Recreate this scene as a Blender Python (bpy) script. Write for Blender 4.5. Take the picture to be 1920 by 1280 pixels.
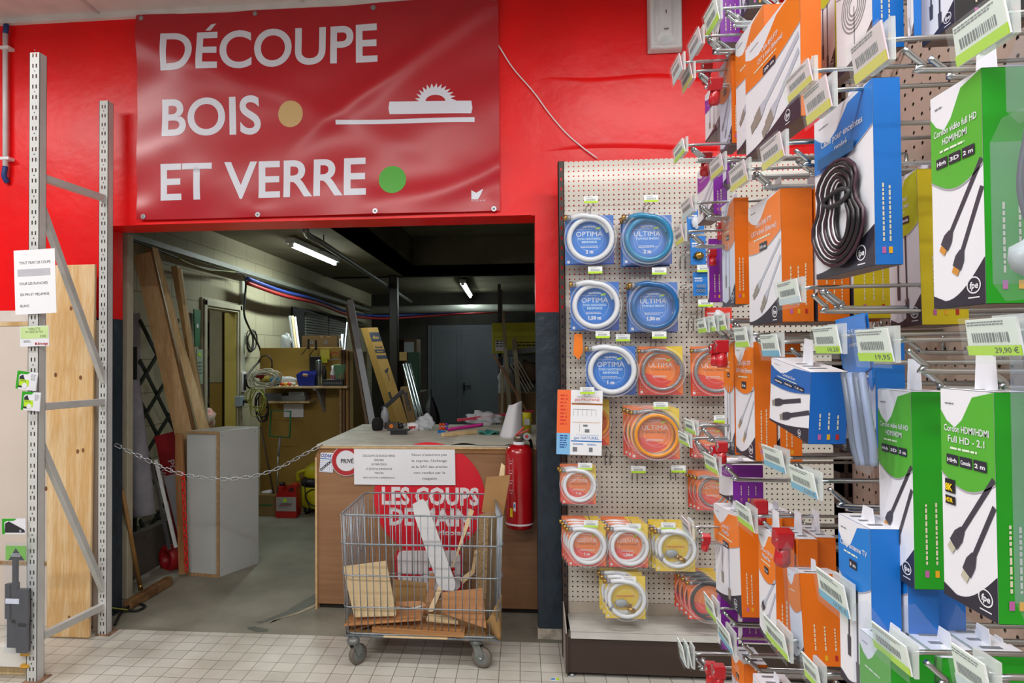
import bpy, bmesh, math, random
from mathutils import Vector, Matrix
for _o in list(bpy.data.objects): bpy.data.objects.remove(_o)
SC = bpy.context.scene; COL = SC.collection
# ---------------- camera ----------------
F_PX, CX, CY = 1280.0, 860.0, 640.0
YAW, PITCH, ROLL, CAMH = 0.0918, 0.01915, 0.00674, 1.52
_f = Vector((-math.sin(YAW)*math.cos(PITCH), math.cos(YAW)*math.cos(PITCH), math.sin(PITCH)))
_r = Vector((math.cos(YAW), math.sin(YAW), 0)); _d = _f.cross(_r)
RT = math.cos(ROLL)*_r + math.sin(ROLL)*_d; DN = -math.sin(ROLL)*_r + math.cos(ROLL)*_d; FW = _f
CAM = Vector((0, 0, CAMH))
cd = bpy.data.cameras.new('camera'); cam = bpy.data.objects.new('camera', cd); COL.objects.link(cam)
cam.matrix_world = Matrix(((RT.x, -DN.x, -FW.x, 0), (RT.y, -DN.y, -FW.y, 0), (RT.z, -DN.z, -FW.z, CAMH), (0, 0, 0, 1)))
cd.sensor_width = 36; cd.lens = F_PX/1920*36; cd.shift_x = (960-CX)/1920; cd.shift_y = 0; cd.clip_start = .02
SC.camera = cam
def P(x, y, X=None, Y=None, Z=None):
    "world point seen at photo pixel (x, y) on the plane X=, Y= or Z="
    v = RT*((x-CX)/F_PX) + DN*((y-CY)/F_PX) + FW
    t = X/v.x if X is not None else Y/v.y if Y is not None else (Z-CAMH)/v.z
    return CAM + v*t
# ---------------- colour management, world, lights ----------------
SC.view_settings.view_transform = 'Standard'; SC.view_settings.look = 'None'
SC.view_settings.gamma = 1; SC.view_settings.use_curve_mapping = False
SC.view_settings.exposure = 0.0
w = bpy.data.worlds.new('world'); SC.world = w; w.use_nodes = True
w.node_tree.nodes['Background'].inputs[0].default_value = (0.93, 0.96, 1.0, 1)
w.node_tree.nodes['Background'].inputs[1].default_value = 0.22
def area(name, loc, sx, sy, power, col=(1, .97, .93), rot=(0, 0, 0)):
    l = bpy.data.lights.new(name, 'AREA'); l.shape = 'RECTANGLE'; l.size = sx; l.size_y = sy; l.energy = power; l.color = col
    o = bpy.data.objects.new(name, l); o.location = loc; o.rotation_euler = rot; COL.objects.link(o); return o
SHOP = (1.0, .985, .965)
area('shop_tube_light', (-1.6, -0.25, 3.40), 2.9, .16, 118, SHOP)
area('shop_tube_light', (1.5, -0.25, 3.40), 2.9, .16, 55, SHOP)
area('shop_tube_light', (-1.6, -2.4, 3.40), 2.9, .16, 85, SHOP)
area('shop_tube_light', (1.5, -2.4, 3.40), 2.9, .16, 36, SHOP)
area('shop_tube_light', (1.0, 2.05, 3.40), 1.5, .12, 42, SHOP)
area('shop_tube_light', (-3.4, 2.05, 3.40), 1.5, .12, 48, SHOP)
# ---------------- helpers ----------------
def lin(h):
    h = h.lstrip('#'); c = [int(h[i:i+2], 16)/255 for i in (0, 2, 4)]
    return tuple(x/12.92 if x <= .04045 else ((x+.055)/1.055)**2.4 for x in c) + (1,)
_M = {}
def mat(name, col='888888', rough=.5, metal=0, noise=None, bump=None, emit=None, alpha=None, coat=0, spec=.5, col2=None):
    if name in _M: return _M[name]
    m = bpy.data.materials.new(name); _M[name] = m; m.use_nodes = True; nt = m.node_tree; N = nt.nodes; L = nt.links
    b = N['Principled BSDF']; c = lin(col)
    b.inputs['Base Color'].default_value = c; b.inputs['Roughness'].default_value = rough; b.inputs['Metallic'].default_value = metal
    b.inputs['Specular IOR Level'].default_value = spec
    if coat: b.inputs['Coat Weight'].default_value = coat; b.inputs['Coat Roughness'].default_value = .12
    tc = N.new('ShaderNodeTexCoord')
    if noise is None: noise = (6, .06)
    if noise:
        sc, am = noise[:2]
        mp = N.new('ShaderNodeMapping'); L.new(tc.outputs['Object'], mp.inputs['Vector'])
        if len(noise) > 2: mp.inputs['Scale'].default_value = noise[2]
        n = N.new('ShaderNodeTexNoise'); n.inputs['Scale'].default_value = sc; n.inputs['Detail'].default_value = 5; L.new(mp.outputs[0], n.inputs['Vector'])
        r = N.new('ShaderNodeValToRGB'); r.color_ramp.elements[0].position = .3; r.color_ramp.elements[1].position = .7
        k = lin(col2) if col2 else tuple(x*(1-am*2) for x in c[:3])+(1,)
        k1 = c if col2 else tuple(min(1, x*(1+am)) for x in c[:3])+(1,)
        r.color_ramp.elements[0].color = k; r.color_ramp.elements[1].color = k1
        L.new(n.outputs['Fac'], r.inputs[0]); L.new(r.outputs[0], b.inputs['Base Color'])
    if bump:
        n2 = N.new('ShaderNodeTexNoise'); n2.inputs['Scale'].default_value = bump[0]; n2.inputs['Detail'].default_value = 4
        L.new(tc.outputs['Object'], n2.inputs['Vector'])
        bp = N.new('ShaderNodeBump'); bp.inputs['Strength'].default_value = bump[1]; bp.inputs['Distance'].default_value = bump[2] if len(bump) > 2 else .01
        L.new(n2.outputs['Fac'], bp.inputs['Height']); L.new(bp.outputs[0], b.inputs['Normal'])
    if emit: b.inputs['Emission Color'].default_value = lin(emit[0]); b.inputs['Emission Strength'].default_value = emit[1]
    if alpha is not None: b.inputs['Alpha'].default_value = alpha
    return m
def wood(name, c1, c2, axis=2, scale=9, rough=.55, ring=.5):
    "long grain along axis; c1 light, c2 dark"
    if name in _M: return _M[name]
    m = bpy.data.materials.new(name); _M[name] = m; m.use_nodes = True; nt = m.node_tree; N = nt.nodes; L = nt.links
    b = N['Principled BSDF']; b.inputs['Roughness'].default_value = rough
    tc = N.new('ShaderNodeTexCoord'); mp = N.new('ShaderNodeMapping'); s = [1, 1, 1]; s[axis] = .07; mp.inputs['Scale'].default_value = s
    L.new(tc.outputs['Object'], mp.inputs['Vector'])
    n = N.new('ShaderNodeTexNoise'); n.inputs['Scale'].default_value = scale; n.inputs['Detail'].default_value = 3; n.inputs['Distortion'].default_value = .4; L.new(mp.outputs[0], n.inputs['Vector'])
    n2 = N.new('ShaderNodeTexNoise'); n2.inputs['Scale'].default_value = scale*14; n2.inputs['Detail'].default_value = 3; L.new(mp.outputs[0], n2.inputs['Vector'])
    a = N.new('ShaderNodeMath'); a.operation = 'MULTIPLY'; a.inputs[1].default_value = 14*ring; L.new(n.outputs['Fac'], a.inputs[0])
    fr = N.new('ShaderNodeMath'); fr.operation = 'PINGPONG'; fr.inputs[1].default_value = 1; L.new(a.outputs[0], fr.inputs[0])
    mx = N.new('ShaderNodeMath'); mx.operation = 'MULTIPLY_ADD'; mx.inputs[1].default_value = .5; L.new(fr.outputs[0], mx.inputs[0]); L.new(n2.outputs['Fac'], mx.inputs[2])
    r = N.new('ShaderNodeValToRGB'); r.color_ramp.elements[0].position = .35; r.color_ramp.elements[1].position = 1.0
    r.color_ramp.elements[0].color = lin(c1); r.color_ramp.elements[1].color = lin(c2)
    L.new(mx.outputs[0], r.inputs[0]); L.new(r.outputs[0], b.inputs['Base Color'])
    bp = N.new('ShaderNodeBump'); bp.inputs['Strength'].default_value = .15; bp.inputs['Distance'].default_value = .002; L.new(n2.outputs['Fac'], bp.inputs['Height']); L.new(bp.outputs[0], b.inputs['Normal'])
    return m
def clear(name='clear_plastic', tint='ffffff', fac=.14, rough=.12):
    if name in _M: return _M[name]
    m = bpy.data.materials.new(name); _M[name] = m; m.use_nodes = True; nt = m.node_tree; N = nt.nodes; L = nt.links
    for n in list(N): N.remove(n)
    o = N.new('ShaderNodeOutputMaterial'); t = N.new('ShaderNodeBsdfTransparent'); t.inputs[0].default_value = lin(tint)
    g = N.new('ShaderNodeBsdfPrincipled'); g.inputs['Base Color'].default_value = (.9, .92, .95, 1); g.inputs['Roughness'].default_value = rough
    x = N.new('ShaderNodeMixShader'); x.inputs[0].default_value = fac
    L.new(t.outputs[0], x.inputs[1]); L.new(g.outputs[0], x.inputs[2]); L.new(x.outputs[0], o.inputs[0]); return m
def pegmat(name, col, pitch, hr, axes, off=(0, 0), rough=.4, metal=0):
    "sheet with round holes punched right through on a square pitch"
    m = mat(name, col, rough, metal, noise=(4, .05)); nt = m.node_tree; N = nt.nodes; L = nt.links
    tc = N.new('ShaderNodeTexCoord'); sp = N.new('ShaderNodeSeparateXYZ'); L.new(tc.outputs['Object'], sp.inputs[0]); q = []
    for a, of in zip(axes, off):
        d = N.new('ShaderNodeMath'); d.operation = 'MULTIPLY_ADD'; d.inputs[1].default_value = 1/pitch; d.inputs[2].default_value = -of/pitch; L.new(sp.outputs[a], d.inputs[0])
        f = N.new('ShaderNodeMath'); f.operation = 'FRACT'; L.new(d.outputs[0], f.inputs[0])
        s = N.new('ShaderNodeMath'); s.operation = 'SUBTRACT'; s.inputs[1].default_value = .5; L.new(f.outputs[0], s.inputs[0])
        p = N.new('ShaderNodeMath'); p.operation = 'POWER'; p.inputs[1].default_value = 2; L.new(s.outputs[0], p.inputs[0]); q.append(p)
    ad = N.new('ShaderNodeMath'); L.new(q[0].outputs[0], ad.inputs[0]); L.new(q[1].outputs[0], ad.inputs[1])
    lt = N.new('ShaderNodeMath'); lt.operation = 'GREATER_THAN'; lt.inputs[1].default_value = (hr/pitch)**2; L.new(ad.outputs[0], lt.inputs[0])
    L.new(lt.outputs[0], N['Principled BSDF'].inputs['Alpha']); return m
def frame(o, u, v):
    u = Vector(u).normalized(); v = Vector(v); v = (v-u*v.dot(u)).normalized(); n = u.cross(v)
    return Matrix(((u.x, v.x, n.x, o[0]), (u.y, v.y, n.y, o[1]), (u.z, v.z, n.z, o[2]), (0, 0, 0, 1)))
def affine(o, u, v):
    u = Vector(u); v = Vector(v); n = u.cross(v).normalized(); u = u.normalized(); v = v.normalized()
    return Matrix(((u.x, v.x, n.x, o[0]), (u.y, v.y, n.y, o[1]), (u.z, v.z, n.z, o[2]), (0, 0, 0, 1)))
FY = lambda o: frame(o, (1, 0, 0), (0, 0, 1))       # faces the shop (-Y)
FX = lambda o: frame(o, (0, -1, 0), (0, 0, 1))      # faces -X
_T = {}
def textgeo(s, bold, res=2):
    k = (s, bold, res)
    if k not in _T:
        c = bpy.data.curves.new('t', 'FONT'); c.body = s; c.size = 1; c.resolution_u = res; c.offset = bold; c.fill_mode = 'FRONT'
        o = bpy.data.objects.new('t', c); COL.objects.link(o); bpy.context.view_layer.update()
        me = bpy.data.meshes.new_from_object(o.evaluated_get(bpy.context.evaluated_depsgraph_get()))
        vs = [v.co.copy() for v in me.vertices]; fs = [tuple(p.vertices) for p in me.polygons]
        bpy.data.objects.remove(o); bpy.data.curves.remove(c); bpy.data.meshes.remove(me)
        if vs:
            x0 = min(v.x for v in vs); x1 = max(v.x for v in vs); y0 = min(v.y for v in vs); y1 = max(v.y for v in vs)
        else: x0 = x1 = y0 = y1 = 0
        _T[k] = (vs, fs, x0, x1, y0, y1)
    return _T[k]
ORG = {}
class MB:
    def __init__(s): s.v = []; s.f = []; s.m = []; s.sm = []; s.mats = []
    def mi(s, m):
        if m not in s.mats: s.mats.append(m)
        return s.mats.index(m)
    def add(s, vs, fs, m, M=None, smooth=False):
        b = len(s.v); i = s.mi(m)
        for v in vs: v = Vector(v); s.v.append(M @ v if M is not None else v)
        for f in fs: s.f.append(tuple(b+k for k in f)); s.m.append(i); s.sm.append(smooth)
        return s
    def box(s, a, b, m, M=None):
        x0, x1 = sorted((a[0], b[0])); y0, y1 = sorted((a[1], b[1])); z0, z1 = sorted((a[2], b[2]))
        vs = [(x, y, z) for z in (z0, z1) for x, y in ((x0, y0), (x1, y0), (x1, y1), (x0, y1))]
        return s.add(vs, [(3, 2, 1, 0), (4, 5, 6, 7), (0, 1, 5, 4), (1, 2, 6, 5), (2, 3, 7, 6), (3, 0, 4, 7)], m, M)
    def beam(s, p0, p1, w, h, m, side=(1, 0, 0)):
        p0 = Vector(p0); p1 = Vector(p1); d = p1-p0; F = frame(p0, side, d); Z = d.normalized(); S = Vector(side); S = (S-Z*S.dot(Z)).normalized(); N = S.cross(Z)
        M = Matrix(((S.x, N.x, Z.x, p0.x), (S.y, N.y, Z.y, p0.y), (S.z, N.z, Z.z, p0.z), (0, 0, 0, 1)))
        return s.box((-w/2, -h/2, 0), (w/2, h/2, d.length), m, M)
    def tube(s, pts, r, m, n=8, closed=False, cap=True):
        pts = [Vector(p) for p in pts]; N = len(pts); rr = r if isinstance(r, (list, tuple)) else [r]*N; vs = []; up = None
        for i, p in enumerate(pts):
            a = pts[i-1] if (i or closed) else p; b = pts[(i+1) % N] if (i < N-1 or closed) else p
            t = (b-a).normalized() if (b-a).length > 1e-9 else Vector((0, 0, 1))
            if up is None: up = t.orthogonal().normalized()
            up = (up-t*up.dot(t)); up = up.normalized() if up.length > 1e-6 else t.orthogonal().normalized()
            w = t.cross(up)
            for k in range(n):
                an = 2*math.pi*k/n; vs.append(p+(up*math.cos(an)+w*math.sin(an))*rr[i])
        fs = []
        for i in range(N if closed else N-1):
            j = (i+1) % N
            for k in range(n): l = (k+1) % n; fs.append((i*n+k, i*n+l, j*n+l, j*n+k))
        if cap and not closed: fs.append(tuple(range(n))[::-1]); fs.append(tuple((N-1)*n+k for k in range(n)))
        return s.add(vs, fs, m, None, True)
    def lathe(s, prof, m, M=None, n=20, smooth=True):
        vs = []; fs = []
        for r, z in prof:
            for k in range(n): a = 2*math.pi*k/n; vs.append((r*math.cos(a), r*math.sin(a), z))
        for i in range(len(prof)-1):
            for k in range(n): l = (k+1) % n; fs.append((i*n+k, i*n+l, (i+1)*n+l, (i+1)*n+k))
        return s.add(vs, fs, m, M, smooth)
    def poly(s, Fm, pts, off, m): return s.add([(x, y, off) for x, y in pts], [tuple(range(len(pts)))], m, Fm)
    def rect(s, Fm, x0, y0, x1, y1, off, m): return s.poly(Fm, [(x0, y0), (x1, y0), (x1, y1), (x0, y1)], off, m)
    def disc(s, Fm, x, y, r, off, m, n=28, ry=None, a0=0, a1=2*math.pi):
        ry = ry or r; e = 0 if abs(a1-a0-2*math.pi) < 1e-6 else 1
        return s.poly(Fm, [(x+r*math.cos(a0+(a1-a0)*k/(n-e)), y+ry*math.sin(a0+(a1-a0)*k/(n-e))) for k in range(n)], off, m)
    def ring(s, Fm, x, y, r0, r1, off, m, n=32, ry=1, a0=0, a1=2*math.pi):
        vs = []
        for k in range(n+1):
            a = a0+(a1-a0)*k/n
            vs += [(x+r0*math.cos(a), y+r0*ry*math.sin(a), off), (x+r1*math.cos(a), y+r1*ry*math.sin(a), off)]
        return s.add(vs, [(2*k, 2*k+1, 2*k+3, 2*k+2) for k in range(n)], m, Fm)
    def prism(s, Fm, pts, d, m, m2=None):
        n = len(pts); vs = [(x, y, 0) for x, y in pts]+[(x, y, -d) for x, y in pts]
        s.add(vs, [tuple(range(n))], m, Fm); s.add(vs, [tuple(range(n, 2*n))[::-1]]+[(i, n+i, n+(i+1) % n, (i+1) % n) for i in range(n)], m2 or m, Fm); return s
    def text(s, Fm, t, x, y, h, off, m, al='c', w=None, bold=0.0, shear=0, res=2):
        "x,y = anchor (baseline); h = cap height; w = forced total width"
        vs, fs, x0, x1, y0, y1 = textgeo(t, bold, res); k = h/.72; kx = k if w is None else w/max(x1-x0, 1e-6)
        ox = {'c': (x0+x1)/2, 'l': x0, 'r': x1}[al]
        return s.add([(x+(v.x-ox)*kx+shear*v.y*k, y+v.y*k, off) for v in vs], fs, m, Fm)
    def scrib(s, Fm, x0, y0, x1, n, off, m, gap=.5):
        "unreadably small print: rows of short dashes, n rows of height (x1-x0)*.. "
        R = random.Random(int((x0+y0)*9999)+n)
        lh = gap
        for i in range(n):
            y = y0-i*lh; x = x0; e = x1-(x1-x0)*R.random()*.3
            while x < e:
                L = lh*R.uniform(.8, 2.4); s.rect(Fm, x, y, min(x+L, e), y+lh*.45, off, m); x += L+lh*.35
        return s
    def grid(s, nu, nv, fn, m, M=None, smooth=True):
        return s.add([fn(i/nu, j/nv) for j in range(nv+1) for i in range(nu+1)], [(j*(nu+1)+i, j*(nu+1)+i+1, (j+1)*(nu+1)+i+1, (j+1)*(nu+1)+i) for j in range(nv) for i in range(nu)], m, M, smooth)
    def blob(s, c, r, m, nz=.0, seed=1, n=12, squash=(1, 1, 1)):
        R = random.Random(seed); ph = [R.random()*6 for _ in range(6)]
        def fn(u, v):
            a = u*2*math.pi; b = (v-.5)*math.pi; d = Vector((math.cos(b)*math.cos(a), math.cos(b)*math.sin(a), math.sin(b)))
            k = 1+nz*(math.sin(d.x*5+ph[0])*math.sin(d.y*6+ph[1])+.6*math.sin(d.z*9+ph[2]+d.x*4))
            return (c[0]+d.x*r*k*squash[0], c[1]+d.y*r*k*squash[1], c[2]+d.z*r*k*squash[2])
        return s.grid(n*2, n, fn, m)
    def build(s, name, parent=None, org=None, bevel=0, solid=0):
        if parent is not None: org = ORG[parent.name]
        elif org is None:
            xs = [v.x for v in s.v]; ys = [v.y for v in s.v]; org = Vector(((min(xs)+max(xs))/2, (min(ys)+max(ys))/2, min(v.z for v in s.v)))
        org = Vector(org); me = bpy.data.meshes.new(name); me.from_pydata([tuple(v-org) for v in s.v], [], s.f)
        for m in s.mats: me.materials.append(m)
        me.polygons.foreach_set('material_index', s.m); me.polygons.foreach_set('use_smooth', s.sm); me.update()
        o = bpy.data.objects.new(name, me); COL.objects.link(o); ORG[o.name] = org
        if parent is not None: o.parent = parent
        else: o.location = org
        if bevel:
            b = o.modifiers.new('bevel', 'BEVEL'); b.width = bevel; b.segments = 2; b.limit_method = 'ANGLE'; b.angle_limit = .7
        if solid:
            b = o.modifiers.new('solid', 'SOLIDIFY'); b.thickness = solid; b.offset = 0
        return o
def tag(o, label=None, cat=None, group=None, kind=None):
    if label: o['label'] = label
    if cat: o['category'] = cat
    if group: o['group'] = group
    if kind: o['kind'] = kind
    return o
def thing(name, label, cat, loc, group=None):
    o = bpy.data.objects.new(name, None); COL.objects.link(o); o.location = loc; o.empty_display_size = .05; ORG[o.name] = Vector(loc)
    return tag(o, label, cat, group)
def struct(o, label=None): o['kind'] = 'structure'; return o
def copy_tree(o, parent=None):
    c = o.copy(); COL.objects.link(c); ORG[c.name] = ORG.get(o.name, Vector())
    if parent is not None: c.parent = parent
    for ch in o.children: copy_tree(ch, c)
    return c
def catenary(p0, p1, sag, n=20):
    p0 = Vector(p0); p1 = Vector(p1)
    return [p0.lerp(p1, i/n)-Vector((0, 0, sag*4*(i/n)*(1-i/n))) for i in range(n+1)]
def smooth(pts, k=6):
    "Catmull-Rom through the points"
    p = [Vector(q) for q in pts]; p = [p[0]*2-p[1]]+p+[p[-1]*2-p[-2]]; out = []
    for i in range(1, len(p)-2):
        a, b, c, d = p[i-1:i+3]
        for j in range(k):
            t = j/k; out.append(.5*((2*b)+(c-a)*t+(2*a-5*b+4*c-d)*t*t+(3*b-a-3*c+d)*t**3))
    out.append(p[-2]); return out
R0 = random.Random(4)
# ---------------- common materials ----------------
RED = mat('red_gloss_paint', 'f4060c', .34, bump=(5, .28, .02), noise=(2, .08), spec=.4)
NAVY = mat('navy_paint', '263340', .4, bump=(14, .5, .012), noise=(9, .16), spec=.45)
WHITE = mat('white_plastic', 'e9eaec', .35); OFFW = mat('off_white_print', 'dcdde4', .5, noise=(5, .01))
PAPER = mat('white_paper', 'e8e9ee', .7, noise=(5, .015)); BLACK = mat('black_plastic', '16161a', .4)
DARK = mat('charcoal', '2b2b30', .5); STEEL = mat('galvanised_steel', 'a9aeb2', .32, .9, noise=(30, .08))
WIRE = mat('dull_zinc_wire', '9299a0', .42, .55, noise=(20, .1))
CHROME = mat('zinc_wire', 'b6bcc0', .28, 1.0, noise=(20, .05)); GREY = mat('mid_grey', '8a8c90', .5)
TXT = mat('black_print', '1c1c22', .6, noise=False); LIME = mat('lime_print', 'b4dc2e', .5, noise=False); GREYT = mat('grey_print', '70747c', .6, noise=False)
BROWN = mat('brown_steel', '3a2a24', .45, noise=(8, .12)); BRASS = mat('brass', 'b08a45', .3, .9)
MDF = mat('chipboard_edge', 'a5855c', .8, noise=(60, .18)); CARD = mat('brown_cardboard', '9a7748', .8, noise=(3, .08))
PINE = wood('pine', 'ead3ac', 'd2a86e', 2, 8, ring=.4); PINEL = wood('pale_spruce', 'dcc49a', 'bf9c66', 2, 6, ring=.3)
PLY = wood('brown_plywood', 'a8713f', '8a5228', 0, 5, .45, .35)
CLEAR = clear(fac=.055, rough=.06); CLEARB = clear('bluish_film', 'eef3fa', .07, .08)
ORANGE = mat('orange_print', 'e8791a', .4, noise=False); BLUE = mat('blue_print', '1272c4', .4, noise=False); GREEN = mat('green_print', '2f9e1e', .4, noise=False)
GREENL = mat('light_green_print', '74bb3c', .4, noise=False); YELLOW = mat('yellow_print', 'e8c81a', .4, noise=False); PURPLE = mat('purple_print', '7a2a94', .4, noise=False)
CARTW = mat('white_carton', 'dfe0e8', .4, noise=False); INK = mat('dark_ink', '2c2a38', .4, noise=False); REDP = mat('red_plastic', 'b01420', .3, coat=.3)
# ================= the room =================
YW = 3.70; WT = .22; XJL, XJR, ZL = -2.40, .078, 2.27; ZC = 3.49; XL = -2.8; YB = 12.6; ZW = 2.66; XR = 2.2
def tiles():
    m = mat('floor_tiles', 'c9c5b6', .38, bump=(40, .12, .004)); nt = m.node_tree; N = nt.nodes; L = nt.links
    tc = N.new('ShaderNodeTexCoord'); mp = N.new('ShaderNodeMapping'); mp.inputs['Location'].default_value = (.02, .025, 0); L.new(tc.outputs['Object'], mp.inputs[0])
    b = N.new('ShaderNodeTexBrick'); b.offset = 0; b.squash = 1; b.inputs['Scale'].default_value = 1; b.inputs['Brick Width'].default_value = .1; b.inputs['Row Height'].default_value = .0955
    b.inputs['Mortar Size'].default_value = .0016; b.inputs['Mortar Smooth'].default_value = .2; b.inputs['Color1'].default_value = lin('cfccc3'); b.inputs['Color2'].default_value = lin('c2c0b7'); b.inputs['Mortar'].default_value = lin('5f584e')
    L.new(mp.outputs[0], b.inputs[0]); n = N.new('ShaderNodeTexNoise'); n.inputs['Scale'].default_value = 3; n.inputs['Detail'].default_value = 8; L.new(tc.outputs['Object'], n.inputs[0])
    r = N.new('ShaderNodeValToRGB'); r.color_ramp.elements[0].color = (.74, .71, .66, 1); r.color_ramp.elements[0].position = .35; r.color_ramp.elements[1].color = (1, 1, 1, 1); r.color_ramp.elements[1].position = .6; L.new(n.outputs[0], r.inputs[0])
    x = N.new('ShaderNodeMixRGB'); x.blend_type = 'MULTIPLY'; x.inputs[0].default_value = .8; L.new(b.outputs[0], x.inputs[1]); L.new(r.outputs[0], x.inputs[2]); L.new(x.outputs[0], N['Principled BSDF'].inputs['Base Color']); return m
b = MB(); b.box((-8, -4, -.1), (6, 3.65, 0), tiles()); struct(b.build('floor', org=(0, 0, 0)))
CONC = mat('old_concrete', '8f8d7e', .75, noise=(2.2, .3), col2='6b695c', bump=(30, .3, .01))
b = MB(); b.box((XL-.1, 3.65, -.1), (XR+.1, YB, 0), CONC); struct(b.build('floor_workshop', org=(0, 3.65, 0)))
# wet stain and thin crack left on the concrete
b = MB(); q = [P(x, y, Z=.0015) for x, y in [(478, 1166), (500, 1160), (535, 1146), (560, 1130), (585, 1117), (612, 1092), (628, 1080), (624, 1098), (596, 1124), (565, 1146), (520, 1158), (488, 1168)]]
b.add(q, [tuple(range(len(q)))], mat('damp_stain', '54554a', .5, noise=(20, .15)))
q = [P(x, y, Z=.0015) for x, y in [(463, 1175), (478, 1174), (503, 1179), (502, 1183), (480, 1184), (466, 1179)]]
b.add(q, [tuple(range(len(q)))], mat('damp_stain'))
q = [P(x, y, Z=.0018) for x, y in [(640, 1080), (618, 1106), (596, 1130), (560, 1146), (516, 1160), (505, 1168), (502, 1172), (508, 1164), (560, 1150), (598, 1134), (622, 1108), (643, 1083)]]
b.add(q, [tuple(range(len(q)))], mat('pale_crack', 'a59c84', .8)); tag(b.build('floor_stain'), 'dark damp patch with pale crack on the grey concrete floor', 'stain')
# shop wall (red above, navy dado below z=1.745 on the jambs)
def wallbox(mb, x0, x1, z0, z1, y0=YW, y1=YW+WT):
    if z0 < 1.745 < z1: wallbox(mb, x0, x1, z0, 1.745); z0 = 1.745
    mb.box((x0, y0, z0), (x1, y1, z1), RED if z0 >= 1.74 else NAVY)
b = MB(); wallbox(b, -6, XJL, 0, ZC); b.box((XJL, YW, ZL), (XJR, YW+WT, ZC), RED); wallbox(b, XJR, 4, 0, ZC)
# soft trowelled ledges in the thick paint
def led(u, v):
    x = .05+1.75*u; z = 2.60+.02*math.sin(x*4)+(.40+.012*math.sin(x*9+1))*v; e = min(1, v*16, (1-v)*16, u*5, (1-u)*5); e = e*e*(3-2*e); return (x, YW-.007*e+.0005, z)
b.grid(60, 48, led, RED)
# painted strip along the lintel edge
b.box((-2.17, YW-.012, ZL-.0), (XJR-.02, YW, ZL+.012), RED)
struct(b.build('wall_front', org=(0, YW, 0)))
b = MB(); b.box((XJR-.005, YW-.004, .0), (XJR+.17, YW+.02, .055), mat('bare_plaster', 'b5ab9c', .9, noise=(30, .2))); struct(b.build('baseboard_front'))
CEIL = mat('white_ceiling', 'd8cfcc', .8); b = MB(); b.box((-6, -4, ZC), (4, YW, ZC+.1), CEIL)
TB = mat('ceiling_bar', 'c9bfbd', .5)
for x in (-3.6, -2.4, -1.2, 0, 1.2, 2.4): b.box((x-.012, -4, ZC-.006), (x+.012, YW, ZC), TB)
for y in (3.0, 2.4, 1.8, 1.2, .6, 0, -.6, -1.2): b.box((-6, y-.012, ZC-.005), (4, y+.012, ZC), TB)
b.box((-6, YW-.03, ZC-.03), (4, YW, ZC), mat('wall_angle', 'e0dcda', .5))
struct(b.build('ceiling', org=(0, 0, ZC)))
# ceiling luminaires of the shop, above and behind the camera
fx = MB(); fx.box((-1.5, -.12, 3.415), (1.5, .12, 3.485), WHITE)
for i, (x, y, s) in enumerate(((-1.6, -.25, 1), (1.5, -.25, 1), (-1.6, -2.4, 1), (1.5, -2.4, 1), (1.0, 2.05, .52), (-3.4, 2.05, .52))):
    b = MB(); b.box((x-1.5*s, y-.1, 3.41), (x+1.5*s, y+.1, 3.489), WHITE); o = b.build('ceiling_light')
    tag(o, 'white fluorescent ceiling fitting above the shop aisle, '+('first row on the left', 'first row on the right', 'second row on the left', 'second row on the right', 'near the red wall on the right', 'near the red wall on the left')[i], 'ceiling light', 'shop ceiling lights')
# workshop shell
BLK = mat('painted_block', 'a39d82', .8, noise=(5, .16), bump=(25, .4, .006)); nt = BLK.node_tree
br = nt.nodes.new('ShaderNodeTexBrick'); br.inputs['Scale'].default_value = 1; br.inputs['Brick Width'].default_value = .5; br.inputs['Row Height'].default_value = .25; br.inputs['Mortar Size'].default_value = .004
br.inputs['Color1'].default_value = lin('b0a98e'); br.inputs['Color2'].default_value = lin('a59e84'); br.inputs['Mortar'].default_value = lin('7d765f')
tc = nt.nodes.new('ShaderNodeTexCoord'); sp = nt.nodes.new('ShaderNodeSeparateXYZ'); cb = nt.nodes.new('ShaderNodeCombineXYZ')
nt.links.new(tc.outputs['Object'], sp.inputs[0]); nt.links.new(sp.outputs[1], cb.inputs[0]); nt.links.new(sp.outputs[2], cb.inputs[1]); nt.links.new(cb.outputs[0], br.inputs[0]); nt.links.new(br.outputs[0], nt.nodes['Principled BSDF'].inputs['Base Color'])
DY0, DY1, DZ = 5.84, 6.5, 1.95      # opening in the left wall
b = MB(); b.box((XL-.08, YW+WT, 0), (XL, DY0, ZW), BLK); b.box((XL-.08, DY1, 0), (XL, YB, ZW), BLK); b.box((XL-.08, DY0, DZ), (XL, DY1, ZW), BLK)
struct(b.build('wall_left', org=(XL, 0, 0)))
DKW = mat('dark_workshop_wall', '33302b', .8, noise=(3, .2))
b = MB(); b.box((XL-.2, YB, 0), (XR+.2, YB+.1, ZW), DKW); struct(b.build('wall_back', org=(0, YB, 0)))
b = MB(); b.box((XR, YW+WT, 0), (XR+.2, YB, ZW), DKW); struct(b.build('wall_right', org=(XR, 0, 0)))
SLAB = mat('stained_slab', '8c8771', .8, noise=(1.1, .3), col2='5e563e', bump=(12, .3, .01))
BXE = P(775, 517, Z=ZW).x-.0; BYE = P(775, 517, Z=ZW).y; ZR_ = 3.2
b = MB(); b.box((XL-.2, YW+WT, ZW), (BXE, YB+.1, ZW+.15), SLAB); b.box((BXE, BYE, ZW), (XR+.2, YB+.1, ZW+.15), SLAB)
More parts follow.
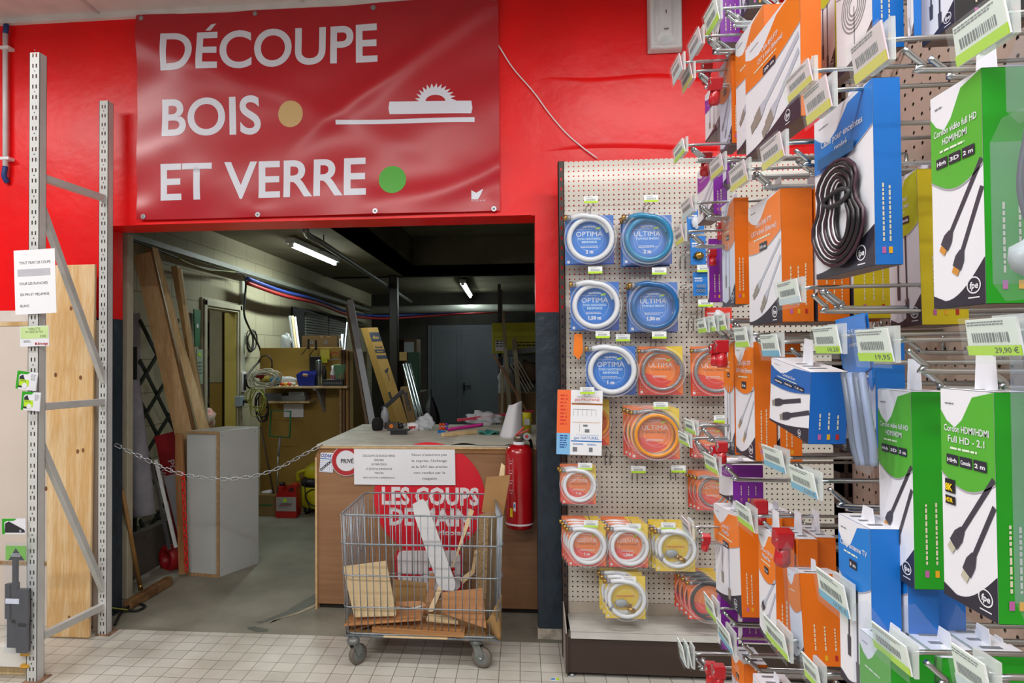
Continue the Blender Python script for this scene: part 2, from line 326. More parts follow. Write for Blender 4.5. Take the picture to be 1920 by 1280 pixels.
b.box((BXE-.15, YW+WT, ZR_), (XR+.2, BYE+.2, ZR_+.1), SLAB); b.box((BXE-.15, YW+WT, ZW), (BXE, BYE, ZR_), SLAB); b.box((BXE, BYE, ZW), (XR+.2, BYE+.15, ZR_), SLAB); b.box((XR, YW+WT, ZW), (XR+.2, BYE, ZR_), SLAB)
b.box((BXE, 6.9, ZR_-.25), (XR, 7.1, ZR_), SLAB)
struct(b.build('ceiling_workshop', org=(0, 0, ZW)))
TUBE = mat('lit_tube', 'ffffff', .5, noise=False, emit=('f0fbf4', 26))
def tubelamp(n, a, c, pw, lab):
    a = Vector(a); c = Vector(c); d = (c-a); L = d.length; m = (a+c)/2; lp = thing('fluorescent_lamp', lab, 'ceiling lamp', (m.x, m.y, m.z-.02), 'workshop tube lamps')
    b = MB(); b.beam(a-d*.04, c+d*.04, .09, .05, mat('lamp_housing', 'c9ccca', .5), (1, 0, 0)) ; b.build('housing', lp)
    b = MB(); b.tube([a-Vector((0, 0, .045)), c-Vector((0, 0, .045))], .016, TUBE, 10); b.build('tube', lp)
    b = MB(); 
    for q in (a-d*.02, c+d*.02): b.box((q.x-.02, q.y-.02, q.z-.06), (q.x+.02, q.y+.02, q.z), WHITE); b.build('socket', lp); b = MB()
    o = area('workshop_tube_light', (m.x, m.y, m.z-.075), .08, L, pw, (.86, 1, .93)); o.rotation_euler = (0, 0, math.atan2(d.y, d.x)-math.pi/2)
tubelamp(1, P(548, 452, Z=2.61), P(627, 487, Z=2.61), 24, 'lit fluorescent tube lamp under the workshop ceiling at left')
a_ = P(868, 528, Z=2.6); c_ = P(884, 553, Z=2.6); c_.y = min(c_.y, 12.2); tubelamp(2, a_, (a_.x-.05, c_.y, 2.6), 9, 'smaller distant fluorescent tube lamp at the back right of the workshop')
# back double door
DX0, DX1, DX2, DX3 = P(810, 700, Y=YB).x, P(857, 700, Y=YB).x, P(866, 700, Y=YB).x, P(955, 700, Y=YB).x; DT = P(810, 616, Y=YB).z
DG = mat('grey_door_paint', '5a5f68', .5, noise=(3, .05)); b = MB()
for x0, x1 in ((DX0, DX1), (DX2, DX3)):
    b.box((x0, YB-.05, .0), (x1, YB-.001, DT), DG); b.box((x0+.05, YB-.056, .08), (x1-.05, YB-.05, DT-.08), DG)
b.box((DX0-.07, YB-.03, 0), (DX0, YB-.001, DT+.06), DG); b.box((DX1, YB-.03, 0), (DX2, YB-.001, DT), DG); b.box((DX3, YB-.03, 0), (DX3+.07, YB-.001, DT+.06), DG); b.box((DX0, YB-.03, DT), (DX3, YB-.001, DT+.06), DG)
dr = struct(b.build('door_1', bevel=.004)); b = MB(); b.box((DX2+.03, YB-.1, .93), (DX2+.17, YB-.085, .95), BLACK); b.box((DX2+.03, YB-.1, .87), (DX2+.06, YB-.05, 1.0), BLACK); b.build('door_handle', dr)
# side doorway: casing, room behind, ochre door leaf
CAS = mat('cream_casing', 'b3ad96', .6); b = MB()
for y0, y1 in ((DY0-.1, DY0), (DY1, DY1+.1)):
    b.box((XL-.002, y0, 0), (XL+.02, y1, DZ+.09), CAS); b.box((XL+.02, y0+.02, 0), (XL+.035, y1-.03, DZ+.08), CAS)
b.box((XL-.002, DY0, DZ), (XL+.02, DY1, DZ+.09), CAS); b.box((XL+.02, DY0-.08, DZ+.02), (XL+.035, DY1+.08, DZ+.07), CAS)
struct(b.build('trim_2', bevel=.004))
OCH = mat('ochre_laminate', '9a7c34', .55, noise=(2.5, .1)); YDR = mat('yellow_door_paint', 'b7a752', .5)
b = MB(); b.box((XL-.115, DY1-.012, .01), (XL-.001, DY1+.03, DZ-.005), YDR); b.box((XL-.115, DY1+.03, .01), (XL-.085, DY1+.62, DZ-.005), YDR); dd = struct(b.build('door_2', bevel=.003))
b = MB(); b.box((XL-2.6, 4.6, -.1), (XL-.08, 9.5, 0), CONC); struct(b.build('floor_store', org=(XL-1, 6, 0)))
b = MB(); b.box((XL-2.6, 4.6, ZW), (XL-.08, 9.5, ZW+.1), CAS); struct(b.build('ceiling_store', org=(XL-1, 6, ZW)))
b = MB(); b.box((XL-2.6, 9.4, 0), (XL-.08, 9.5, ZW), mat('store_wall', 'a99a68', .7)); struct(b.build('wall_store_back', org=(XL-1, 9.4, 0)))
b = MB(); b.box((XL-2.7, 4.6, 0), (XL-2.6, 9.5, ZW), mat('store_wall')); b.box((XL-2.6, 4.5, 0), (XL-.08, 4.6, ZW), mat('store_wall')); struct(b.build('wall_store_left', org=(XL-2.6, 6, 0)))
area('store_fill_light', (XL-.9, 5.7, ZW-.06), .9, .15, 13, (.9, .97, 1))  # unseen fill lamp, added to brighten the side room and door reveal
# roller shutter window high on the left wall
SH = mat('shutter_slats', '9b9d98', .5); nt = SH.node_tree; wv = nt.nodes.new('ShaderNodeTexWave'); wv.bands_direction = 'Z'; wv.inputs['Scale'].default_value = 9; tc = nt.nodes.new('ShaderNodeTexCoord'); nt.links.new(tc.outputs['Object'], wv.inputs[0])
bp = nt.nodes.new('ShaderNodeBump'); bp.inputs['Distance'].default_value = .02; nt.links.new(wv.outputs['Fac'], bp.inputs['Height']); nt.links.new(bp.outputs[0], nt.nodes['Principled BSDF'].inputs['Normal'])
b = MB(); b.box((XL, 8.1, 1.42), (XL+.03, 10.6, 2.12), DARK); wi = struct(b.build('window_1'))
b = MB(); b.box((XL+.03, 8.55, 1.45), (XL+.045, 9.55, 2.08), SH); b.box((XL+.03, 9.63, 1.45), (XL+.045, 10.5, 2.08), SH); b.build('shutter', wi)
# ================= banner =================
BR = mat('banner_red_pvc', 'b8081f', .30, noise=(3, .04), bump=(90, .05, .002), spec=.7)
BX0, BX1, BZ0, BZ1 = -2.166, -.11, 2.295, 3.462
def bd(x, z):
    u = (x-BX0)/(BX1-BX0); v = (z-BZ0)/(BZ1-BZ0); d = 0
    d += .010*math.exp(-((v-(1-.75*u)*1.0+.12)/.07)**2)*(1-u)                      # long fold from the top left corner
    d += .012*math.exp(-(((v-.35-.65*(u-.45)/.55)/.06)**2))*max(0, min(1, (u-.4)*4)) # fold up to the top right corner
    d += .008*math.exp(-(((v-.08-.5*(u-.75)**2*4)/.05)**2))*max(0, (u-.5)*2)
    for g in (.01, .33, .66, .99): d += .006*math.exp(-(((u-g)/.05)**2+((v-.04)/.06)**2))+.006*math.exp(-(((u-g)/.05)**2+((v-.97)/.06)**2))
    d += .006*math.sin(u*7+v*5)*math.sin(v*6-u*2)+.0035*math.sin(u*17-v*9)*math.sin(v*11)
    return YW-.024-1.5*d
b = MB(); b.grid(110, 64, lambda u, v: (BX0+(BX1-BX0)*u, bd(BX0+(BX1-BX0)*u, BZ0+(BZ1-BZ0)*v), BZ0+(BZ1-BZ0)*v), BR)
def drape(mb, geo, m, off=.0012):
    "flat letters refined and laid on the banner's folds"
    bm = bmesh.new(); vs = [bm.verts.new(v) for v in geo[0]]
    for f in geo[1]:
        try: bm.faces.new([vs[i] for i in f])
        except ValueError: pass
    for _ in range(7):
        e = [e for e in bm.edges if e.calc_length() > .03]
        if not e: break
        bmesh.ops.subdivide_edges(bm, edges=e, cuts=1); bmesh.ops.triangulate(bm, faces=bm.faces[:])
    bm.verts.index_update(); mb.add([(v.co.x, bd(v.co.x, v.co.z)-off, v.co.z) for v in bm.verts], [tuple(v.index for v in f.verts) for f in bm.faces], m, None, True); bm.free()
def tmpgeo(fn): t = MB(); fn(t); return t.v, t.f
BW = mat('banner_white', 'dfe2ee', .35, noise=False, spec=.6); I0 = frame((0, 0, 0), (1, 0, 0), (0, 0, 1))
def pb(x, y): q = P(x, y, Y=YW-.02); return q.x, q.z
for t, x0, x1, yb, yt in (('DECOUPE', 304, 708, 125, 55), ('BOIS', 305, 488, 250, 180), ('ET VERRE', 303, 687, 369, 300)):
    a = pb(x0, yb); c = pb(x1, yb); hz = pb(x0, yt)[1]-a[1]; base = (a[1]+pb((x0+x1)/2, yb)[1])/2-.01
    drape(b, tmpgeo(lambda m: m.text(I0, t, a[0], base, hz*.99, 0, BW, 'l', c[0]-a[0], .018, 0, 8)), BW)
a = pb(388, 62); drape(b, ([Vector((pb(x, y)[0], 0, pb(x, y)[1])) for x, y in ((386, 58), (395, 58), (406, 44), (396, 46))], [(0, 1, 2, 3)]), BW)
def dsk(x, y, r, m): c = pb(x, y); rr = r/1280*3.72; drape(b, tmpgeo(lambda q: q.disc(I0, c[0], c[1], rr, 0, m, 40)), m)
dsk(545, 214, 25, mat('banner_beige', 'c9a66c', .35, noise=False)); dsk(736, 337, 26, mat('banner_green', '4aa82e', .35, noise=False))
def pp(pts, m=BW): drape(b, ([Vector((pb(x, y)[0], 0, pb(x, y)[1])) for x, y in pts], [tuple(range(len(pts)))]), m)
pp([(631, 227), (890, 221), (890, 230), (631, 235)]); pp([(731, 192), (884, 190), (886, 204), (884, 214), (731, 215), (729, 204)])
sw = []
for k in range(13):                                                          # saw blade: toothed half ring
    for j, rr in ((0, 26), (.75, 35)):
        an = math.pi*(k+j)/13; sw.append((817-rr*1.12*math.cos(an), 192-rr*math.sin(an)))
inn = [(817+18*1.05*math.cos(math.pi*k/10), 192-13*math.sin(math.pi*k/10)) for k in range(11)]
sw = [(817-35, 193)]+sw+[(817+35, 193)]+inn; pp(sw)
pp([(884, 357), (893, 362), (906, 354), (902, 364), (896, 374), (884, 374)]); 
q = pb(884, 378); drape(b, tmpgeo(lambda m: m.text(I0, '06 16 63 61 03', q[0], q[1], .008, 0, BW, 'l', .075)), BW)
bn = b.build('banner'); tag(bn, 'large red PVC banner lettered DÉCOUPE BOIS ET VERRE above the workshop opening', 'banner')
for x, y in ((267, 36), (478, 25), (700, 15), (927, 0), (269, 406), (483, 402), (704, 396), (926, 391)):
    q = P(x, y, Y=YW-.03); g = MB(); M = frame((q.x, bd(q.x, q.z)-.002, q.z), (1, 0, 0), (0, 0, 1)); g.ring(M, 0, 0, .006, .014, .001, STEEL); g.lathe([(.0, .004), (.004, .003), (.006, 0)], STEEL, M, 10); g.build('grommet', bn)
# wall unit, cable, conduit
b = MB(); q0 = P(1216, -40, Y=YW-.06); q1 = P(1283, 90, Y=YW-.06); x0, x1, z0, z1 = q0.x, q1.x, q1.z, q0.z; WPL = mat('speaker_white', 'dfe2e4', .4)
def sec(u, v):
    g = lambda a, c, k: math.exp(-((a-c)/k)**2); t = min(u, 1-u)*1.0; e = min(1, t/.06)**.5*min(1, v/.04)**.5 if t > 0 and v > 0 else 0
    d = .008+.045*e; d -= .016*(g(u, .24, .07)+g(u, .76, .07))*e*min(1, max(0, (v-.1)*6)); d -= .03*g(u, .5, .17)*g(v, .13, .05)*e; d += .008*g(v, .03, .03)*e
    return (x0+(x1-x0)*u, YW-d, z0+(z1-z0)*v)
b.grid(48, 60, sec, WPL); xm = (x0+x1)/2
M = FY((xm, YW-.054, 0)); b.rect(M, -.012, z0+.105, .012, z0+.112, .004, GREYT); b.rect(M, -.002, z0+.19, .002, z0+.21, .004, TXT)
tag(b.build('wall_loudspeaker'), 'white plastic moulded unit fixed high on the red wall', 'wall unit')
b = MB(); b.tube(smooth([P(x, y, Y=YW-.012) for x, y in ((934, 84), (962, 128), (1000, 172), (1030, 213), (1060, 248), (1088, 273), (1120, 297))]), .0035, WHITE, 6); tag(b.build('white_cable'), 'thin white cable running diagonally down the red wall to the pegboard', 'cable')
b = MB(); b.tube([P(10, 62, Y=YW-.03), P(10, 312, Y=YW-.03)], .014, WPL, 12); cn = tag(b.build('conduit_pipe'), 'white plastic conduit pipe clipped upright on the red wall at far left', 'pipe')
BT = mat('blue_tape', '1d3f7c', .5)
b = MB(); b.tube([P(12, 46, Y=YW-.03), P(10, 63, Y=YW-.03)], .015, BT, 12); b.tube(smooth([P(10, 312, Y=YW-.03), P(8, 330, Y=YW-.03), P(14, 342, Y=YW-.01)]), .015, BT, 12); tag(b.build('blue_tape_end', cn), 'blue taped end')
for y in (91, 298): b = MB(); q = P(10, y, Y=YW-.03); b.box((q.x-.02, YW-.05, q.z-.008), (q.x+.035, YW-.001, q.z+.008), WHITE); b.build('clip', cn)
# ================= left rack =================
RKP = mat('grey_rack_paint', 'c9cbc8', .4, noise=(6, .06)); RX = -2.30
def post(mb, y, z1, w=.052, d=.05, t=.0022):
    x0, x1 = RX-w/2, RX+w/2; f = y-d/2
    for a, c in ((x0, x0+.014), (RX-.005, RX+.005), (x1-.014, x1)): mb.box((a, f, 0), (c, f+t, z1), RKP)
    n = int(z1/.05)
    for k in range(n+1):
        z = k*.05
        mb.box((x0+.014, f, z+.019), (RX-.005, f+t, min(z1, z+.05)), RKP); mb.box((RX+.005, f, z+.019), (x1-.014, f+t, min(z1, z+.05)), RKP)
        if k % 2: mb.disc(FY((RX, f-.0003, z+.035)), 0, 0, .0035, 0, BLACK, 8)
    mb.box((x0, f, 0), (x0+t, f+d, z1), RKP); mb.box((x1-t, f, 0), (x1, f+d, z1), RKP)
    mb.box((x0, f+d-t, 0), (x0+.014, f+d, z1), RKP); mb.box((x1-.014, f+d-t, 0), (x1, f+d, z1), RKP)
rk = thing('storage_rack', 'tall grey perforated steel rack frame with diagonal braces standing left of the opening', 'rack', (RX, 3.3, 0))
ZF = P(70, 100, Y=3.04).z; ZR = P(205, 188, Y=3.57).z
for y, z in ((3.055, ZF), (3.595, ZR)): b = MB(); post(b, y, z); b.build('upright', rk)
def ry(px, py): return P(px, py, X=RX)
for (ya, za), (yb_, zb) in (((3.08, P(86, 330, Y=3.06).z), (3.58, P(203, 372, Y=3.58).z)), ((3.08, P(86, 385, Y=3.06).z), (3.58, P(203, 715, Y=3.58).z)),
        ((3.08, P(84, 763, Y=3.06).z), (3.58, P(203, 753, Y=3.58).z)), ((3.08, P(84, 832, Y=3.06).z), (3.58, P(203, 1105, Y=3.58).z)), ((3.08, P(84, 1198, Y=3.06).z), (3.58, P(203, 1136, Y=3.58).z))):
    b = MB(); b.beam((RX, ya, za), (RX, yb_, zb), .036, .028, RKP, side=(0, .3, 1) if abs(za-zb) < .1 else (0, 1, .2)); b.build('brace', rk, bevel=.003)
for y in (3.055, 3.60): b = MB(); b.box((RX-.035, y-.045, 0), (RX+.05, y+.05, .004), mat('rusty_plate', '94725a', .7, noise=(30, .3))); b.build('foot_plate', rk)
# shelf bay to the left: back panels, plinth
CRM = mat('cream_panel', 'd9cdc2', .5, noise=(3, .02))
b = MB(); b.box((-3.9, 3.672, .36), (-2.42, 3.69, 1.70), CRM); o = b.build('melamine_panel'); tag(o, 'large cream melamine panel against the red wall behind the rack', 'panel')
b = MB(); b.box((-3.9, 3.672, 1.725), (-2.415, 3.69, 1.79), mat('pale_strip', 'd8cfc8', .5)); b.box((-3.9, 3.668, 1.70), (-2.415, 3.69, 1.725), PINEL); tag(b.build('wall_rail', bevel=.003), 'cream and wood rail along the top of the cream melamine panel', 'rail')
b = MB(); b.box((-3.9, 3.655, .0), (-2.43, 3.69, .345), CRM); b.box((-3.9, 3.65, .345), (-2.43, 3.69, .36), MDF); tag(b.build('lower_panel'), 'low cream panel with raw chipboard top edge behind the rack foot', 'panel')
b = MB(); b.box((-3.9, 3.04, .06), (-2.335, 3.08, .16), mat('plinth_white', 'd6d3cc', .45, noise=(5, .06))); b.box((-3.9, 3.09, 0), (-2.36, 3.13, .05), PINEL); pl = b.build('shelf_beam', bevel=.004); tag(pl, 'low white steel shelf beam beside the front rack upright', 'shelf beam')
for z in (.13, .075): b = MB(); b.box((-2.35, 3.02, z-.006), (-2.31, 3.04, z+.006), mat('yellow_clip', 'd9a02a', .5)); tag(b.build('clip', pl), 'yellow safety clip')
# pine board
q0 = P(82, 1198, Z=0); YP = P(140, 1197, Z=0).y; xa = P(84, 1197, Z=0).x; xb = P(168, 1197, Z=0).x; T = P(178, 495, Y=YP+.10); Tl = P(86, 497, Y=YP+.1)
b = MB(); d = Vector((0, .022, 0)); v = [Vector((xa, YP, .003)), Vector((xb, YP, .003)), T, Tl]; v = v+[p+d for p in v]
b.add(v, [(0, 1, 2, 3), (7, 6, 5, 4), (1, 0, 4, 5), (2, 1, 5, 6), (3, 2, 6, 7), (0, 3, 7, 4)], PINE)
for x, y in ((125, 577), (100, 703), (147, 708), (146, 846), (156, 844), (89, 915), (140, 1152)):
    q = P(x, y, Y=YP+.05); q = Vector((q.x, YP+.10*(q.z/T.z)-.0009, q.z)); b.disc(FY(q), 0, 0, .009, 0, mat('wood_knot', '8a5a34', .6, noise=(60, .3)), 12, .013)
tag(b.build('pine_board', bevel=.006), 'wide knotty pine board standing on end behind the grey rack', 'board')
b = MB(); x = P(182, 800, Y=3.63).x; b.box((x-.02, 3.63, 0), (x+.015, 3.65, P(182, 600, Y=3.63).z), CRM); tag(b.build('cream_lath'), 'narrow cream upright strip between the pine board and rear rack post', 'board')
def sheet(name, px, Y, label, cat, fn, m=PAPER, th=.0012, parent=None, grp=None):
    "flat sheet: px = four photo corners TL TR BR BL on plane Y"
    c = [P(x, y, Y=Y) for x, y in px]; b = MB(); F = frame(c[3], c[2]-c[3], c[0]-c[3]); w = (c[2]-c[3]).length; h = (c[0]-c[3]).length
    b.prism(F, [(0, 0), (w, 0), (w, h), (0, h)], th, m)
    if fn: fn(b, F, w, h)
    o = b.build(name, parent); return tag(o, label, cat, grp)
def lines(b, F, w, h, rows, m=TXT, bold=0):
    for t, yf, hf, wf in rows:
        if isinstance(wf, tuple): b.text(F, t, w*wf[0], h*yf, h*hf, .0006, m, 'l', w*wf[1], bold)
        else: b.text(F, t, w/2, h*yf, h*hf, .0006, m, 'c', w*wf, bold)
def f(b, F, w, h):
    lines(b, F, w, h, [('TOUT TRAIT DE COUPE', .78, .042, (.13, .76)), ('POUR LES PLANCHES', .455, .042, (.13, .68)), ('EN PIN ET MELAMINE', .285, .042, (.14, .70)), ('BLANC', .11, .042, (.13, .22))]); b.rect(F, w*.08, h*.59, w*.88, h*.70, .0005, mat('grey_patch', 'b9b9c0', .7))
sheet('paper_notice', [(25, 470), (103, 467), (106, 586), (29, 590)], 3.02, 'white notice about cuts on planks taped to the front rack upright', 'notice', f)
def f(b, F, w, h):
    b.rect(F, .003, h*.38, w-.003, h*.97, .0005, mat('pale_lime', 'c3dc9a', .5)); lines(b, F, w, h, [('TABLETTE', .8, .11, .42), ('INTERIEUR PA3', .66, .11, .6), ('9,90€', .42, .13, (.7, .2))]); b.scrib(F, w*.12, h*.28, w*.4, 3, .0006, TXT, .0035); b.text(F, 'M.Bricolage', w*.74, h*.06, h*.14, .0006, REDP, 'c', w*.44, .02)
sheet('price_label', [(39, 612), (91, 610), (92, 648), (38, 650)], 3.015, 'lime and white shelf price label clipped to the front rack upright', 'price tag', f, CARTW, .002)
def hangcard(px, Y, lab, kit=False):
    def f(b, F, w, h):
        b.poly(F, [(0, h), (0, 0), (w*.12, h*.0), (w*.1, h*.75), (w*.2, h*.85), (w*.5, h*.86), (w*.62, h*.97), (w*.6, h)], .0006, GREEN)
        b.poly(F, [(w*.12, h*.1), (w*.98, h*.1) if kit else (w*.5, h*.1), (w*.95, h*.28) if kit else (w*.5, h*.3), (w*.3, h*.82), (w*.14, h*.7)], .0008, DARK)
        if kit: lines(b, F, w, h, [('kit de pose', .40, .09, (.15, .42)), ('revêtement', .27, .09, (.15, .48)), ('de sol', .14, .09, (.15, .22))], OFFW, .02); b.ring(F, w*.78, h*.2, .003, .005, .001, OFFW)
        else: b.rect(F, w*.15, h*.2, w*.62, h*.55, .001, LIME); b.disc(F, w*.42, h*.22, w*.13, .0012, OFFW, 16); b.scrib(F, w*.2, h*.5, w*.55, 2, .0012, TXT, .004); b.rect(F, w*.68, h*.1, w*.98, h*.92, .0008, OFFW); b.scrib(F, w*.7, h*.85, w*.95, 6, .001, GREYT, .005)
    return sheet('hang_card', px, Y, lab, 'packaging', f, CARTW, .003)
hangcard([(31, 694), (68, 697), (67, 733), (29, 728)], 3.0, 'small green hang card clipped on the rack just under the price label')
hangcard([(40, 733), (76, 736), (74, 771), (39, 768)], 3.005, 'green hang card hanging lower right on the rack upright')
hangcard([(5, 972), (48, 973), (48, 1001), (4, 1001)], 3.0, 'green and black hang card of a flooring fitting kit', True)
pk = thing('spacer_pack', 'clear bag of black plastic spacers hanging at the foot of the rack', 'packaging', P(30, 1222, Y=2.99))
b = MB(); c = P(12, 1022, Y=3.0); e = P(50, 1050, Y=3.0); F = FY((c.x, 2.995, e.z)); w = e.x-c.x; h = c.z-e.z; b.prism(F, [(0, 0), (w, 0), (w, h), (0, h)], .003, GREENL); b.poly(F, [(w*.15, 0), (w*.95, 0), (w*.5, h*.85)], .001, DARK); b.scrib(F, w*.3, h*.45, w*.8, 3, .0015, OFFW, .006); b.build('header_card', pk)
b = MB()
for k, (x0, y0, x1, y1) in enumerate(((10, 1094, 19, 1160), (20, 1092, 32, 1170), (33, 1104, 53, 1176), (12, 1160, 30, 1215), (31, 1165, 52, 1224), (22, 1050, 30, 1095))):
    p, q = P(x0, y0, Y=2.99), P(x1, y1, Y=2.99); b.box((p.x, 2.985+.006*(k % 2), q.z), (q.x, 3.01, p.z), mat('black_spacer', '33333a', .35))
b.build('spacers', pk, bevel=.003)
b = MB(); p, q = P(10, 1122, Y=2.98), P(35, 1132, Y=2.98); b.box((p.x, 2.98, q.z), (q.x, 2.984, p.z), PAPER); b.build('label_strip', pk)
b = MB(); p, q = P(8, 1016, Y=2.975), P(55, 1226, Y=2.975); b.grid(10, 24, lambda u, v: (p.x+(q.x-p.x)*u, 2.975+.004*math.sin(u*14+v*9)*math.sin(v*23), p.z+(q.z-p.z)*v), CLEARB); b.build('plastic_bag', pk)
# ================= counter =================
CY0 = 4.04; CT = .985; CX0, CX1 = -1.245, .42
PLYF = wood('counter_plywood', 'a27a58', '8c6444', 0, 3, .45, .12); EDG = mat('pale_ply_edge', 'c9a878', .6, noise=(30, .1))
ct = thing('workshop_counter', 'brown plywood counter with a pale worktop standing across the opening', 'counter', ((CX0+CX1)/2, 4.6, 0))
def fp(x, y): q = P(x, y, Y=CY0); return q
r = .05; pts = [(CX0, .03), (CX1, .03), (CX1, CT-.03), (CX0+r, CT-.03)]+[(CX0+r-r*math.sin(a), CT-.03-r+r*math.cos(a)) for a in [k*math.pi/12 for k in range(1, 7)]]
b = MB(); b.prism(FY((0, CY0, 0)), pts, .018, PLYF, EDG); b.build('front_panel', ct)
b = MB(); b.box((CX0, CY0-.012, .0), (CX0+.012, CY0+.02, CT-.08), EDG); b.box((CX0, CY0+.02, .0), (CX0+.018, 5.22, CT-.06), PLYF); b.build('side_panel', ct)
b = MB(); b.box((CX0+.02, CY0-.008, CT-.05), (CX1, CY0+.002, CT-.012), wood('counter_rail', 'a9794a', '80552f', 0, 6)); b.build('top_rail', ct, bevel=.002)
TOPM = mat('worn_white_top', 'bdb9aa', .55, noise=(7, .13)); b = MB(); b.box((CX0+.01, CY0-.015, CT-.012), (CX1, 5.22, CT), TOPM); b.box((CX0+.01, CY0-.017, CT-.024), (CX1, 5.22, CT-.012), EDG); b.build('worktop', ct, bevel=.003)
b = MB(); b.grid(24, 8, lambda u, v: (-.42+.75*u, CY0-.02+.5*v, CT+.002+.012*max(0, math.sin(u*15))*math.exp(-((v)/.15)**2)), mat('paper_mat', 'c6c3b4', .6)); b.build('paper_mat', ct)
b = MB(); b.box((CX0+.02, CY0+.02, .0), (CX1, CY0+.04, .05), mat('dark_gap', '2a241e', .9)); b.build('toe_board', ct)
# stickers and notices on the counter front
STK = mat('sticker_red', 'd5142b', .35, noise=False); c = fp(805, 934); R_ = .333
b = MB(); F = FY((c.x, CY0-.004, c.z)); b.prism(F, [(R_*math.cos(a), R_*math.sin(a)) for a in [k*math.pi/36 for k in range(72)]], .003, STK)
def cp(x, y): q = P(x, y, Y=CY0-.004); return (q.x-c.x, q.z-c.z)
WP = mat('sticker_white', 'e3dde0', .4, noise=False)
for t, x0, x1, y0, y1 in (('LES COUPS', 716, 898, 944, 912), ('DE MAIN', 730, 882, 983, 951)):
    a, e, g = cp(x0, y0), cp(x1, y0), cp(x0, y1); b.text(F, t, a[0], a[1], g[1]-a[1], .001, WP, 'l', e[0]-a[0], .035)
a, e = cp(812, 1002), cp(882, 1002); b.text(F, 'Bricolage', a[0], a[1], .03, .001, WP, 'l', e[0]-a[0], .03)
for k in range(5): b.rect(F, -.012+k*.0075, -.30+.0, -.009+k*.0075, -.2, .001, WP)
tag(b.build('round_sticker'), 'large round red sticker lettered LES COUPS DE MAIN on the counter front', 'sticker')
b = MB(); p = [P(x, y, Y=CY0-.008) for x, y in ((742, 1110), (870, 1110), (870, 1030), (742, 1030))]; F = frame(p[0], p[1]-p[0], p[3]-p[0]); w = (p[1]-p[0]).length; h = (p[3]-p[0]).length; rr = .035
rp = [(rr, 0), (w-rr, 0), (w, rr), (w, h-rr), (w-rr*.3, h-rr*.3), (w-rr, h), (rr, h), (rr*.3, h-rr*.3), (0, h-rr), (0, rr)]; b.prism(F, rp, .003, STK); b.poly(F, [(w/2+(x-w/2)*.92, h/2+(y-h/2)*.95) for x, y in rp], .001, WP)
b.rect(F, w*.08, h*.38, w*.4, h*.44, .0015, STK); b.rect(F, w*.48, h*.5, w*.9, h*.58, .0015, STK); b.poly(F, [(w*.7, h*.75), (w*.76, h*.75), (w*.9, h*.35), (w*.82, h*.33)], .0015, STK); b.rect(F, w*.6, h*.3, w*.9, h*.35, .0015, STK); b.text(F, 'DE', w*.08, h*.1, h*.13, .0015, STK, 'l', None, .03)
tag(b.build('square_sticker'), 'white rounded sticker with red bars below the round red sticker', 'sticker')
def f(b, F, w, h): lines(b, F, w, h, [('DECOUPE DE BOIS & VERRE', .78, .06, .64), ('FERMEE', .66, .06, .19), ('LE MERCREDI', .54, .06, .31), ('LE JEUDI & DIMANCHE', .415, .06, .52), ('MATIN', .30, .06, .17), ('MERCI DE VOTRE COMPREHENSION', .175, .045, .63)])
sheet('paper_notice', [(665, 841), (757, 841), (758, 909), (664, 908)], CY0-.012, 'white notice of closing days taped on the counter, left of two', 'notice', f)
def f(b, F, w, h): lines(b, F, w, h, [("Nous n'assurons pas", .80, .07, .68), ("la reprise, l'échange", .635, .07, .68), ('et le SAV des articles', .47, .07, .70), ('non vendus par le', .31, .07, .61), ('magasin', .15, .07, .28)])
sheet('paper_notice', [(758, 841), (853, 841), (854, 909), (758, 909)], CY0-.013, 'white notice about returns taped on the counter, right of two', 'notice', f)
b = MB(); c2 = fp(650, 863); F = FY((c2.x, CY0-.010, c2.z)); q = [(math.cos(k*math.pi/24), math.sin(k*math.pi/24)) for k in range(48)]
b.prism(F, [(x*.091, y*.091) for x, y in q], .004, OFFW); b.ring(F, 0, 0, .062, .088, .001, REDP, 48); b.text(F, 'PRIVÉ', .006, -.014, .026, .001, TXT, 'c', .078, .02); b.disc(F, .0, .077, .003, .0015, OFFW, 8)
tag(b.build('private_sign'), 'round white sign with a red ring reading PRIVÉ on the counter', 'sign')
def f(b, F, w, h):
    b.text(F, 'OZAKI', w*.02, h*.76, h*.17, .0006, mat('deep_blue_print', '2340a0', .5, noise=False), 'l', w*.88, .03, .15); b.rect(F, w*.02, h*.66, w*.9, h*.70, .0006, BLUE)
    for k in range(6): b.rect(F, w*(.04+.17*k), h*.03, w*(.05+.17*k), h*.6, .0005, BLUE); b.rect(F, w*.02, h*(.03+.11*k), w*.98, h*(.04+.11*k), .0005, BLUE)
    for k in range(7): b.ring(F, w*(.12+.13*k), h*(.12+.085*k), .004, .008, .0012, BLACK, 10, 1)
sheet('blue_sticker', [(599, 847), (623, 847), (624, 886), (599, 884)], CY0-.006, 'small white and blue gridded sticker with a saw chain at the counter corner', 'sticker', f)
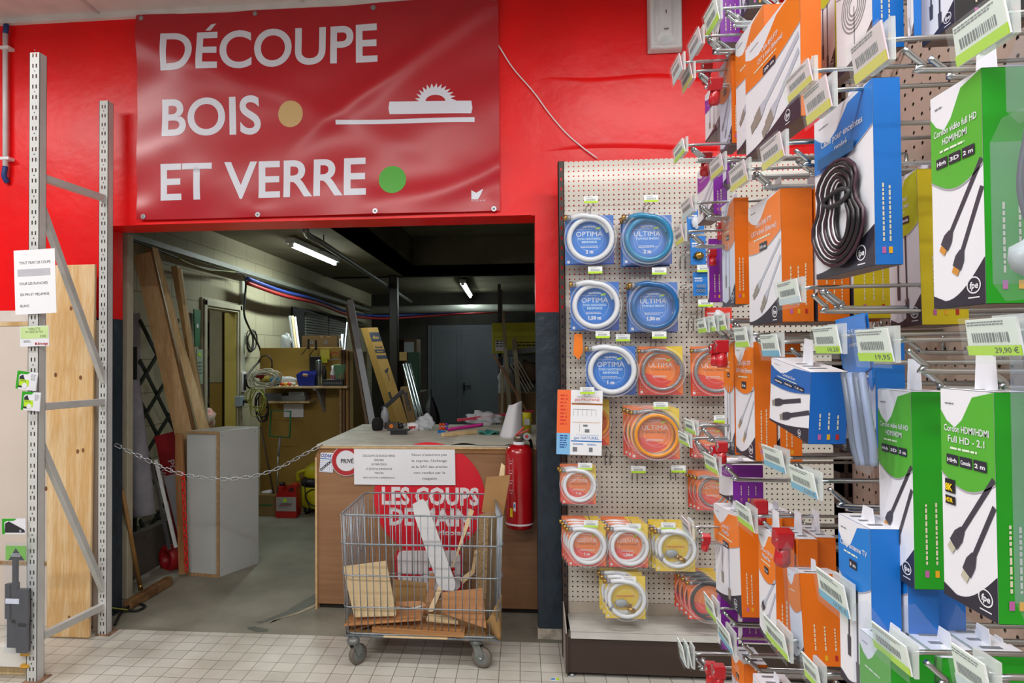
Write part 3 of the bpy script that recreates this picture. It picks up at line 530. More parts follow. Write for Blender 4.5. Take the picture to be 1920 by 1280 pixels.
# ================= things on the counter =================
def top(x, y, dz=0): q = P(x, y, Z=CT); return Vector((q.x, q.y, CT+dz))
b = MB(); q = top(708, 806); b.lathe([(0, 0), (.045, .0), (.055, .03), (.055, .06), (.04, .085), (0, .09)], mat('black_bristle', '1b1a1a', .95, bump=(60, 1, .02)), Matrix.Translation(q)@Matrix.Scale(.75, 4, (1, 0, 0)), 16); o = b.build('round_brush'); tag(o, 'round black bristle brush on the left of the counter top', 'brush')
b = MB(); q = top(735, 803); b.box((q.x-.05, q.y-.03, CT+.001), (q.x+.05, q.y+.03, CT+.045), mat('brown_box', '4b4038', .6)); b.disc(FY((q.x, q.y-.031, CT+.02)), 0, 0, .015, 0, ORANGE, 12); tag(b.build('small_box', bevel=.003), 'small dark box with an orange mark beside the round brush', 'box')
b = MB(); q = top(748, 814); b.prism(frame((q.x, q.y, CT+.034), (1, 0, 0), (0, 1, 0)), [(-.075, -.035), (.075, -.035), (.075, .035), (-.075, .035)], .008, DARK); b.prism(frame((q.x, q.y, CT+.026), (1, 0, 0), (0, 1, 0)), [(-.055, -.028), (.055, -.028), (.055, .028), (-.055, .028)], .025, BLACK); tag(b.build('sanding_pad', bevel=.003), 'black rectangular pad lying at the front edge of the counter', 'tool')
b = MB(); q = top(752, 803, .02); b.blob(q, .022, BLACK, .15, 3, 8); b.tube([q+Vector((-.03, 0, 0)), q, q+Vector((.04, 0, .01))], [.006, .012, .01], GREY, 8); tag(b.build('trigger_nozzle'), 'small black spray nozzle behind the black pad', 'tool')
b = MB(); q = top(775, 806); M = Matrix.Translation(q); b.lathe([(0, 0), (.042, 0), (.045, .05), (.042, .05), (.04, .005), (0, .005)], WHITE, M); F = FY((q.x, q.y-.0462, CT+.012)); b.text(F, 'MPP', 0, 0, .022, .001, REDP, 'c', .05, .04); tag(b.build('paint_cup'), 'white plastic cup with bold red print on the counter', 'cup')
PB = clear('plastic_bag_film', 'e6ecf2', .45, .3)
b = MB(); q = top(798, 806); b.blob(q+Vector((0, 0, .05)), .055, PB, .22, 5, 14, (1.1, .8, 1)); tag(b.build('plastic_bag'), 'crumpled white plastic bag in the middle of the counter', 'bag')
R1 = random.Random(8); b = MB()
CAPC = [mat('orange_cap', 'e2521a', .4), mat('orange_red_cap', 'd93a16', .4), mat('violet_cap', '5a2f9e', .4), mat('lime_cap', '9cc23a', .4)]
for k in range(7):
    q = top(826+k % 4*6, 806-(k//4)*4); b = MB(); b.blob((q.x, q.y, CT+.013+.012*(k//4)), .013, CAPC[k % 4], .12, k, 6, (1, 1, .9)); tag(b.build('plastic_scrap'), ('bright orange', 'deep orange', 'violet', 'lime', 'upper orange', 'upper red-orange', 'upper violet')[k]+' crumpled scrap in the small heap on the counter', 'scrap', 'scraps on the counter')
MAG = mat('magenta_plastic', 'd8249a', .35); b = MB(); q = top(870, 812)
for k in range(1): b.grid(14, 4, lambda u, v: (q.x-.11+.24*u, q.y-.03+.06*v, CT+.012+.035*u+.02*abs(v-.5)*2), MAG)
tag(b.build('pink_tray', solid=.003), 'magenta plastic scoop tray lying on the counter', 'tray')
b = MB(); p0, p1 = top(858, 800, .05), top(1000, 788, .075); b.beam(p0, p1, .012, .02, mat('coral_plastic', 'dd4a66', .35), (0, 1, 0)); tag(b.build('pink_ruler'), 'long coral pink plastic ruler resting across the counter clutter', 'ruler')
b = MB(); b.beam(top(829, 819, .014), top(893, 813, .014), .026, .03, PINEL, (0, 0, 1)); tag(b.build('wood_stick', bevel=.004), 'short pale wood stick at the front of the counter top', 'stick')
b = MB(); b.beam(top(822, 811, .01), top(834, 813, .01), .02, .012, BLUE, (0, 0, 1)); tag(b.build('blue_clip', bevel=.002), 'small blue plastic clip beside the pale wood stick', 'clip')
b = MB(); q = top(915, 814); b.grid(10, 6, lambda u, v: (q.x-.06+.13*u, q.y-.04+.08*v, CT+.012+.012*math.sin(u*9+v*4)), mat('teal_film', '2f7f74', .3)); tag(b.build('teal_packet', solid=.012), 'teal plastic packet lying right of the wood stick', 'packet')
b = MB(); q = top(905, 795); b.blob(q+Vector((0, 0, .04)), .10, PB, .25, 9, 16, (1.2, .8, .55)); tag(b.build('plastic_bag'), 'large crumpled clear plastic bag at the back right of the counter', 'bag')
b = MB(); q = top(958, 822); hh = .22
b.grid(14, 10, lambda u, v: (q.x+(-.075+.15*u)*(1-v*.42)+.03*v, q.y+.05-.07*math.sin(u*math.pi)*(1-v*.4), CT+.002+hh*v*(1-.06*math.cos(u*3.1))), PAPER); tag(b.build('paper_cone', solid=.001), 'rolled white paper cone standing on the counter by the extinguisher', 'paper')
b = MB(); q = top(988, 812); b.lathe([(0, 0), (.028, 0), (.034, .13), (.03, .14), (0, .14)], mat('yellow_pot', 'd4cf2a', .4), Matrix.Translation(q), 14); b.rect(FY((q.x, q.y-.036, CT)), -.018, .06, .018, .10, .001, OFFW); tag(b.build('yellow_pot'), 'yellow tub behind the fire extinguisher on the counter', 'tub')
# ================= fire extinguisher =================
EX, EY = P(975, 900, Y=3.95).x-.004, 3.95; ez0 = P(975, 992, Y=EY).z; ez1 = P(975, 832, Y=EY).z; er = .079
EXR = mat('extinguisher_red', 'b00d18', .22, coat=.6, noise=(3, .04)); ex = thing('fire_extinguisher', 'red fire extinguisher hanging at the right end of the counter', 'fire extinguisher', (EX, EY, ez0))
h = ez1-ez0; b = MB(); b.lathe([(0, .0), (er*.6, .004), (er*.93, .015), (er, .04), (er, h-.05), (er*.93, h-.025), (er*.7, h-.008), (er*.4, h), (.02, h+.004), (0, h+.004)], EXR, Matrix.Translation((EX, EY, ez0)), 32); b.build('cylinder', ex)
b = MB(); b.lathe([(er+.001, .036), (er+.0015, .04), (er+.001, .046)], OFFW, Matrix.Translation((EX, EY, ez0)), 32); b.lathe([(er*.45, h-.004), (er*.42, h+.012), (er*.3, h+.014)], OFFW, Matrix.Translation((EX, EY, ez0)), 20); tag(b.build('white_band', ex), 'white painted bands')
b = MB()
def cyl(a, z, da, dz, m, off=.0012):
    n = 8; b.grid(n, 1, lambda u, v: (EX+(er+off)*math.sin(a+da*(u-.5)), EY-(er+off)*math.cos(a+da*(u-.5)), ez0+z+dz*(v-.5)), m)
cyl(-.35, .145, .16, .05, WHITE); cyl(-.35, .15, .1, .02, BLUE, .0016); cyl(-.62, .11, .22, .05, YELLOW)
for k in range(4): cyl(-.6, .40-k*.055, .3, .0015, OFFW); cyl(-.62, .385-k*.055, .2, .003, OFFW)
cyl(-.75, .32, .012, .19, OFFW); cyl(-.45, .32, .012, .19, OFFW); b.build('instruction_label', ex)
b = MB(); zt = ez0+h; b.lathe([(.022, 0), (.022, .03), (.03, .03), (.03, .045), (.012, .05), (0, .05)], mat('valve_metal', '9a8f80', .35, .8), Matrix.Translation((EX, EY, zt)), 14); b.tube([(EX-.03, EY, zt+.03), (EX+.045, EY, zt+.03)], .011, mat('valve_metal'), 10); b.build('valve', ex)
b = MB(); b.beam((EX-.02, EY, zt+.05), (EX+.06, EY-.01, zt+.085), .02, .008, REDP, (0, 1, 0)); b.beam((EX-.02, EY, zt+.045), (EX+.03, EY-.01, zt+.10), .02, .01, REDP, (0, 1, 0)); b.build('lever', ex, bevel=.002)
b = MB(); b.ring(frame((EX+.045, EY-.02, zt+.045), (1, 0, 0), (0, 0, 1)), 0, 0, .01, .022, 0, STEEL, 20); b.disc(frame((EX+.045, EY-.019, zt+.045), (1, 0, 0), (0, 0, 1)), 0, 0, .018, 0, REDP, 20); b.build('gauge', ex)
b = MB(); b.tube(smooth([(EX+.05, EY, zt+.03), (EX+.07, EY+.03, zt+.0), (EX+.068, EY+.06, zt-.12), (EX+.066, EY+.06, zt-.3)]), .009, BLACK, 8); b.build('hose', ex)
b = MB(); b.box((EX-.02, EY+er-.002, ez0+.2), (EX+.02, CY0-.001, ez0+.24), STEEL); b.build('wall_bracket', ex)
# ================= wire trolley =================
TX0, TX1, TY0, TY1, TZ0, TZ1 = -.905, -.085, 3.28, 3.84, .15, .74
tr = thing('wire_trolley', 'wire mesh trolley on castors full of wood offcuts in front of the counter', 'trolley', ((TX0+TX1)/2, 3.56, 0))
def tp(u, v, z):           # basket narrows downward
    k = (TZ1-z)/(TZ1-TZ0); i = .012+.02*k; xr = TX1-.07*v
    return Vector((TX0+i+.01*v*0+(xr-TX0-2*i)*u, TY0+i+(TY1-TY0-2*i)*v, z))
b = MB(); WR = .0026; ZS = (.74, .60, .445, .29, .158)
for j, z in enumerate(ZS):
    bul = .012 if 0 < j < 4 else 0; rr = .05; c = [tp(0, 0, z), tp(1, 0, z), tp(1, 1, z), tp(0, 1, z)]; pts = []
    for k in range(4):
        p, q, s = c[k-1], c[k], c[(k+1) % 4]; a1 = (p-q).normalized(); a2 = (s-q).normalized(); r2 = .04
        pts += [q+a1*r2, q+a1*r2*.3+a2*r2*.3, q+a2*r2]
    cen = (c[0]+c[2])/2; pts = [p+(p-cen).normalized()*bul for p in pts]; b.tube(pts, .0045 if j in (0, 4) else .0036, WIRE, 6, True)
b.tube([tp(u, v, .145) for u, v in ((0, 0), (1, 0), (1, 1), (0, 1))], .006, WIRE, 6, True)
n = 23
for k in range(n):
    u = (k+.5)/n
    for v in (0, 1): b.tube([tp(u, v, .742), tp(u, v, .145)], WR, WIRE, 5)
    b.tube([tp(u, 0, .148), tp(u, 1, .148)], WR, WIRE, 4)
for k in range(16):
    v = (k+.5)/16
    for u in (0, 1): b.tube([tp(u, v, .742), tp(u, v, .145)], WR, WIRE, 5)
for k in range(8): v = (k+.5)/8; b.tube([tp(0, v, .152), tp(1, v, .152)], WR, WIRE, 4)
b.build('wire_basket', tr)
b = MB(); q = P(793, 1080, Y=TY0); F = FY((q.x, TY1-.03, .36)); b.prism(F, [(-.035, -.03), (.035, -.03), (.035, .03), (-.035, .03)], .004, STEEL); b.build('name_plate', tr, bevel=.002)
TYR = mat('grey_tyre', '6b6259', .6, noise=(9, .1)); CAST = mat('cast_grey', '7e8280', .45, .5, noise=(20, .15))
for x, y, a in ((-.815, 3.33, .9), (-.205, 3.34, -.25), (-.80, 3.80, .3), (-.24, 3.80, -.4)):
    ax = Vector((-math.sin(a), math.cos(a), 0)); fw = Vector((math.cos(a), math.sin(a), 0)); c = Vector((x, y, .051))
    M = frame(c, fw, (0, 0, 1)); b = MB(); b.lathe([(.018, -.013), (.042, -.013), (.049, -.009), (.051, 0), (.049, .009), (.042, .013), (.018, .013)], TYR, M, 24); b.lathe([(0, -.016), (.03, -.0145), (.034, -.0135)], CAST, M, 16); b.lathe([(.034, .0135), (.03, .0145), (0, .016)], CAST, M, 16); wh = b.build('caster_wheel', tr)
    b = MB(); tpz = .135; off = fw*-.028
    for s in (-1, 1):
        o_ = ax*.02*s; pts = [c+o_+fw*.012-Vector((0, 0, .006)), c+o_+fw*.012+Vector((0, 0, .03)), c+off+o_+fw*.02+Vector((0, 0, .065)), c+off*1.6+o_+Vector((0, 0, .065)), c+o_-fw*.014-Vector((0, 0, .004))]
        b.add([p+ax*.002 for p in pts]+[p-ax*.002 for p in pts], [(0, 1, 2, 3, 4), (9, 8, 7, 6, 5)]+[(i, i+5, (i+1) % 5+5, (i+1) % 5) for i in range(5)], CAST)
    b.lathe([(0, .06), (.03, .06), (.032, .075), (.026, .085), (0, .09)], CAST, Matrix.Translation(c+off+Vector((0, 0, .002))), 14); b.tube([c+off+Vector((0, 0, -.0)) for _ in (0,)]+[c-ax*.024, c+ax*.024], .006, STEEL, 8); b.build('caster_fork', tr)
# offcuts in the trolley
OC = [0]
def plank(px, Y0, Y1, th, m, lab, name='wood_offcut', cat='offcut', bev=.0015):
    "outline in photo pixels, bottom at depth Y0, top at depth Y1, own thickness th"
    ys = [y for _, y in px]; a, c = max(ys), min(ys); pts = [P(x, y, Y=Y0+(Y1-Y0)*(a-y)/max(a-c, 1)) for x, y in px]
    nrm = (pts[1]-pts[0]).cross(pts[2]-pts[0]).normalized(); nrm = nrm if nrm.y > 0 else -nrm; b = MB(); n = len(pts); back = [p+nrm*th for p in pts]
    b.add(pts+back, [tuple(range(n)), tuple(range(n, 2*n))[::-1]]+[(i, n+i, n+(i+1) % n, (i+1) % n) for i in range(n)], m)
    return tag(b.build(name, bevel=bev), lab, cat, 'wood offcuts in the trolley' if cat == 'offcut' else None)
LPLY = wood('light_ply', 'd9c29c', 'c8ae84', 0, 5, ring=.2); RW = wood('red_ply', 'b5804f', '95613a', 0, 6, ring=.3); GW = wood('grey_wood', '9a8466', '7d6a50', 2, 9); PW = wood('split_pine', 'bb8a56', '94653a', 0, 9)
WM = mat('white_melamine', 'c9cacb', .35); MDFB = mat('mdf_brown', '9b7444', .7, noise=(8, .05))
plank([(664, 1157), (642, 1062), (724, 1051), (743, 1150), (741, 1155)], 3.325, 3.35, .010, LPLY, 'pale square plywood offcut standing at the left of the trolley')
plank([(824, 1106), (777, 968), (773, 945), (792, 935), (800, 942), (856, 1098), (850, 1108)], 3.50, 3.60, .016, WM, 'long white melamine offcut leaning in the middle of the trolley')
plank([(846, 1066), (881, 953), (889, 958), (850, 1062)], 3.62, 3.68, .012, LPLY, 'thin pale lath leaning right behind the white melamine offcut')
plank([(903, 960), (912, 894), (957, 890), (944, 966)], 3.66, 3.70, .010, MDFB, 'brown fibreboard rectangle sticking out at the top right of the trolley')
plank([(935, 895), (940, 867), (947, 873), (946, 893)], 3.72, 3.74, .01, PINEL, 'pale wooden tip poking up beside the fire extinguisher')
b = MB(); tpt = [P(x, y, Y=Y) for x, y, Y in ((898, 965, 3.60), (916, 971, 3.52), (946, 969, 3.60), (930, 955, 3.72))]; bt = [P(x, y, Y=Y) for x, y, Y in ((892, 1130, 3.60), (910, 1160, 3.50), (932, 1152, 3.60), (922, 1120, 3.72))]
CHB = mat('speckled_chipboard', 'a98d66', .9, noise=(160, .35), bump=(90, .6, .004)); b.add(tpt+bt, [(3, 2, 1, 0), (4, 5, 6, 7), (0, 1, 5, 4)], CHB); b.add(tpt+bt, [(1, 2, 6, 5), (2, 3, 7, 6), (3, 0, 4, 7)], GW)
tag(b.build('chipboard_block'), 'thick speckled chipboard block standing at the right of the trolley', 'offcut', 'wood offcuts in the trolley')
plank([(827, 1148), (829, 1110), (905, 1102), (912, 1178), (876, 1166)], 3.31, 3.36, .006, RW, 'brown plywood sheet leaning in the lower right of the trolley')
plank([(801, 1147), (822, 1098), (829, 1104), (812, 1146)], 3.38, 3.44, .014, LPLY, 'short slanted lath with a pinkish edge in the trolley centre')
plank([(795, 1150), (806, 1075), (818, 1072), (815, 1110), (804, 1150)], 3.55, 3.62, .012, RW, 'narrow brown slat standing behind the slanted lath')
plank([(862, 1085), (884, 1068), (890, 1030), (896, 1032), (890, 1074), (868, 1095)], 3.66, 3.7, .01, PINEL, 'bent thin batten near the chipboard block')
plank([(735, 1126), (738, 1085), (800, 1092), (800, 1140), (742, 1130)], 3.68, 3.75, .006, CARD, 'tan backboard offcut behind the slats in the trolley')
plank([(742, 1136), (742, 1128), (790, 1126), (800, 1133), (795, 1140)], 3.45, 3.47, .008, RW, 'small brown offcut low in the trolley')
b = MB(); b.tube(smooth([P(x, y, Y=3.42) for x, y in ((742, 1138), (766, 1141), (793, 1136))]), .006, WM, 6); tag(b.build('edge_strip'), 'curved white edging strip in the trolley', 'offcut', 'wood offcuts in the trolley')
fl = [((650, 1163), (793, 1152), 3.36, .10, .010, RW, 'reddish flat board lying across the left of the trolley'), ((668, 1160), (795, 1168), 3.40, .09, .014, PW, 'split pine board lying under the reddish board'),
      ((801, 1157), (860, 1163), 3.36, .05, .016, LPLY, 'short pale plywood strip lying right of centre in the trolley'), ((700, 1174), (872, 1184), 3.34, .07, .026, PW, 'thick splintered pine piece on the trolley bottom'), ((650, 1182), (710, 1160), 3.38, .07, .008, RW, 'thin brown slat rising to the right at the trolley bottom left'),
      ((745, 1162), (900, 1180), 3.48, .12, .014, GW, 'greyish plank lying at the back of the trolley bottom'), ((720, 1190), (840, 1194), 3.32, .04, .006, LPLY, 'pale thin strip along the trolley bottom edge'), ((870, 1186), (925, 1188), 3.40, .12, .02, PINEL, 'rough pale block end at the right of the trolley bottom')]
for p0, p1, Y, wd, th, m, lab in fl:
    a, c = P(*p0, Y=Y), P(*p1, Y=Y); b = MB(); d = (c-a).normalized(); S = Vector((0, 1, .12)); b.beam(a, c, wd, th, m, S); OC[0] += 1; tag(b.build('wood_offcut', bevel=.002), lab, 'offcut', 'wood offcuts in the trolley')
b = MB(); b.box((TX0+.045, TY0+.045, .152), (TX1-.10, TY1-.04, .160), CARD); tag(b.build('cardboard_liner'), 'flat brown cardboard lining the bottom of the trolley', 'liner')
b = MB(); b.grid(8, 10, lambda u, v: (P(905+35*u, 1195-75*v, Y=3.33).x-.0, 3.34+.04*math.sin(u*5+v*3), P(905+35*u, 1195-75*v*(.3+.7*u), Y=3.33).z), CARD); tag(b.build('torn_cardboard', solid=.003), 'torn piece of tan cardboard at the right corner of the trolley', 'cardboard')
# ================= chain =================
b = MB(); px = [(216, 833), (262, 855), (305, 876), (345, 889), (390, 896), (435, 897), (480, 891), (520, 878), (560, 857), (592, 840), (606, 834)]
Ys = [3.70+.33*i/(len(px)-1) for i in range(len(px))]; path = smooth([P(x, y, Y=Y) for (x, y), Y in zip(px, Ys)], 12); Lc = [0]
for i in range(1, len(path)): Lc.append(Lc[-1]+(path[i]-path[i-1]).length)
def at(s):
    for i in range(1, len(path)):
        if Lc[i] >= s: t = (s-Lc[i-1])/(Lc[i]-Lc[i-1]); return path[i-1].lerp(path[i], t)
    return path[-1]
s = .018; k = 0; ll = .036
while s < Lc[-1]-.01:
    c = at(s); t = (at(min(s+.01, Lc[-1]))-at(max(s-.01, 0))).normalized(); n = t.cross(Vector((0, 1, 0))).normalized(); m_ = t.cross(n); w_ = (n*.35+m_*.94).normalized() if k % 2 else (n*.94-m_*.35).normalized()
    hw = .0085; hl = ll/2+.002; b.tube([c+t*(-hl+.004)+w_*hw, c+t*(hl-.004)+w_*hw, c+t*hl+w_*hw*.5, c+t*hl-w_*hw*.5, c+t*(hl-.004)-w_*hw, c+t*(-hl+.004)-w_*hw, c-t*hl-w_*hw*.5, c-t*hl+w_*hw*.5], .0022, CHROME, 5, True); s += ll*.86; k += 1
tag(b.build('steel_chain'), 'steel link chain hung across the opening from rack to counter', 'chain')
# little wrapper on the tiles
b = MB(); q = P(1041, 1274, Z=0); F = frame((q.x, q.y, .003), (1, .1, 0), (0, 1, 0)); b.prism(F, [(-.02, -.014), (.02, -.014), (.02, .014), (-.02, .014)], .002, OFFW); b.rect(F, .004, -.012, .019, .012, .0003, LIME); b.rect(F, -.019, -.005, .0, .008, .0003, BLUE); tag(b.build('price_scrap'), 'tiny printed price scrap on the floor beside the shelf foot', 'scrap')
# ================= workshop contents =================
def ybox(name, x0, y0, x1, y1, Y, dep, m, lab, cat, fn=None, bev=.003, parent=None, grp=None, rest=None):
    "upright box whose front face fills the photo rectangle at depth Y; rest = z of what it stands on"
    a, c = P(x0, y1, Y=Y), P(x1, y0, Y=Y); z0 = a.z if rest is None else rest; b = MB(); b.box((a.x, Y, z0), (c.x, Y+dep, c.z), m)
    if fn: fn(b, FY((a.x, Y-.001, z0)), c.x-a.x, c.z-z0)
    o = b.build(name, parent, bevel=bev); return tag(o, lab, cat, grp)
TRAY = mat('grey_tray', '74776f', .5, noise=(8, .1))
b = MB(); p0, p1 = P(244, 446, X=XL+.10), P(640, 577, X=XL+.10); b.beam((p0.x, YW+WT, p0.z+.01), (p1.x, YB-.2, p0.z-.03), .07, .04, TRAY, (1, 0, 0)); tag(b.build('cable_tray'), 'grey cable tray running along the top of the workshop left wall', 'cable tray')
BC = mat('black_cable', '17181a', .5); WC = mat('white_flex', 'b9baa8', .5); GYC = mat('green_yellow_cable', '8c9138', .5)
def cable(px, X, r, m, lab, name='cable', k=6, cat='cable'):
    b = MB(); b.tube(smooth([P(x, y, X=X) for x, y in px], k), r, m, 6); return tag(b.build(name), lab, cat)
cable([(238, 446), (280, 462), (330, 482), (360, 496), (400, 505), (440, 510), (456, 514), (461, 530), (459, 560), (458, 590), (470, 620), (486, 650), (489, 672), (474, 690), (462, 708), (465, 725), (480, 730)], XL+.14, .010, BC, 'black cable sagging from the cable tray and dropping to the power strip')
cable([(335, 484), (350, 492), (372, 500), (392, 506), (410, 507), (440, 510)], XL+.17, .007, GYC, 'green and yellow cable looping below the cable tray')
for k, (m, c) in enumerate(((mat('blue_hose', '24408f', .4), 'blue'), (mat('red_hose', '9a1f20', .4), 'red'))):
    d = k*.045; b = MB(); pts = [Vector((XL+.2, 6.3, 2.26-d)), Vector((XL+.22, 7.2, 2.22-d)), Vector((XL+.2, 8.6, 2.23-d)), Vector((XL+.25, 10.2, 2.16-d)), Vector((XL+.5, 11.7, 2.2-d)), Vector((XL+1.2, 12.1, 2.26-d)), Vector((-1, 12.2, 2.28-d*.6)), Vector((1, 12.2, 2.34-d*.6)), Vector((2.1, 12.2, 2.3-d*.6))]
    b.tube(smooth(pts, 8), .02, m, 8); tag(b.build('hose'), c+' hose running along the left wall and round the back of the workshop', 'hose')
b = MB(); q = P(650, 582, Y=12.0); b.tube([(q.x-.6, 12.0, 2.33), (XR-.05, 12.0, 2.33)], .07, mat('pale_pipe', 'a9ada6', .45), 12); tag(b.build('drain_pipe'), 'thick pale pipe crossing the back of the workshop under the ceiling', 'pipe')
b = MB(); pz = ZW-.10; b.tube(smooth([P(573, 430, Z=pz), P(578, 441, Z=pz), P(600, 453, Z=pz)], 6)+[P(806, 572, Z=pz) if P(806, 572, Z=pz).y < 12 else Vector((P(600, 453, Z=pz).x-.12, 12.0, pz-.1))], .028, mat('steel_pipe', '868a86', .4, .4), 12)
pi_ = b.build('ceiling_pipe'); tag(pi_, 'steel pipe running back under the workshop ceiling beside the left lamp', 'pipe')
b = MB(); q = P(603, 440, Z=ZW); b.tube([(q.x+.02, q.y, ZW), (q.x+.02, q.y, pz-.04), (q.x-.03, q.y, pz-.05)], .006, BLACK, 6); b.build('pipe_hanger', pi_)
b = MB(); b.tube([(XL+.1, BYE-.08, ZW-.02), (BXE+.0, BYE-.08, ZW-.02), (XR-.05, BYE-.08, ZW-.02)], .012, BLACK, 6); tag(b.build('ceiling_cable'), 'thin black cable pinned across the workshop ceiling', 'cable')
# left edge upright and lumber
b = MB(); q = P(234, 700, Y=4.1); b.box((P(229, 700, Y=4.1).x, 4.1, 0), (P(240, 700, Y=4.1).x, 4.16, 2.3), CAS); tag(b.build('frame_post', bevel=.005), 'cream painted post just inside the left jamb', 'post')
plank([(241, 1010), (238, 600), (262, 600), (266, 800), (262, 1000)], 4.85, 4.9, .018, wood('old_board', '6e5a44', '52412f', 2, 6), 'dark brown board standing in the corner behind the felt roll', 'board', 'board')
plank([(245, 760), (247, 588), (262, 586), (264, 760)], 4.62, 4.7, .01, mat('pale_grey_sheet', '8f8d92', .6), 'pale grey sheets standing above the felt roll', 'sheet', 'sheet')
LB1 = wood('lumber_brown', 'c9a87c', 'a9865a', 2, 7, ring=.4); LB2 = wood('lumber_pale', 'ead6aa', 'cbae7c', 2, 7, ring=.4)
plank([(345, 892), (296, 680), (249, 478), (271, 474), (318, 676), (350, 815), (350, 905)], 4.75, 4.55, .045, LB1, 'widest lumber plank, leftmost of those leaning by the white cabinet', 'lumber_plank', 'plank', .003)
plank([(352, 822), (322, 680), (271, 462), (284, 460), (334, 676), (368, 822)], 4.95, 4.75, .05, LB1, 'tallest lumber plank leaning second from the left', 'lumber_plank', 'plank', .003)
plank([(374, 822), (341, 680), (300, 560), (306, 556), (352, 680), (392, 822)], 5.02, 4.92, .04, LB2, 'pale plank leaning third from the left', 'lumber_plank', 'plank', .003)
plank([(380, 822), (356, 700), (320, 500), (331, 497), (362, 680), (386, 822)], 5.12, 5.0, .06, LB1, 'shorter lumber plank leaning rightmost against the block wall', 'lumber_plank', 'plank', .003)
plank([(376, 822), (329, 640), (285, 462), (292, 465), (340, 640), (395, 822)], 4.86, 4.66, .02, LB2, 'added pale strip painting the lit edge of the tallest lumber plank', 'lumber_plank', 'plank', .002)  # added strip; its pale colour stands for light on the tallest plank's edge
plank([(382, 822), (358, 690), (332, 502), (339, 504), (366, 690), (392, 822)], 5.04, 4.92, .02, LB2, 'added pale strip painting the lit edge of the rightmost lumber plank', 'lumber_plank', 'plank', .002)  # likewise added: lit edge of the rightmost plank, put into a pale strip
plank([(335, 1078), (328, 880), (328, 812), (340, 815), (348, 1000), (351, 1076)], 4.55, 4.58, .03, wood('reddish_lath', 'b08358', '8f6237', 2, 8), 'rough upright lath beside the red plastic chain', 'lath', 'plank', .003)
b = MB(); b.tube([P(307, 500, Y=5.6), P(318, 570, Y=5.6), P(325, 640, Y=5.6)], .03, LB2, 10); tag(b.build('wooden_pole'), 'pale round pole leaning on the wall between the planks', 'pole')
# grey felt roll
FELT = mat('grey_felt', '84848c', .95, noise=(12, .1), bump=(120, .4, .003)); b = MB()
p0, p1 = P(270, 966, Y=4.42), P(249, 713, Y=4.5); n = 10; rs = [.078-.034*i/n for i in range(n+1)]; b.tube([p0.lerp(p1, i/n) for i in range(n+1)], rs, FELT, 20)
b.grid(8, 10, lambda u, v: tuple(p0.lerp(p1, v*.75+.1)+Vector((-.13*(1-u)*math.sin(v*2.9)-.02, -.02-.05*u, -.02))), FELT); tag(b.build('felt_roll'), 'roll of grey felt leaning inside the left jamb', 'roll')
# black trellis
TRL = mat('dark_green_trellis', '15201c', .5); b = MB()
def tq(x, y): return P(x, y, X=XL+.09)
for k in range(6):
    b.beam(tq(262, 600+k*75), tq(332, 740+k*75), .012, .028, TRL, (1, 0, 0)); b.beam(tq(332, 600+k*75)+Vector((.014, 0, 0)), tq(258, 720+k*75)+Vector((.014, 0, 0)), .012, .028, TRL, (1, 0, 0))
b.beam(tq(250, 1005), tq(335, 975), .02, .035, TRL, (0, 1, 0)); b.beam(tq(252, 1035), tq(252, 650), .02, .03, TRL, (0, 1, 0)); tag(b.build('trellis'), 'black diamond trellis leaning behind the felt roll', 'trellis')
b = MB(); b.box((XL+.02, 4.3, 0), (XL+.16, 5.3, .30), mat('dark_crate', '4a4239', .8, noise=(8, .2))); tag(b.build('low_crate', bevel=.004), 'low dark crate along the foot of the left wall', 'crate')
RS = mat('red_sign', '8f1a22', .5, noise=(5, .1)); b = MB(); pts = [P(x, y, Y=4.78) for x, y in ((333, 1020), (289, 818), (327, 808), (345, 1020))]; nn = Vector((0, .006, 0)); b.add(pts+[p+nn for p in pts], [(0, 1, 2, 3), (7, 6, 5, 4), (0, 4, 5, 1), (1, 5, 6, 2), (2, 6, 7, 3), (3, 7, 4, 0)], RS)
q = P(318, 876, Y=4.775); F = frame(q, (.25, 0, -1), (1, 0, .25)); b.text(F, 'PO', 0, 0, .05, .002, mat('faded_white', 'b9a8a8', .5), 'c', .10, .02); b.text(F, 'VC', .04, -.085, .05, .002, mat('faded_white'), 'c', .09, .02)
tag(b.build('red_sign_board'), 'faded red sign board with sideways letters leaning behind the laths', 'sign')
plank([(334, 1005), (306, 893), (328, 888), (340, 1000)], 4.74, 4.74, .004, mat('pale_board', '9c9aa0', .5), 'pale grey panel covering the lower part of the red sign', 'panel', 'panel')
for k, (x0, y0, x1, y1, m, nm) in enumerate(((285, 870, 318, 1030, STEEL, 'dull'), (292, 862, 330, 1026, WHITE, 'white'))):
    b = MB(); b.beam(P(x1, y1, Y=4.62), P(x0, y0, Y=4.66), .022, .012, m, (1, 0, 0)); tag(b.build('metal_profile'), nm+' metal profile leaning in front of the red sign board', 'profile')
RPL = mat('red_plastic_matte', 'a5121c', .45); b = MB(); c = P(326, 1044, Y=4.75); M = frame(c, (.8, -.5, 0), (0, 0, 1)); b.lathe([(.05, -.06), (.085, -.07), (.095, -.05), (.095, .06), (.085, .07), (.05, .06), (.045, 0), (.05, -.06)], RPL, M, 22); tag(b.build('red_reel'), 'red plastic reel lying behind the upright lath', 'reel')
RCH = mat('red_chain', 'e01c1c', .35); b = MB(); p0, p1 = P(343, 886, Y=4.52), P(350, 1070, Y=4.52); n = 17
for k in range(n):
    c = p0.lerp(p1, (k+.5)/n); a = Vector((1, 0, 0)) if k % 2 else Vector((.35, 1, 0)).normalized(); b.tube([c+a*.012*math.cos(t)+Vector((0, 0, .026*math.sin(t))) for t in [j*math.pi/5 for j in range(10)]], .0045, RCH, 5, True)
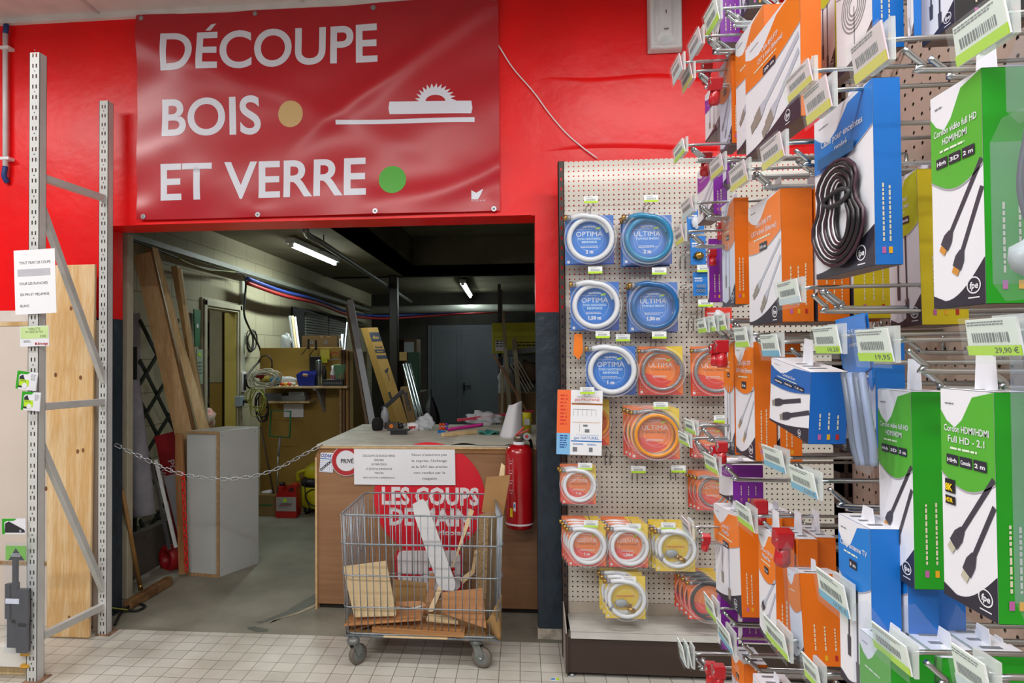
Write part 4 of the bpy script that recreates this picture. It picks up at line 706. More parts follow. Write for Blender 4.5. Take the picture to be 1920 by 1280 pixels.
tag(b.build('red_plastic_chain'), 'bright red plastic chain hanging beside the white cabinet', 'chain')
b = MB(); b.tube([P(229, 918, Y=4.05), P(262, 1096, Y=4.2)], .0135, wood('broom_handle', 'b98d55', '98703c', 2, 9), 10); b.tube([P(262, 1094, Y=4.2), P(264, 1106, Y=4.2)], [.012, .016], BRASS, 8); o = tag(b.build('broom_handle'), 'wooden broom handle leaning on the left jamb', 'broom handle')
b = MB(); a, c = P(238, 1135, Z=.03), P(318, 1088, Z=.03); b.beam(a, c, .06, .05, wood('worn_wood', '8d6a44', '5f3f22', 0, 8), (0, 0, 1)); tag(b.build('wood_bar', bevel=.008), 'worn brown wooden bar lying on the concrete by the left jamb', 'wood bar')
b = MB(); b.tube([P(280, 1048, Z=.012), P(318, 1034, Z=.012)], .007, WHITE, 8); tag(b.build('white_rod'), 'short white rod lying on the floor by the red reel', 'rod')
b = MB(); b.tube(smooth([P(x, y, Z=.01) for x, y in ((236, 1085), (270, 1068), (300, 1052))], 5), .005, BC, 6); tag(b.build('floor_cable'), 'thin black cable on the floor behind the wooden bar', 'cable')
b = MB(); b.tube(smooth([P(x, y, Z=z) for x, y, z in ((180, 1128, .05), (205, 1138, .06), (235, 1143, .02), (258, 1144, .012), (272, 1136, .012), (258, 1132, .012), (236, 1139, .03), (226, 1150, .012), (216, 1170, .012))], 6), .007, BC, 6)
b.tube(smooth([P(x, y, Z=z+.008) for x, y, z in ((180, 1128, .05), (205, 1138, .06), (240, 1143, .02))], 6), .004, GYC, 6); tag(b.build('looped_cable'), 'black and yellow cable looped on the floor at the left jamb', 'cable')
# white cabinet
WCB = mat('white_melamine_box', 'b6bab8', .35, noise=(4, .03)); f0, f1, f2 = P(350, 1077, Z=0), P(412, 1082, Z=0), P(485, 1056, Z=0); hC = 1.0
cb = thing('white_cabinet', 'tall white melamine box with raw chipboard edges left of the opening', 'cabinet', (f1.x, f1.y, 0))
f3 = f0+f2-f1; b = MB(); U = Vector((0, 0, hC)); cor = [f0, f1, f2, f3]; b.add(cor+[p+U for p in cor], [(3, 2, 1, 0), (4, 5, 6, 7), (0, 1, 5, 4), (1, 2, 6, 5), (2, 3, 7, 6), (3, 0, 4, 7)], WCB); b.build('carcass', cb, bevel=.002)
b = MB(); F = frame(f0+Vector((0, 0, 0)), f1-f0, (0, 0, 1)); wd = (f1-f0).length; e = .018
for x0, y0, x1, y1 in ((0, 0, wd, e), (0, hC-e, wd, hC), (wd-e, e, wd, hC-e)): b.prism(F@Matrix.Translation((0, 0, .012)), [(x0, y0), (x1, y0), (x1, y1), (x0, y1)], .0125, MDF)
b.build('raw_edge', cb)
b = MB(); F2 = frame(f1, f2-f1, (0, 0, 1)); w2 = (f2-f1).length
for x, y in ((.02, .97), (w2-.03, .97), (.02, .6), (w2-.03, .6), (.02, .05), (w2-.03, .05)): b.disc(F2, x, y, .004, .001, GREYT, 8)
b.build('screws', cb)
# conduit, sockets, cables on the block wall
b = MB(); a, c = P(455, 527, X=XL+.02), P(456, 738, X=XL+.02); b.box((XL, a.y-.03, c.z), (XL+.03, a.y+.03, a.z), mat('trunking', 'a9ab9f', .5)); tag(b.build('wall_trunking'), 'vertical white cable trunking on the block wall', 'trunking')
b = MB(); a = P(458, 716, X=XL+.05); b.box((XL+.0, a.y-.04, a.z-.10), (XL+.05, a.y+.05, a.z+.10), OFFW); b.box((XL+.05, a.y-.02, a.z-.08), (XL+.055, a.y+.04, a.z+.08), BLACK); tag(b.build('power_strip', bevel=.004), 'white and black power strip on the block wall', 'power strip')
b = MB(); a = P(453, 752, X=XL+.05); b.box((XL+.0, a.y-.05, a.z-.05), (XL+.06, a.y+.05, a.z+.05), mat('grey_socket', '8d99a2', .5)); b.tube([(XL+.06, a.y+.02, a.z), (XL+.14, a.y+.03, a.z-.01)], .018, BLACK, 8); tag(b.build('wall_socket', bevel=.004), 'grey wall socket with a black plug below the trunking', 'socket')
def coil(name, cx, cy, X, rr, r, m, turns, lab, sq=1.0, seed=1, jit=.1):
    R = random.Random(seed); c = P(cx, cy, X=X); pts = []; n = turns*12; ph = R.random()*6
    for i in range(n+1): t = i/12*2*math.pi; k = 1+jit*math.sin(t*.37+ph)+jit*.6*math.sin(t*.71); pts.append(c+Vector((.02*math.sin(t*.5+ph), rr*k*math.cos(t), rr*sq*k*math.sin(t+.3*math.sin(t*.2)))))
    b = MB(); b.tube(pts, r, m, 5); return tag(b.build(name), lab, 'cable')
coil('cable_coil', 471, 640, XL+.06, .10, .006, BC, 5, 'small black cable coil hanging on the block wall', 1.0, 3, .12)
def ycoil(name, x0, y0, x1, y1, Y, r, m, turns, lab, seed=1):
    R = random.Random(seed); a, c = P(x0, y1, Y=Y), P(x1, y0, Y=Y); cx, cz = (a.x+c.x)/2, (a.z+c.z)/2; rx, rz = (c.x-a.x)/2, (c.z-a.z)/2; pts = []
    for i in range(turns*10+1):
        t = i/10*2*math.pi; k = .82+.18*math.sin(t*.31+seed); pts.append((cx+rx*k*math.cos(t+.4*math.sin(t*.23)), Y+.03*math.sin(t*.4), cz+rz*(.8+.2*math.cos(t*.27))*math.sin(t)+rz*.15*math.sin(t*.17)))
    b = MB(); b.tube(pts, r, m, 5); return tag(b.build(name), lab, 'cable')
ycoil('cable_bundle', 464, 693, 527, 728, 6.05, .0065, WC, 8, 'tangled bundle of white cable hanging beside the workbench', 2)
ycoil('cable_bundle', 462, 724, 500, 778, 6.15, .006, GYC, 4, 'green and yellow cable loops hanging under the white bundle', 5)
ycoil('cable_bundle', 478, 730, 505, 800, 6.3, .008, BC, 3, 'black cable loops hanging below the end of the workbench shelf', 4)
# workbench wall
YBP = 6.75; b = MB(); a, c = P(487, 652, Y=YBP), P(641, 652, Y=YBP); b.box((a.x, YBP, 0), (c.x, YBP+.03, a.z), OCH); tag(b.build('ochre_board', bevel=.003), 'large ochre panel standing behind the workbench shelves', 'panel')
for k, (x0, x1, c_) in enumerate(((641, 645, MDF), (646, 650, wood('brown_sheet', '7d5d37', '5f4426', 2, 6)), (651, 656, MDFB), (657, 664, mat('olive_sheet', '857342', .6)))):
    a, c = P(x0, 655+k, Y=6.55), P(x1, 655, Y=6.55); b = MB(); b.box((a.x, 6.45+.02*k, 0), (c.x, 7.1, a.z), c_); tag(b.build('upright_sheet', bevel=.002), ('first', 'second', 'third', 'last')[k]+' brown sheet standing edge on right of the ochre panel', 'sheet', 'sheets beside the workbench')
zS = P(560, 724, Y=6.4).z; a, c = P(486, 724, Y=6.4), P(651, 724, Y=6.4); ws = thing('workbench_shelf', 'upper pale wooden shelf crowded with tools on the ochre panel', 'shelf', ((a.x+c.x)/2, 6.6, zS-.03))
b = MB(); b.box((a.x, 6.4, zS-.02), (c.x, YBP, zS), LB2); b.build('shelf_board', ws, bevel=.002)
b = MB(); q = P(600, 730, Y=6.6); b.box((q.x-.015, 6.42, zS-.04), (q.x+.015, YBP, zS-.02), GREY); b.add([(q.x-.012, 6.5, zS-.04), (q.x+.012, 6.5, zS-.04), (q.x+.012, YBP, zS-.28), (q.x-.012, YBP, zS-.28), (q.x-.012, YBP, zS-.04), (q.x+.012, YBP, zS-.04)], [(0, 1, 2, 3), (0, 3, 4), (1, 5, 2)], GREY); b.build('shelf_bracket', ws)
zL = P(540, 752, Y=6.5).z; a, c = P(497, 752, Y=6.5), P(580, 752, Y=6.5); b = MB(); b.box((a.x, 6.5, zL-.02), (c.x, YBP, zL), LB2); tag(b.build('small_shelf', bevel=.002), 'lower short wooden shelf under the tool shelf', 'shelf')
def sbox(x0, y0, x1, m, lab, name='box', cat='box', Y=6.5, dep=.1, z=None, fn=None): return ybox(name, x0, y0, x1, y0+10, Y, dep, m, lab, cat, fn, .003, None, None, zS if z is None else z)
sbox(497, 737, 528, mat('grey_case', '5c6066', .5), 'dark case at the left of the lower shelf', Y=6.55, dep=.12, z=zL); sbox(528, 742, 572, mat('silver_case', '83898c', .5), 'flat silver case on the lower shelf', Y=6.54, dep=.15, z=zL)
ybox('parts_box', 541, 734, 570, 742, 6.58, .1, mat('pale_case', 'a6a8a8', .5), 'pale box on top of the flat silver case', 'box', lambda b, F, w, h: b.scrib(F, w*.1, h*.6, w*.9, 2, .001, TXT, h*.28))
b = MB(); q = P(519, 746, Y=6.53); b.lathe([(0, 0), (.04, 0), (.04, .05), (.025, .05), (.025, 0)], mat('tape_tan', 'b59a6a', .5), Matrix.Translation((q.x, 6.62, zL)), 16); tag(b.build('tape_roll'), 'roll of tan tape on the lower shelf', 'tape')
sheet('white_sheet', [(532, 757), (569, 757), (569, 782), (532, 782)], YBP-.03, 'blank white sheet pinned under the lower shelf', 'paper', None)
FEA = (('a03038', 488, 681, 'red'), ('96852f', 499, 690, 'yellow'), ('1f6b8f', 516, 690, 'blue'))
dz_ = thing('feather_duster', 'multicoloured fluffy duster at the left end of the tool shelf', 'duster', P(500, 715, Y=6.45))
for i, (hx, x, y, nm) in enumerate(FEA): q = P(x, y, Y=6.45); b = MB(); q.z = min(q.z, zS+.05 if i else zS+.12); b.blob(q, .048, mat(nm+'_fluff', hx, .95, bump=(80, 1, .02)), .2, i, 9); tag(b.build('fluff', dz_), nm+' fluffy part')
b = MB(); b.tube(smooth([P(x, y, Y=6.5) for x, y in ((484, 678), (492, 668), (502, 667), (509, 675), (510, 690))], 5), .007, BC, 6); b.build('wire', dz_)
for k, (x, y, hx, nm) in enumerate(((527, 716, 'c8401c', 'orange-red'), (534, 714, 'd8b02a', 'yellow'), (541, 714, 'c8401c', 'bright red'), (548, 716, 'b9b4a8', 'whitish'))):
    b = MB(); q = P(x, y, Y=6.43); b.blob((q.x, 6.46, zS+.018), .02, mat('bit_'+str(hx), hx, .5), .25, k, 6, (1.2, 1, .85)); tag(b.build('small_tool'), 'small '+nm+' plastic oddment on the tool shelf', 'oddment', 'oddments on the tool shelf')
b = MB(); q = P(540, 706, Y=6.6); b.blob((q.x, 6.62, zS+.045), .05, PB, .3, 4, 9, (1.6, .7, .9)); tag(b.build('plastic_bag'), 'small clear bag of parts on the tool shelf left of the blue bin', 'bag')
BB = mat('blue_bin', '1c2f9a', .35); a, c = P(556, 696, Y=6.45), P(591, 720, Y=6.45); b = MB(); x0, x1, z1 = a.x, c.x, a.z
b.add([(x0+.02, 6.45, zS), (x1-.01, 6.45, zS), (x1, 6.44, z1-.03), (x0, 6.44, z1-.03), (x0+.02, 6.6, zS), (x1-.01, 6.6, zS), (x1, 6.62, z1), (x0, 6.62, z1)], [(0, 1, 2, 3), (5, 4, 7, 6), (4, 0, 3, 7), (1, 5, 6, 2), (4, 5, 1, 0)], BB)
tag(b.build('storage_bin', solid=.004), 'blue plastic storage bin on the tool shelf', 'bin')
b = MB(); q = P(573, 703, Y=6.45); b.blob((q.x, 6.435, q.z), .018, mat('tan_part', 'c89a6a', .5), .3, 3, 6, (1.6, .4, .8)); tag(b.build('sticker_scrap'), 'tan scrap stuck on the front of the blue bin', 'scrap')
def bottle(x, y0, prof, m, lab, name, cat, Y=6.5, z=None, cap=None):
    "profile given as fractions of the photographed height"
    q = P(x, y0, Y=Y); z = zS if z is None else z; h = q.z-z; b = MB(); b.lathe([(r, f*h) for r, f in prof], m, Matrix.Translation((q.x, Y, z)), 16)
    if cap: b.lathe([(r, f*h) for r, f in cap[0]], cap[1], Matrix.Translation((q.x, Y, z)), 12)
    return tag(b.build(name), lab, cat)
bottle(598, 674, [(0, 0), (.03, 0), (.031, .9), (.028, .97), (0, 1)], mat('brushed_flask', '7d888c', .3, .8), 'tall brushed steel flask on the tool shelf', 'steel_flask', 'flask')
bottle(608, 684, [(0, 0), (.022, 0), (.022, .7), (.012, .85), (.012, 1), (0, 1)], BLACK, 'slim dark bottle just right of the steel flask', 'dark_bottle', 'bottle', 6.47)
sbox(580, 668, 600, BLACK, 'black box standing behind the steel flask', Y=6.66, dep=.05)
sbox(604, 711, 643, mat('battery_black', '22262a', .5), 'long black charger on the tool shelf under the green cup', 'battery_charger', 'charger', Y=6.42, dep=.06, fn=lambda b, F, w, h: [b.rect(F, w*(.1+.11*k), h*.3, w*(.16+.11*k), h*.6, .001, GREYT) for k in range(8)])
bottle(624, 676, [(0, 0), (.024, 0), (.024, .5), (.012, .62), (.012, .8), (0, .8)], OFFW, 'white spray bottle with a red label on the tool shelf', 'spray_bottle', 'bottle', 6.53, None, ([(.0245, .12), (.0245, .42)], mat('pink_label', 'b2304c', .5)))
bottle(638, 683, [(0, 0), (.04, 0), (.062, .93), (.066, .95), (.066, 1), (.06, 1), (.036, .03)], mat('green_cup', '7fae86', .35), 'translucent green plastic cup on the tool shelf', 'plastic_cup', 'cup', 6.5, zS+.0)
b = MB(); a, c = P(601, 655, Y=6.72), P(618, 674, Y=6.72); b.box((a.x, 6.715, c.z), (c.x, 6.745, a.z), mat('yellow_card', 'c4b84a', .6)); b.box((a.x+.0, 6.70, c.z-.03), (c.x-.02, 6.715, c.z+.02), mat('bright_yellow', 'c9c82a', .5)); tag(b.build('yellow_card'), 'yellow card and clip pinned at the top of the ochre panel', 'card')
b = MB(); F = FY((0, 6.73, 0)); q = P(628, 672, Y=6.73); b.ring(F, q.x, q.z, .055, .066, 0, mat('saw_orange', 'a8402a', .5), 20, 1, .2, 2.9); b.add([(q.x-.05, 6.73, q.z-.02), (q.x+.06, 6.73, q.z-.01), (q.x+.06, 6.73, q.z+.0), (q.x-.05, 6.73, q.z-.005)], [(0, 1, 2, 3)], STEEL); tag(b.build('bow_saw', solid=.006), 'small red bow saw hung at the top right of the ochre panel', 'saw')
b = MB(); a, c = P(566, 629, Y=6.9), P(632, 654, Y=6.9); z0, z1 = c.z, a.z; w = c.x-a.x
b.prism(FY((a.x, 6.9, z0)), [(0, 0), (w, 0), (w, z1-z0), (w*.82, z1-z0), (w*.80, (z1-z0)*.85), (w*.72, (z1-z0)*.85), (w*.70, z1-z0), (w*.6, z1-z0), (w*.58, (z1-z0)*.82), (w*.54, (z1-z0)*.82), (w*.52, z1-z0), (0, z1-z0)], .2, mat('old_carton', '6f5432', .8))
for fx in (.28, .68): b.ring(FY((a.x, 6.899, z0)), w*fx, (z1-z0)*.5, .008, .02, .001, GREYT, 16)
tag(b.build('notched_carton'), 'brown carton with a notched top edge above the ochre panel', 'carton')
for x0, y0, x1, y1, r, nm, m in ((543, 592, 552, 652, .014, 'grey', GREY), (548, 592, 556, 652, .014, 'tan', LB2), (553, 594, 561, 652, .012, 'white', WHITE), (636, 634, 634, 655, .014, 'short white', WHITE), (642, 626, 640, 655, .014, 'middle pale', OFFW), (652, 604, 646, 660, .016, 'tall silvery', STEEL)):
    b = MB(); b.tube([P(x0, y0, Y=7.0), P(x1+(x1-x0)*4.5, 945, Y=6.95)], r, m, 8); tag(b.build('leaning_tube'), nm+' tube standing behind the top edge of the workbench panel, '+('at the left' if x0 < 600 else 'at the right'), 'tube', 'tubes behind the workbench')
b = MB(); q = P(537, 640, Y=6.85); b.blob(q, .07, PB, .25, 7, 10, (.8, .6, 1.1)); tag(b.build('plastic_bag'), 'whitish plastic bag hanging above the left of the ochre panel', 'bag')
for k, (x, y) in enumerate(((578, 645), (592, 647))):
    b = MB(); q = P(x, y, Y=6.7); b.box((q.x-.008, 6.70, q.z-.05), (q.x+.008, 6.72, q.z+.05), BLACK); b.beam((q.x, 6.7, q.z-.02), (q.x-.07, 6.7, q.z-.11), .006, .006, BLACK, (0, 1, 0)); tag(b.build('clamp'), ('left' if k == 0 else 'right')+' black clamp gripping the top edge of the ochre panel', 'clamp', 'clamps on the ochre panel')
GF = mat('green_frame', '1d6f42', .5); sf = thing('frame_stand', 'green rectangular frame on a thin pole in front of the ochre panel', 'stand', P(522, 955, Y=6.4))
b = MB(); c = [P(x, y, Y=6.4) for x, y in ((508, 769), (545, 771), (543, 820), (506, 817))]; b.tube(c, .010, GF, 6, True); b.build('frame', sf)
b = MB(); b.tube([P(525, 820, Y=6.4), P(522, 855, Y=6.4)], .011, GREY, 8); b.tube([P(522, 855, Y=6.4), P(518, 955, Y=6.42)], .008, STEEL, 8); b.build('pole', sf)
b = MB(); b.tube([P(489, 800, Y=6.5), P(513, 925, Y=6.35)], .010, mat('dark_stick', '4a3c2c', .6), 8); tag(b.build('thin_stick'), 'thin dark stick leaning on the ochre panel left of the green frame', 'stick')
# floor objects behind the cabinet
JR = mat('jerrycan_red', 'b3201c', .35, noise=(5, .05)); q = P(540, 968, Z=0); jy = q.y; a, c = P(521, 968, Y=jy), P(560, 905, Y=jy); w = c.x-a.x; h = c.z
jc = thing('jerrycan', 'red jerrycan with a silver ASPEN label on the concrete floor', 'jerrycan', (q.x, jy, 0))
pr = [(.04, 0), (.96, 0), (1, .04), (1, .60), (.98, .66), (.97, .90), (.9, .97), (.7, .985), (.58, .93), (.48, .80), (.36, .74), (.34, .92), (.12, .92), (.12, .76), (.02, .66), (0, .6), (0, .04)]
b = MB(); Fj = FY((a.x, jy-.06, 0)); b.prism(Fj, [(x*w, y*h) for x, y in pr], .13, JR); b.build('can_body', jc, bevel=.008)
b = MB(); b.prism(frame((a.x, jy-.063, 0), (1, 0, 0), (0, 0, 1)), [(w*x, h*y) for x, y in ((.62, .78), (.86, .78), (.86, .88), (.74, .9), (.64, .86))], .136, mat('shadow_gap', '3a1412', .8)); b.build('handle_hole', jc)
b = MB(); b.rect(Fj, w*.03, h*.2, w*.97, h*.62, .002, mat('silver_label', 'a4a3a0', .4)); b.disc(Fj, w*.45, h*.52, w*.1, .003, LIME, 16); b.text(Fj, 'ASPEN', w*.45, h*.385, h*.05, .003, TXT, 'c', w*.5, .02); b.text(Fj, '2', w*.76, h*.385, h*.06, .003, REDP, 'c', None, .02); b.rect(Fj, w*.15, h*.355, w*.75, h*.37, .003, REDP); b.scrib(Fj, w*.15, h*.33, w*.7, 2, .003, GREYT, .006); b.build('label', jc)
b = MB(); b.lathe([(0, 0), (.028, 0), (.028, .03), (0, .03)], BLACK, Matrix.Translation((a.x+w*.22, jy, h*.915)), 14); b.build('cap', jc)
YV = mat('vacuum_yellow', 'c6c01e', .4); vq = P(585, 962, Z=0); vx, vy = vq.x+.04, vq.y+.1; va = thing('wet_vacuum', 'yellow and black wet vacuum cleaner half hidden behind the counter', 'vacuum cleaner', (vx, vy, 0)); zt = P(585, 865, Y=vy).z
b = MB(); b.lathe([(0, .05), (.15, .05), (.17, .08), (.165, zt*.55), (.15, zt*.58)], YV, Matrix.Translation((vx, vy, 0)), 24); b.build('tank', va)
b = MB(); b.lathe([(.15, zt*.5), (.175, zt*.56), (.17, zt*.66), (.13, zt*.7)], BLACK, Matrix.Translation((vx, vy, 0)), 24); b.build('motor_head', va)
b = MB(); b.lathe([(.12, zt*.68), (.15, zt*.74), (.13, zt*.9), (.07, zt*.99), (0, zt)], YV, Matrix.Translation((vx, vy, 0)), 24); b.tube(smooth([(vx-.19, vy-.05, zt*.62), (vx-.19, vy-.06, zt*.78), (vx-.12, vy-.06, zt*.84), (vx-.05, vy-.08, zt*.86)], 5), .018, YV, 8); b.build('lid', va)
b = MB(); b.tube(smooth([(vx-.1, vy-.15, zt*.62), (vx-.06, vy-.19, zt*.3), (vx+.03, vy-.19, zt*.2), (vx+.02, vy-.18, zt*.5), (vx-.08, vy-.18, zt*.4), (vx-.02, vy-.19, zt*.1)], 6), .006, BC, 6); b.build('power_cord', va)
for k in range(3): b = MB(); an = -2.2+k*1.3; b.lathe([(0, 0), (.025, 0), (.03, .05), (0, .06)], BLACK, Matrix.Translation((vx+.14*math.cos(an), vy+.14*math.sin(an), 0)), 10); b.build('caster', va)
ybox('floor_carton', 482, 928, 521, 965, 6.3, .25, mat('dull_carton', '7f6a3e', .8), 'dull brown carton on the floor left of the jerrycan', 'carton', lambda b, F, w, h: b.rect(F, w*.1, h*.5, w*.75, h*.56, .001, GF), rest=0)
b = MB(); q = P(500, 925, Y=6.4); b.lathe([(0, -.05), (.028, -.05), (.03, .04), (.014, .06), (0, .06)], OFFW, Matrix.Translation((q.x, 6.42, q.z+.0))@Matrix.Rotation(1.4, 4, 'Y'), 12); tag(b.build('white_bottle'), 'white bottle lying on the dull brown carton', 'bottle')
ybox('flat_carton', 556, 908, 569, 952, 6.5, .1, mat('tan_carton', '8f7a4c', .8), 'narrow tan carton between the jerrycan and the vacuum', 'carton', rest=0)
# beyond the counter
plank([(726, 985), (651, 563), (661, 561), (740, 985)], 5.9, 6.15, .03, mat('profile_white', 'b9bec6', .4), 'long pale aluminium profile leaning behind the counter', 'profile', 'profile')
plank([(718, 985), (647, 570), (651, 568), (724, 985)], 5.95, 6.2, .02, mat('profile_brown', '6b5038', .5), 'thin brown strip leaning beside the aluminium profile', 'strip', 'strip')
CB1 = mat('carton_front', 'a17c3c', .7, noise=(4, .05)); NV = mat('navy_print', '1d2740', .6)
q0, q1, q2, q3 = P(790, 934, Y=7.3), P(689, 614, Y=7.6), P(706, 609, Y=7.6), P(810, 934, Y=7.3); q2 = q1+(q3-q0); sd = Vector((-.11, .14, 0))
b = MB(); b.add([q0, q1, q2, q3]+[p+sd for p in (q0, q1, q2, q3)], [(0, 1, 2, 3), (7, 6, 5, 4), (0, 4, 5, 1), (1, 5, 6, 2), (2, 6, 7, 3), (3, 7, 4, 0)], CB1); F = affine(q0, q3-q0, q1-q0); W = (q3-q0).length; H = (q1-q0).length
b.rect(F, 0, H*.915, W, H*.97, .002, NV); b.text(F, 'dian', W/2, H*.93, H*.02, .004, mat('carton_tan_print', 'b58f4c', .7), 'c', W*.6, .03); b.text(F, 'Parasol', W/2, H*.875, H*.012, .004, NV, 'c', W*.7, .02)
b.rect(F, 0, H*.845, W, H*.866, .002, NV); b.text(F, 'déporté', W/2, H*.85, H*.009, .004, mat('carton_tan_print'), 'c', W*.6, .02); b.rect(F, 0, H*.81, W, H*.83, .002, NV); b.poly(F, [(W*.3, H*.735), (W*.75, H*.755), (W*.8, H*.75), (W*.45, H*.72)], .002, NV); b.rect(F, W*.5, H*.68, W*.56, H*.74, .002, NV)
tag(b.build('long_carton', bevel=.004), 'tall brown carton with navy print leaning behind the counter', 'carton')
q0, q1, q2, q3 = P(798, 936, Y=7.2), P(750, 726, Y=7.4), P(762, 722, Y=7.4), P(814, 936, Y=7.2); q2 = q1+(q3-q0)
b = MB(); b.add([q0, q1, q2, q3]+[p+Vector((0, .2, 0)) for p in (q0, q1, q2, q3)], [(0, 1, 2, 3), (7, 6, 5, 4), (0, 4, 5, 1), (1, 5, 6, 2), (2, 6, 7, 3), (3, 7, 4, 0)], mat('carton_dark', '7a5b30', .7)); F = affine(q1, q0-q1, q2-q1); b.text(F, 'INVERTI', .06, .02, .05, .004, NV, 'l', .2, .02); b.poly(frame(q0, q3-q0, q1-q0), [(0, .44), (.05, .44), (.09, .40), (.0, .38)], .003, OFFW)
tag(b.build('long_carton', bevel=.004), 'shorter brown carton lettered INVERTI beside the chrome tubes', 'carton')
b = MB(); a, c = P(729, 560, Y=9.6), P(745, 560, Y=9.6); b.box((a.x, 9.6, 0), (c.x, 9.72, ZW), mat('column_brown', '2b201b', .4)); struct(b.build('column', bevel=.01))
ybox('far_table', 740, 735, 790, 760, 9.65, .7, mat('dark_bench', '40372c', .7), 'dark bench carrying the far cartons', 'bench', rest=0)
zFT = P(765, 735, Y=9.65).z+.001
ybox('back_carton', 742, 636, 781, 700, 9.9, .4, mat('shade_carton', '5c4630', .8), 'large brown carton with a white label, far behind the counter', 'carton', lambda b, F, w, h: (b.rect(F, w*.4, h*.62, w*.88, h*.95, .002, mat('label_grey', 'a7abb6', .6)), b.poly(F, [(w*.45, h*.66), (w*.62, h*.66), (w*.5, h*.76)], .004, TXT)), rest=zFT)
ybox('green_crate', 763, 660, 784, 700, 9.7, .19, mat('dark_green', '1d4a38', .6), 'dark green crate in front of the far brown carton', 'crate', rest=zFT)
ybox('small_carton', 749, 660, 763, 676, 7.5, .1, mat('light_carton', '8f7440', .8), 'small tan carton perched on top of the chrome tubes', 'carton')
for k, (x0, y0, x1, y1) in enumerate(((757, 682, 820, 936), (762, 680, 828, 936), (767, 682, 836, 936))):
    b = MB(); b.tube([P(x1, y1, Y=7.0), P(x0, y0, Y=7.3)], .014, CHROME, 10); tag(b.build('chrome_tube'), ('left', 'middle', 'right')[k]+' one of three chrome tubes leaning behind the counter', 'tube', 'chrome tubes')
UM = mat('umbrella_black', '0f0f13', .6); b = MB(); q = P(808, 800, Y=7.6); b.lathe([(.11, 0), (.10, .12), (.07, .22), (.02, .34), (.006, .36), (.006, .42)], UM, Matrix.Translation(q), 8, False); b.tube([q, Vector((q.x, q.y, 0))], .012, UM, 6); tag(b.build('folded_umbrella'), 'black half folded umbrella behind the counter', 'umbrella')
# caulking gun and bottle standing on the counter
b = MB(); q = top(722, 800); b.lathe([(0, 0), (.03, 0), (.032, .10), (.02, .13), (.018, .15)], clear('blue_clear', '9fb4cc', .35, .15), Matrix.Translation(q), 14); b.blob(q+Vector((0, 0, .05)), .024, mat('blue_content', '21466f', .5), .2, 1, 8, (1, 1, 1.8)); tag(b.build('clear_bottle'), 'clear bottle with blue contents at the back left of the counter', 'bottle')
b = MB(); b.beam(q+Vector((-.02, 0, .13)), q+Vector((.14, 0, .27)), .03, .03, BLACK, (0, 1, 0)); b.beam(q+Vector((.05, 0, .20)), q+Vector((.03, 0, .26)), .02, .015, BLACK, (0, 1, 0)); tag(b.build('caulking_gun', bevel=.003), 'black caulking gun leaning on the clear bottle', 'tool')
# shelving at right
DK = mat('dark_shelf', '35322e', .6); su = thing('store_shelving', 'dark metal shelving holding cartons at the back right of the workshop', 'shelving', (.6, 6.9, 0))
b = MB(); x0 = P(935, 700, Y=6.7).x; b.box((x0, 6.6, .93), (x0+1.4, 7.2, .96), DK); b.build('shelf', su); zY = P(960, 662, Y=6.7).z; b = MB(); b.box((x0, 6.6, zY-.03), (x0+1.4, 7.2, zY), TRAY); b.build('shelf', su)
for x in (x0, x0+1.37): 
    for y in (6.6, 7.17): b = MB(); b.box((x, y, 0), (x+.03, y+.03, 2.2), DK); b.build('upright', su)
YC = mat('yellow_carton', 'bcbc22', .6, noise=(5, .06)); 
def f(b, F, w, h):
    b.rect(F, w*.05, h*.08, w*.22, h*.42, .001, OFFW); b.scrib(F, w*.06, h*.38, w*.2, 3, .002, TXT, h*.08); b.rect(F, w*.02, h*.52, w*.98, h*.54, .001, mat('yellow_fold', '8f8f1c', .6)); b.scrib(F, w*.36, h*.33, w*.8, 2, .002, TXT, h*.09)
ybox('yellow_carton', 923, 604, 1040, 658, 6.55, .5, YC, 'big bright yellow carton on the upper shelf at the back right', 'carton', f, rest=zY)
ybox('carton_stand', 934, 799, 1040, 830, 6.38, .18, DK, 'dark base under the wide brown carton', 'base', rest=0)
ybox('brown_carton', 935, 736, 1040, 800, 6.4, .15, mat('right_carton', '6e5432', .8), 'wide brown carton below the yellow carton', 'carton', rest=P(1040, 799, Y=6.38).z+.001)
b = MB(); a, c = P(884, 768, Y=8.0), P(930, 792, Y=8.0); b.box((a.x, 8, .55), (c.x, 8.3, c.z+.05), mat('open_carton', '7d6542', .8)); b.beam((c.x, 8, c.z+.05), (c.x+.1, 8, c.z+.16), .004, .3, mat('open_carton'), (0, 0, 1)); tag(b.build('open_carton'), 'open carton with a raised flap behind the counter', 'carton')
b = MB(); b.box((a.x-.05, 7.95, 0), (c.x+.05, 8.35, .549), DK); tag(b.build('low_stand'), 'dark low stand under the open carton', 'stand')
GWB = wood('grey_batten', '8f8668', '746b50', 2, 8)
for k, (px, Y, lab) in enumerate(((((966, 985), (944, 655), (941, 583), (946, 582), (951, 655), (977, 985)), 6.1, 'tall grey batten in front of the yellow carton'), (((986, 970), (960, 640), (962, 634), (968, 634), (999, 990)), 6.2, 'second grey batten right of the tall one'), (((934, 980), (940, 690), (945, 690), (941, 980)), 6.15, 'thin grey batten left of the tall one'), (((944, 782), (943, 777), (990, 774), (990, 780)), 6.0, 'short horizontal batten behind the paper cone'))):
    plank(list(px), Y-.05, Y, .02, GWB, lab, 'batten', 'batten', .002)
b = MB(); b.beam(P(1122, 1000, Y=5.9), P(925, 664, Y=6.0), .03, .02, wood('brown_batten', '8a5f2c', '6b4418', 2, 8), (0, 1, 0)); tag(b.build('brown_batten', bevel=.002), 'long brown batten slanting across the cartons at the back right', 'batten')
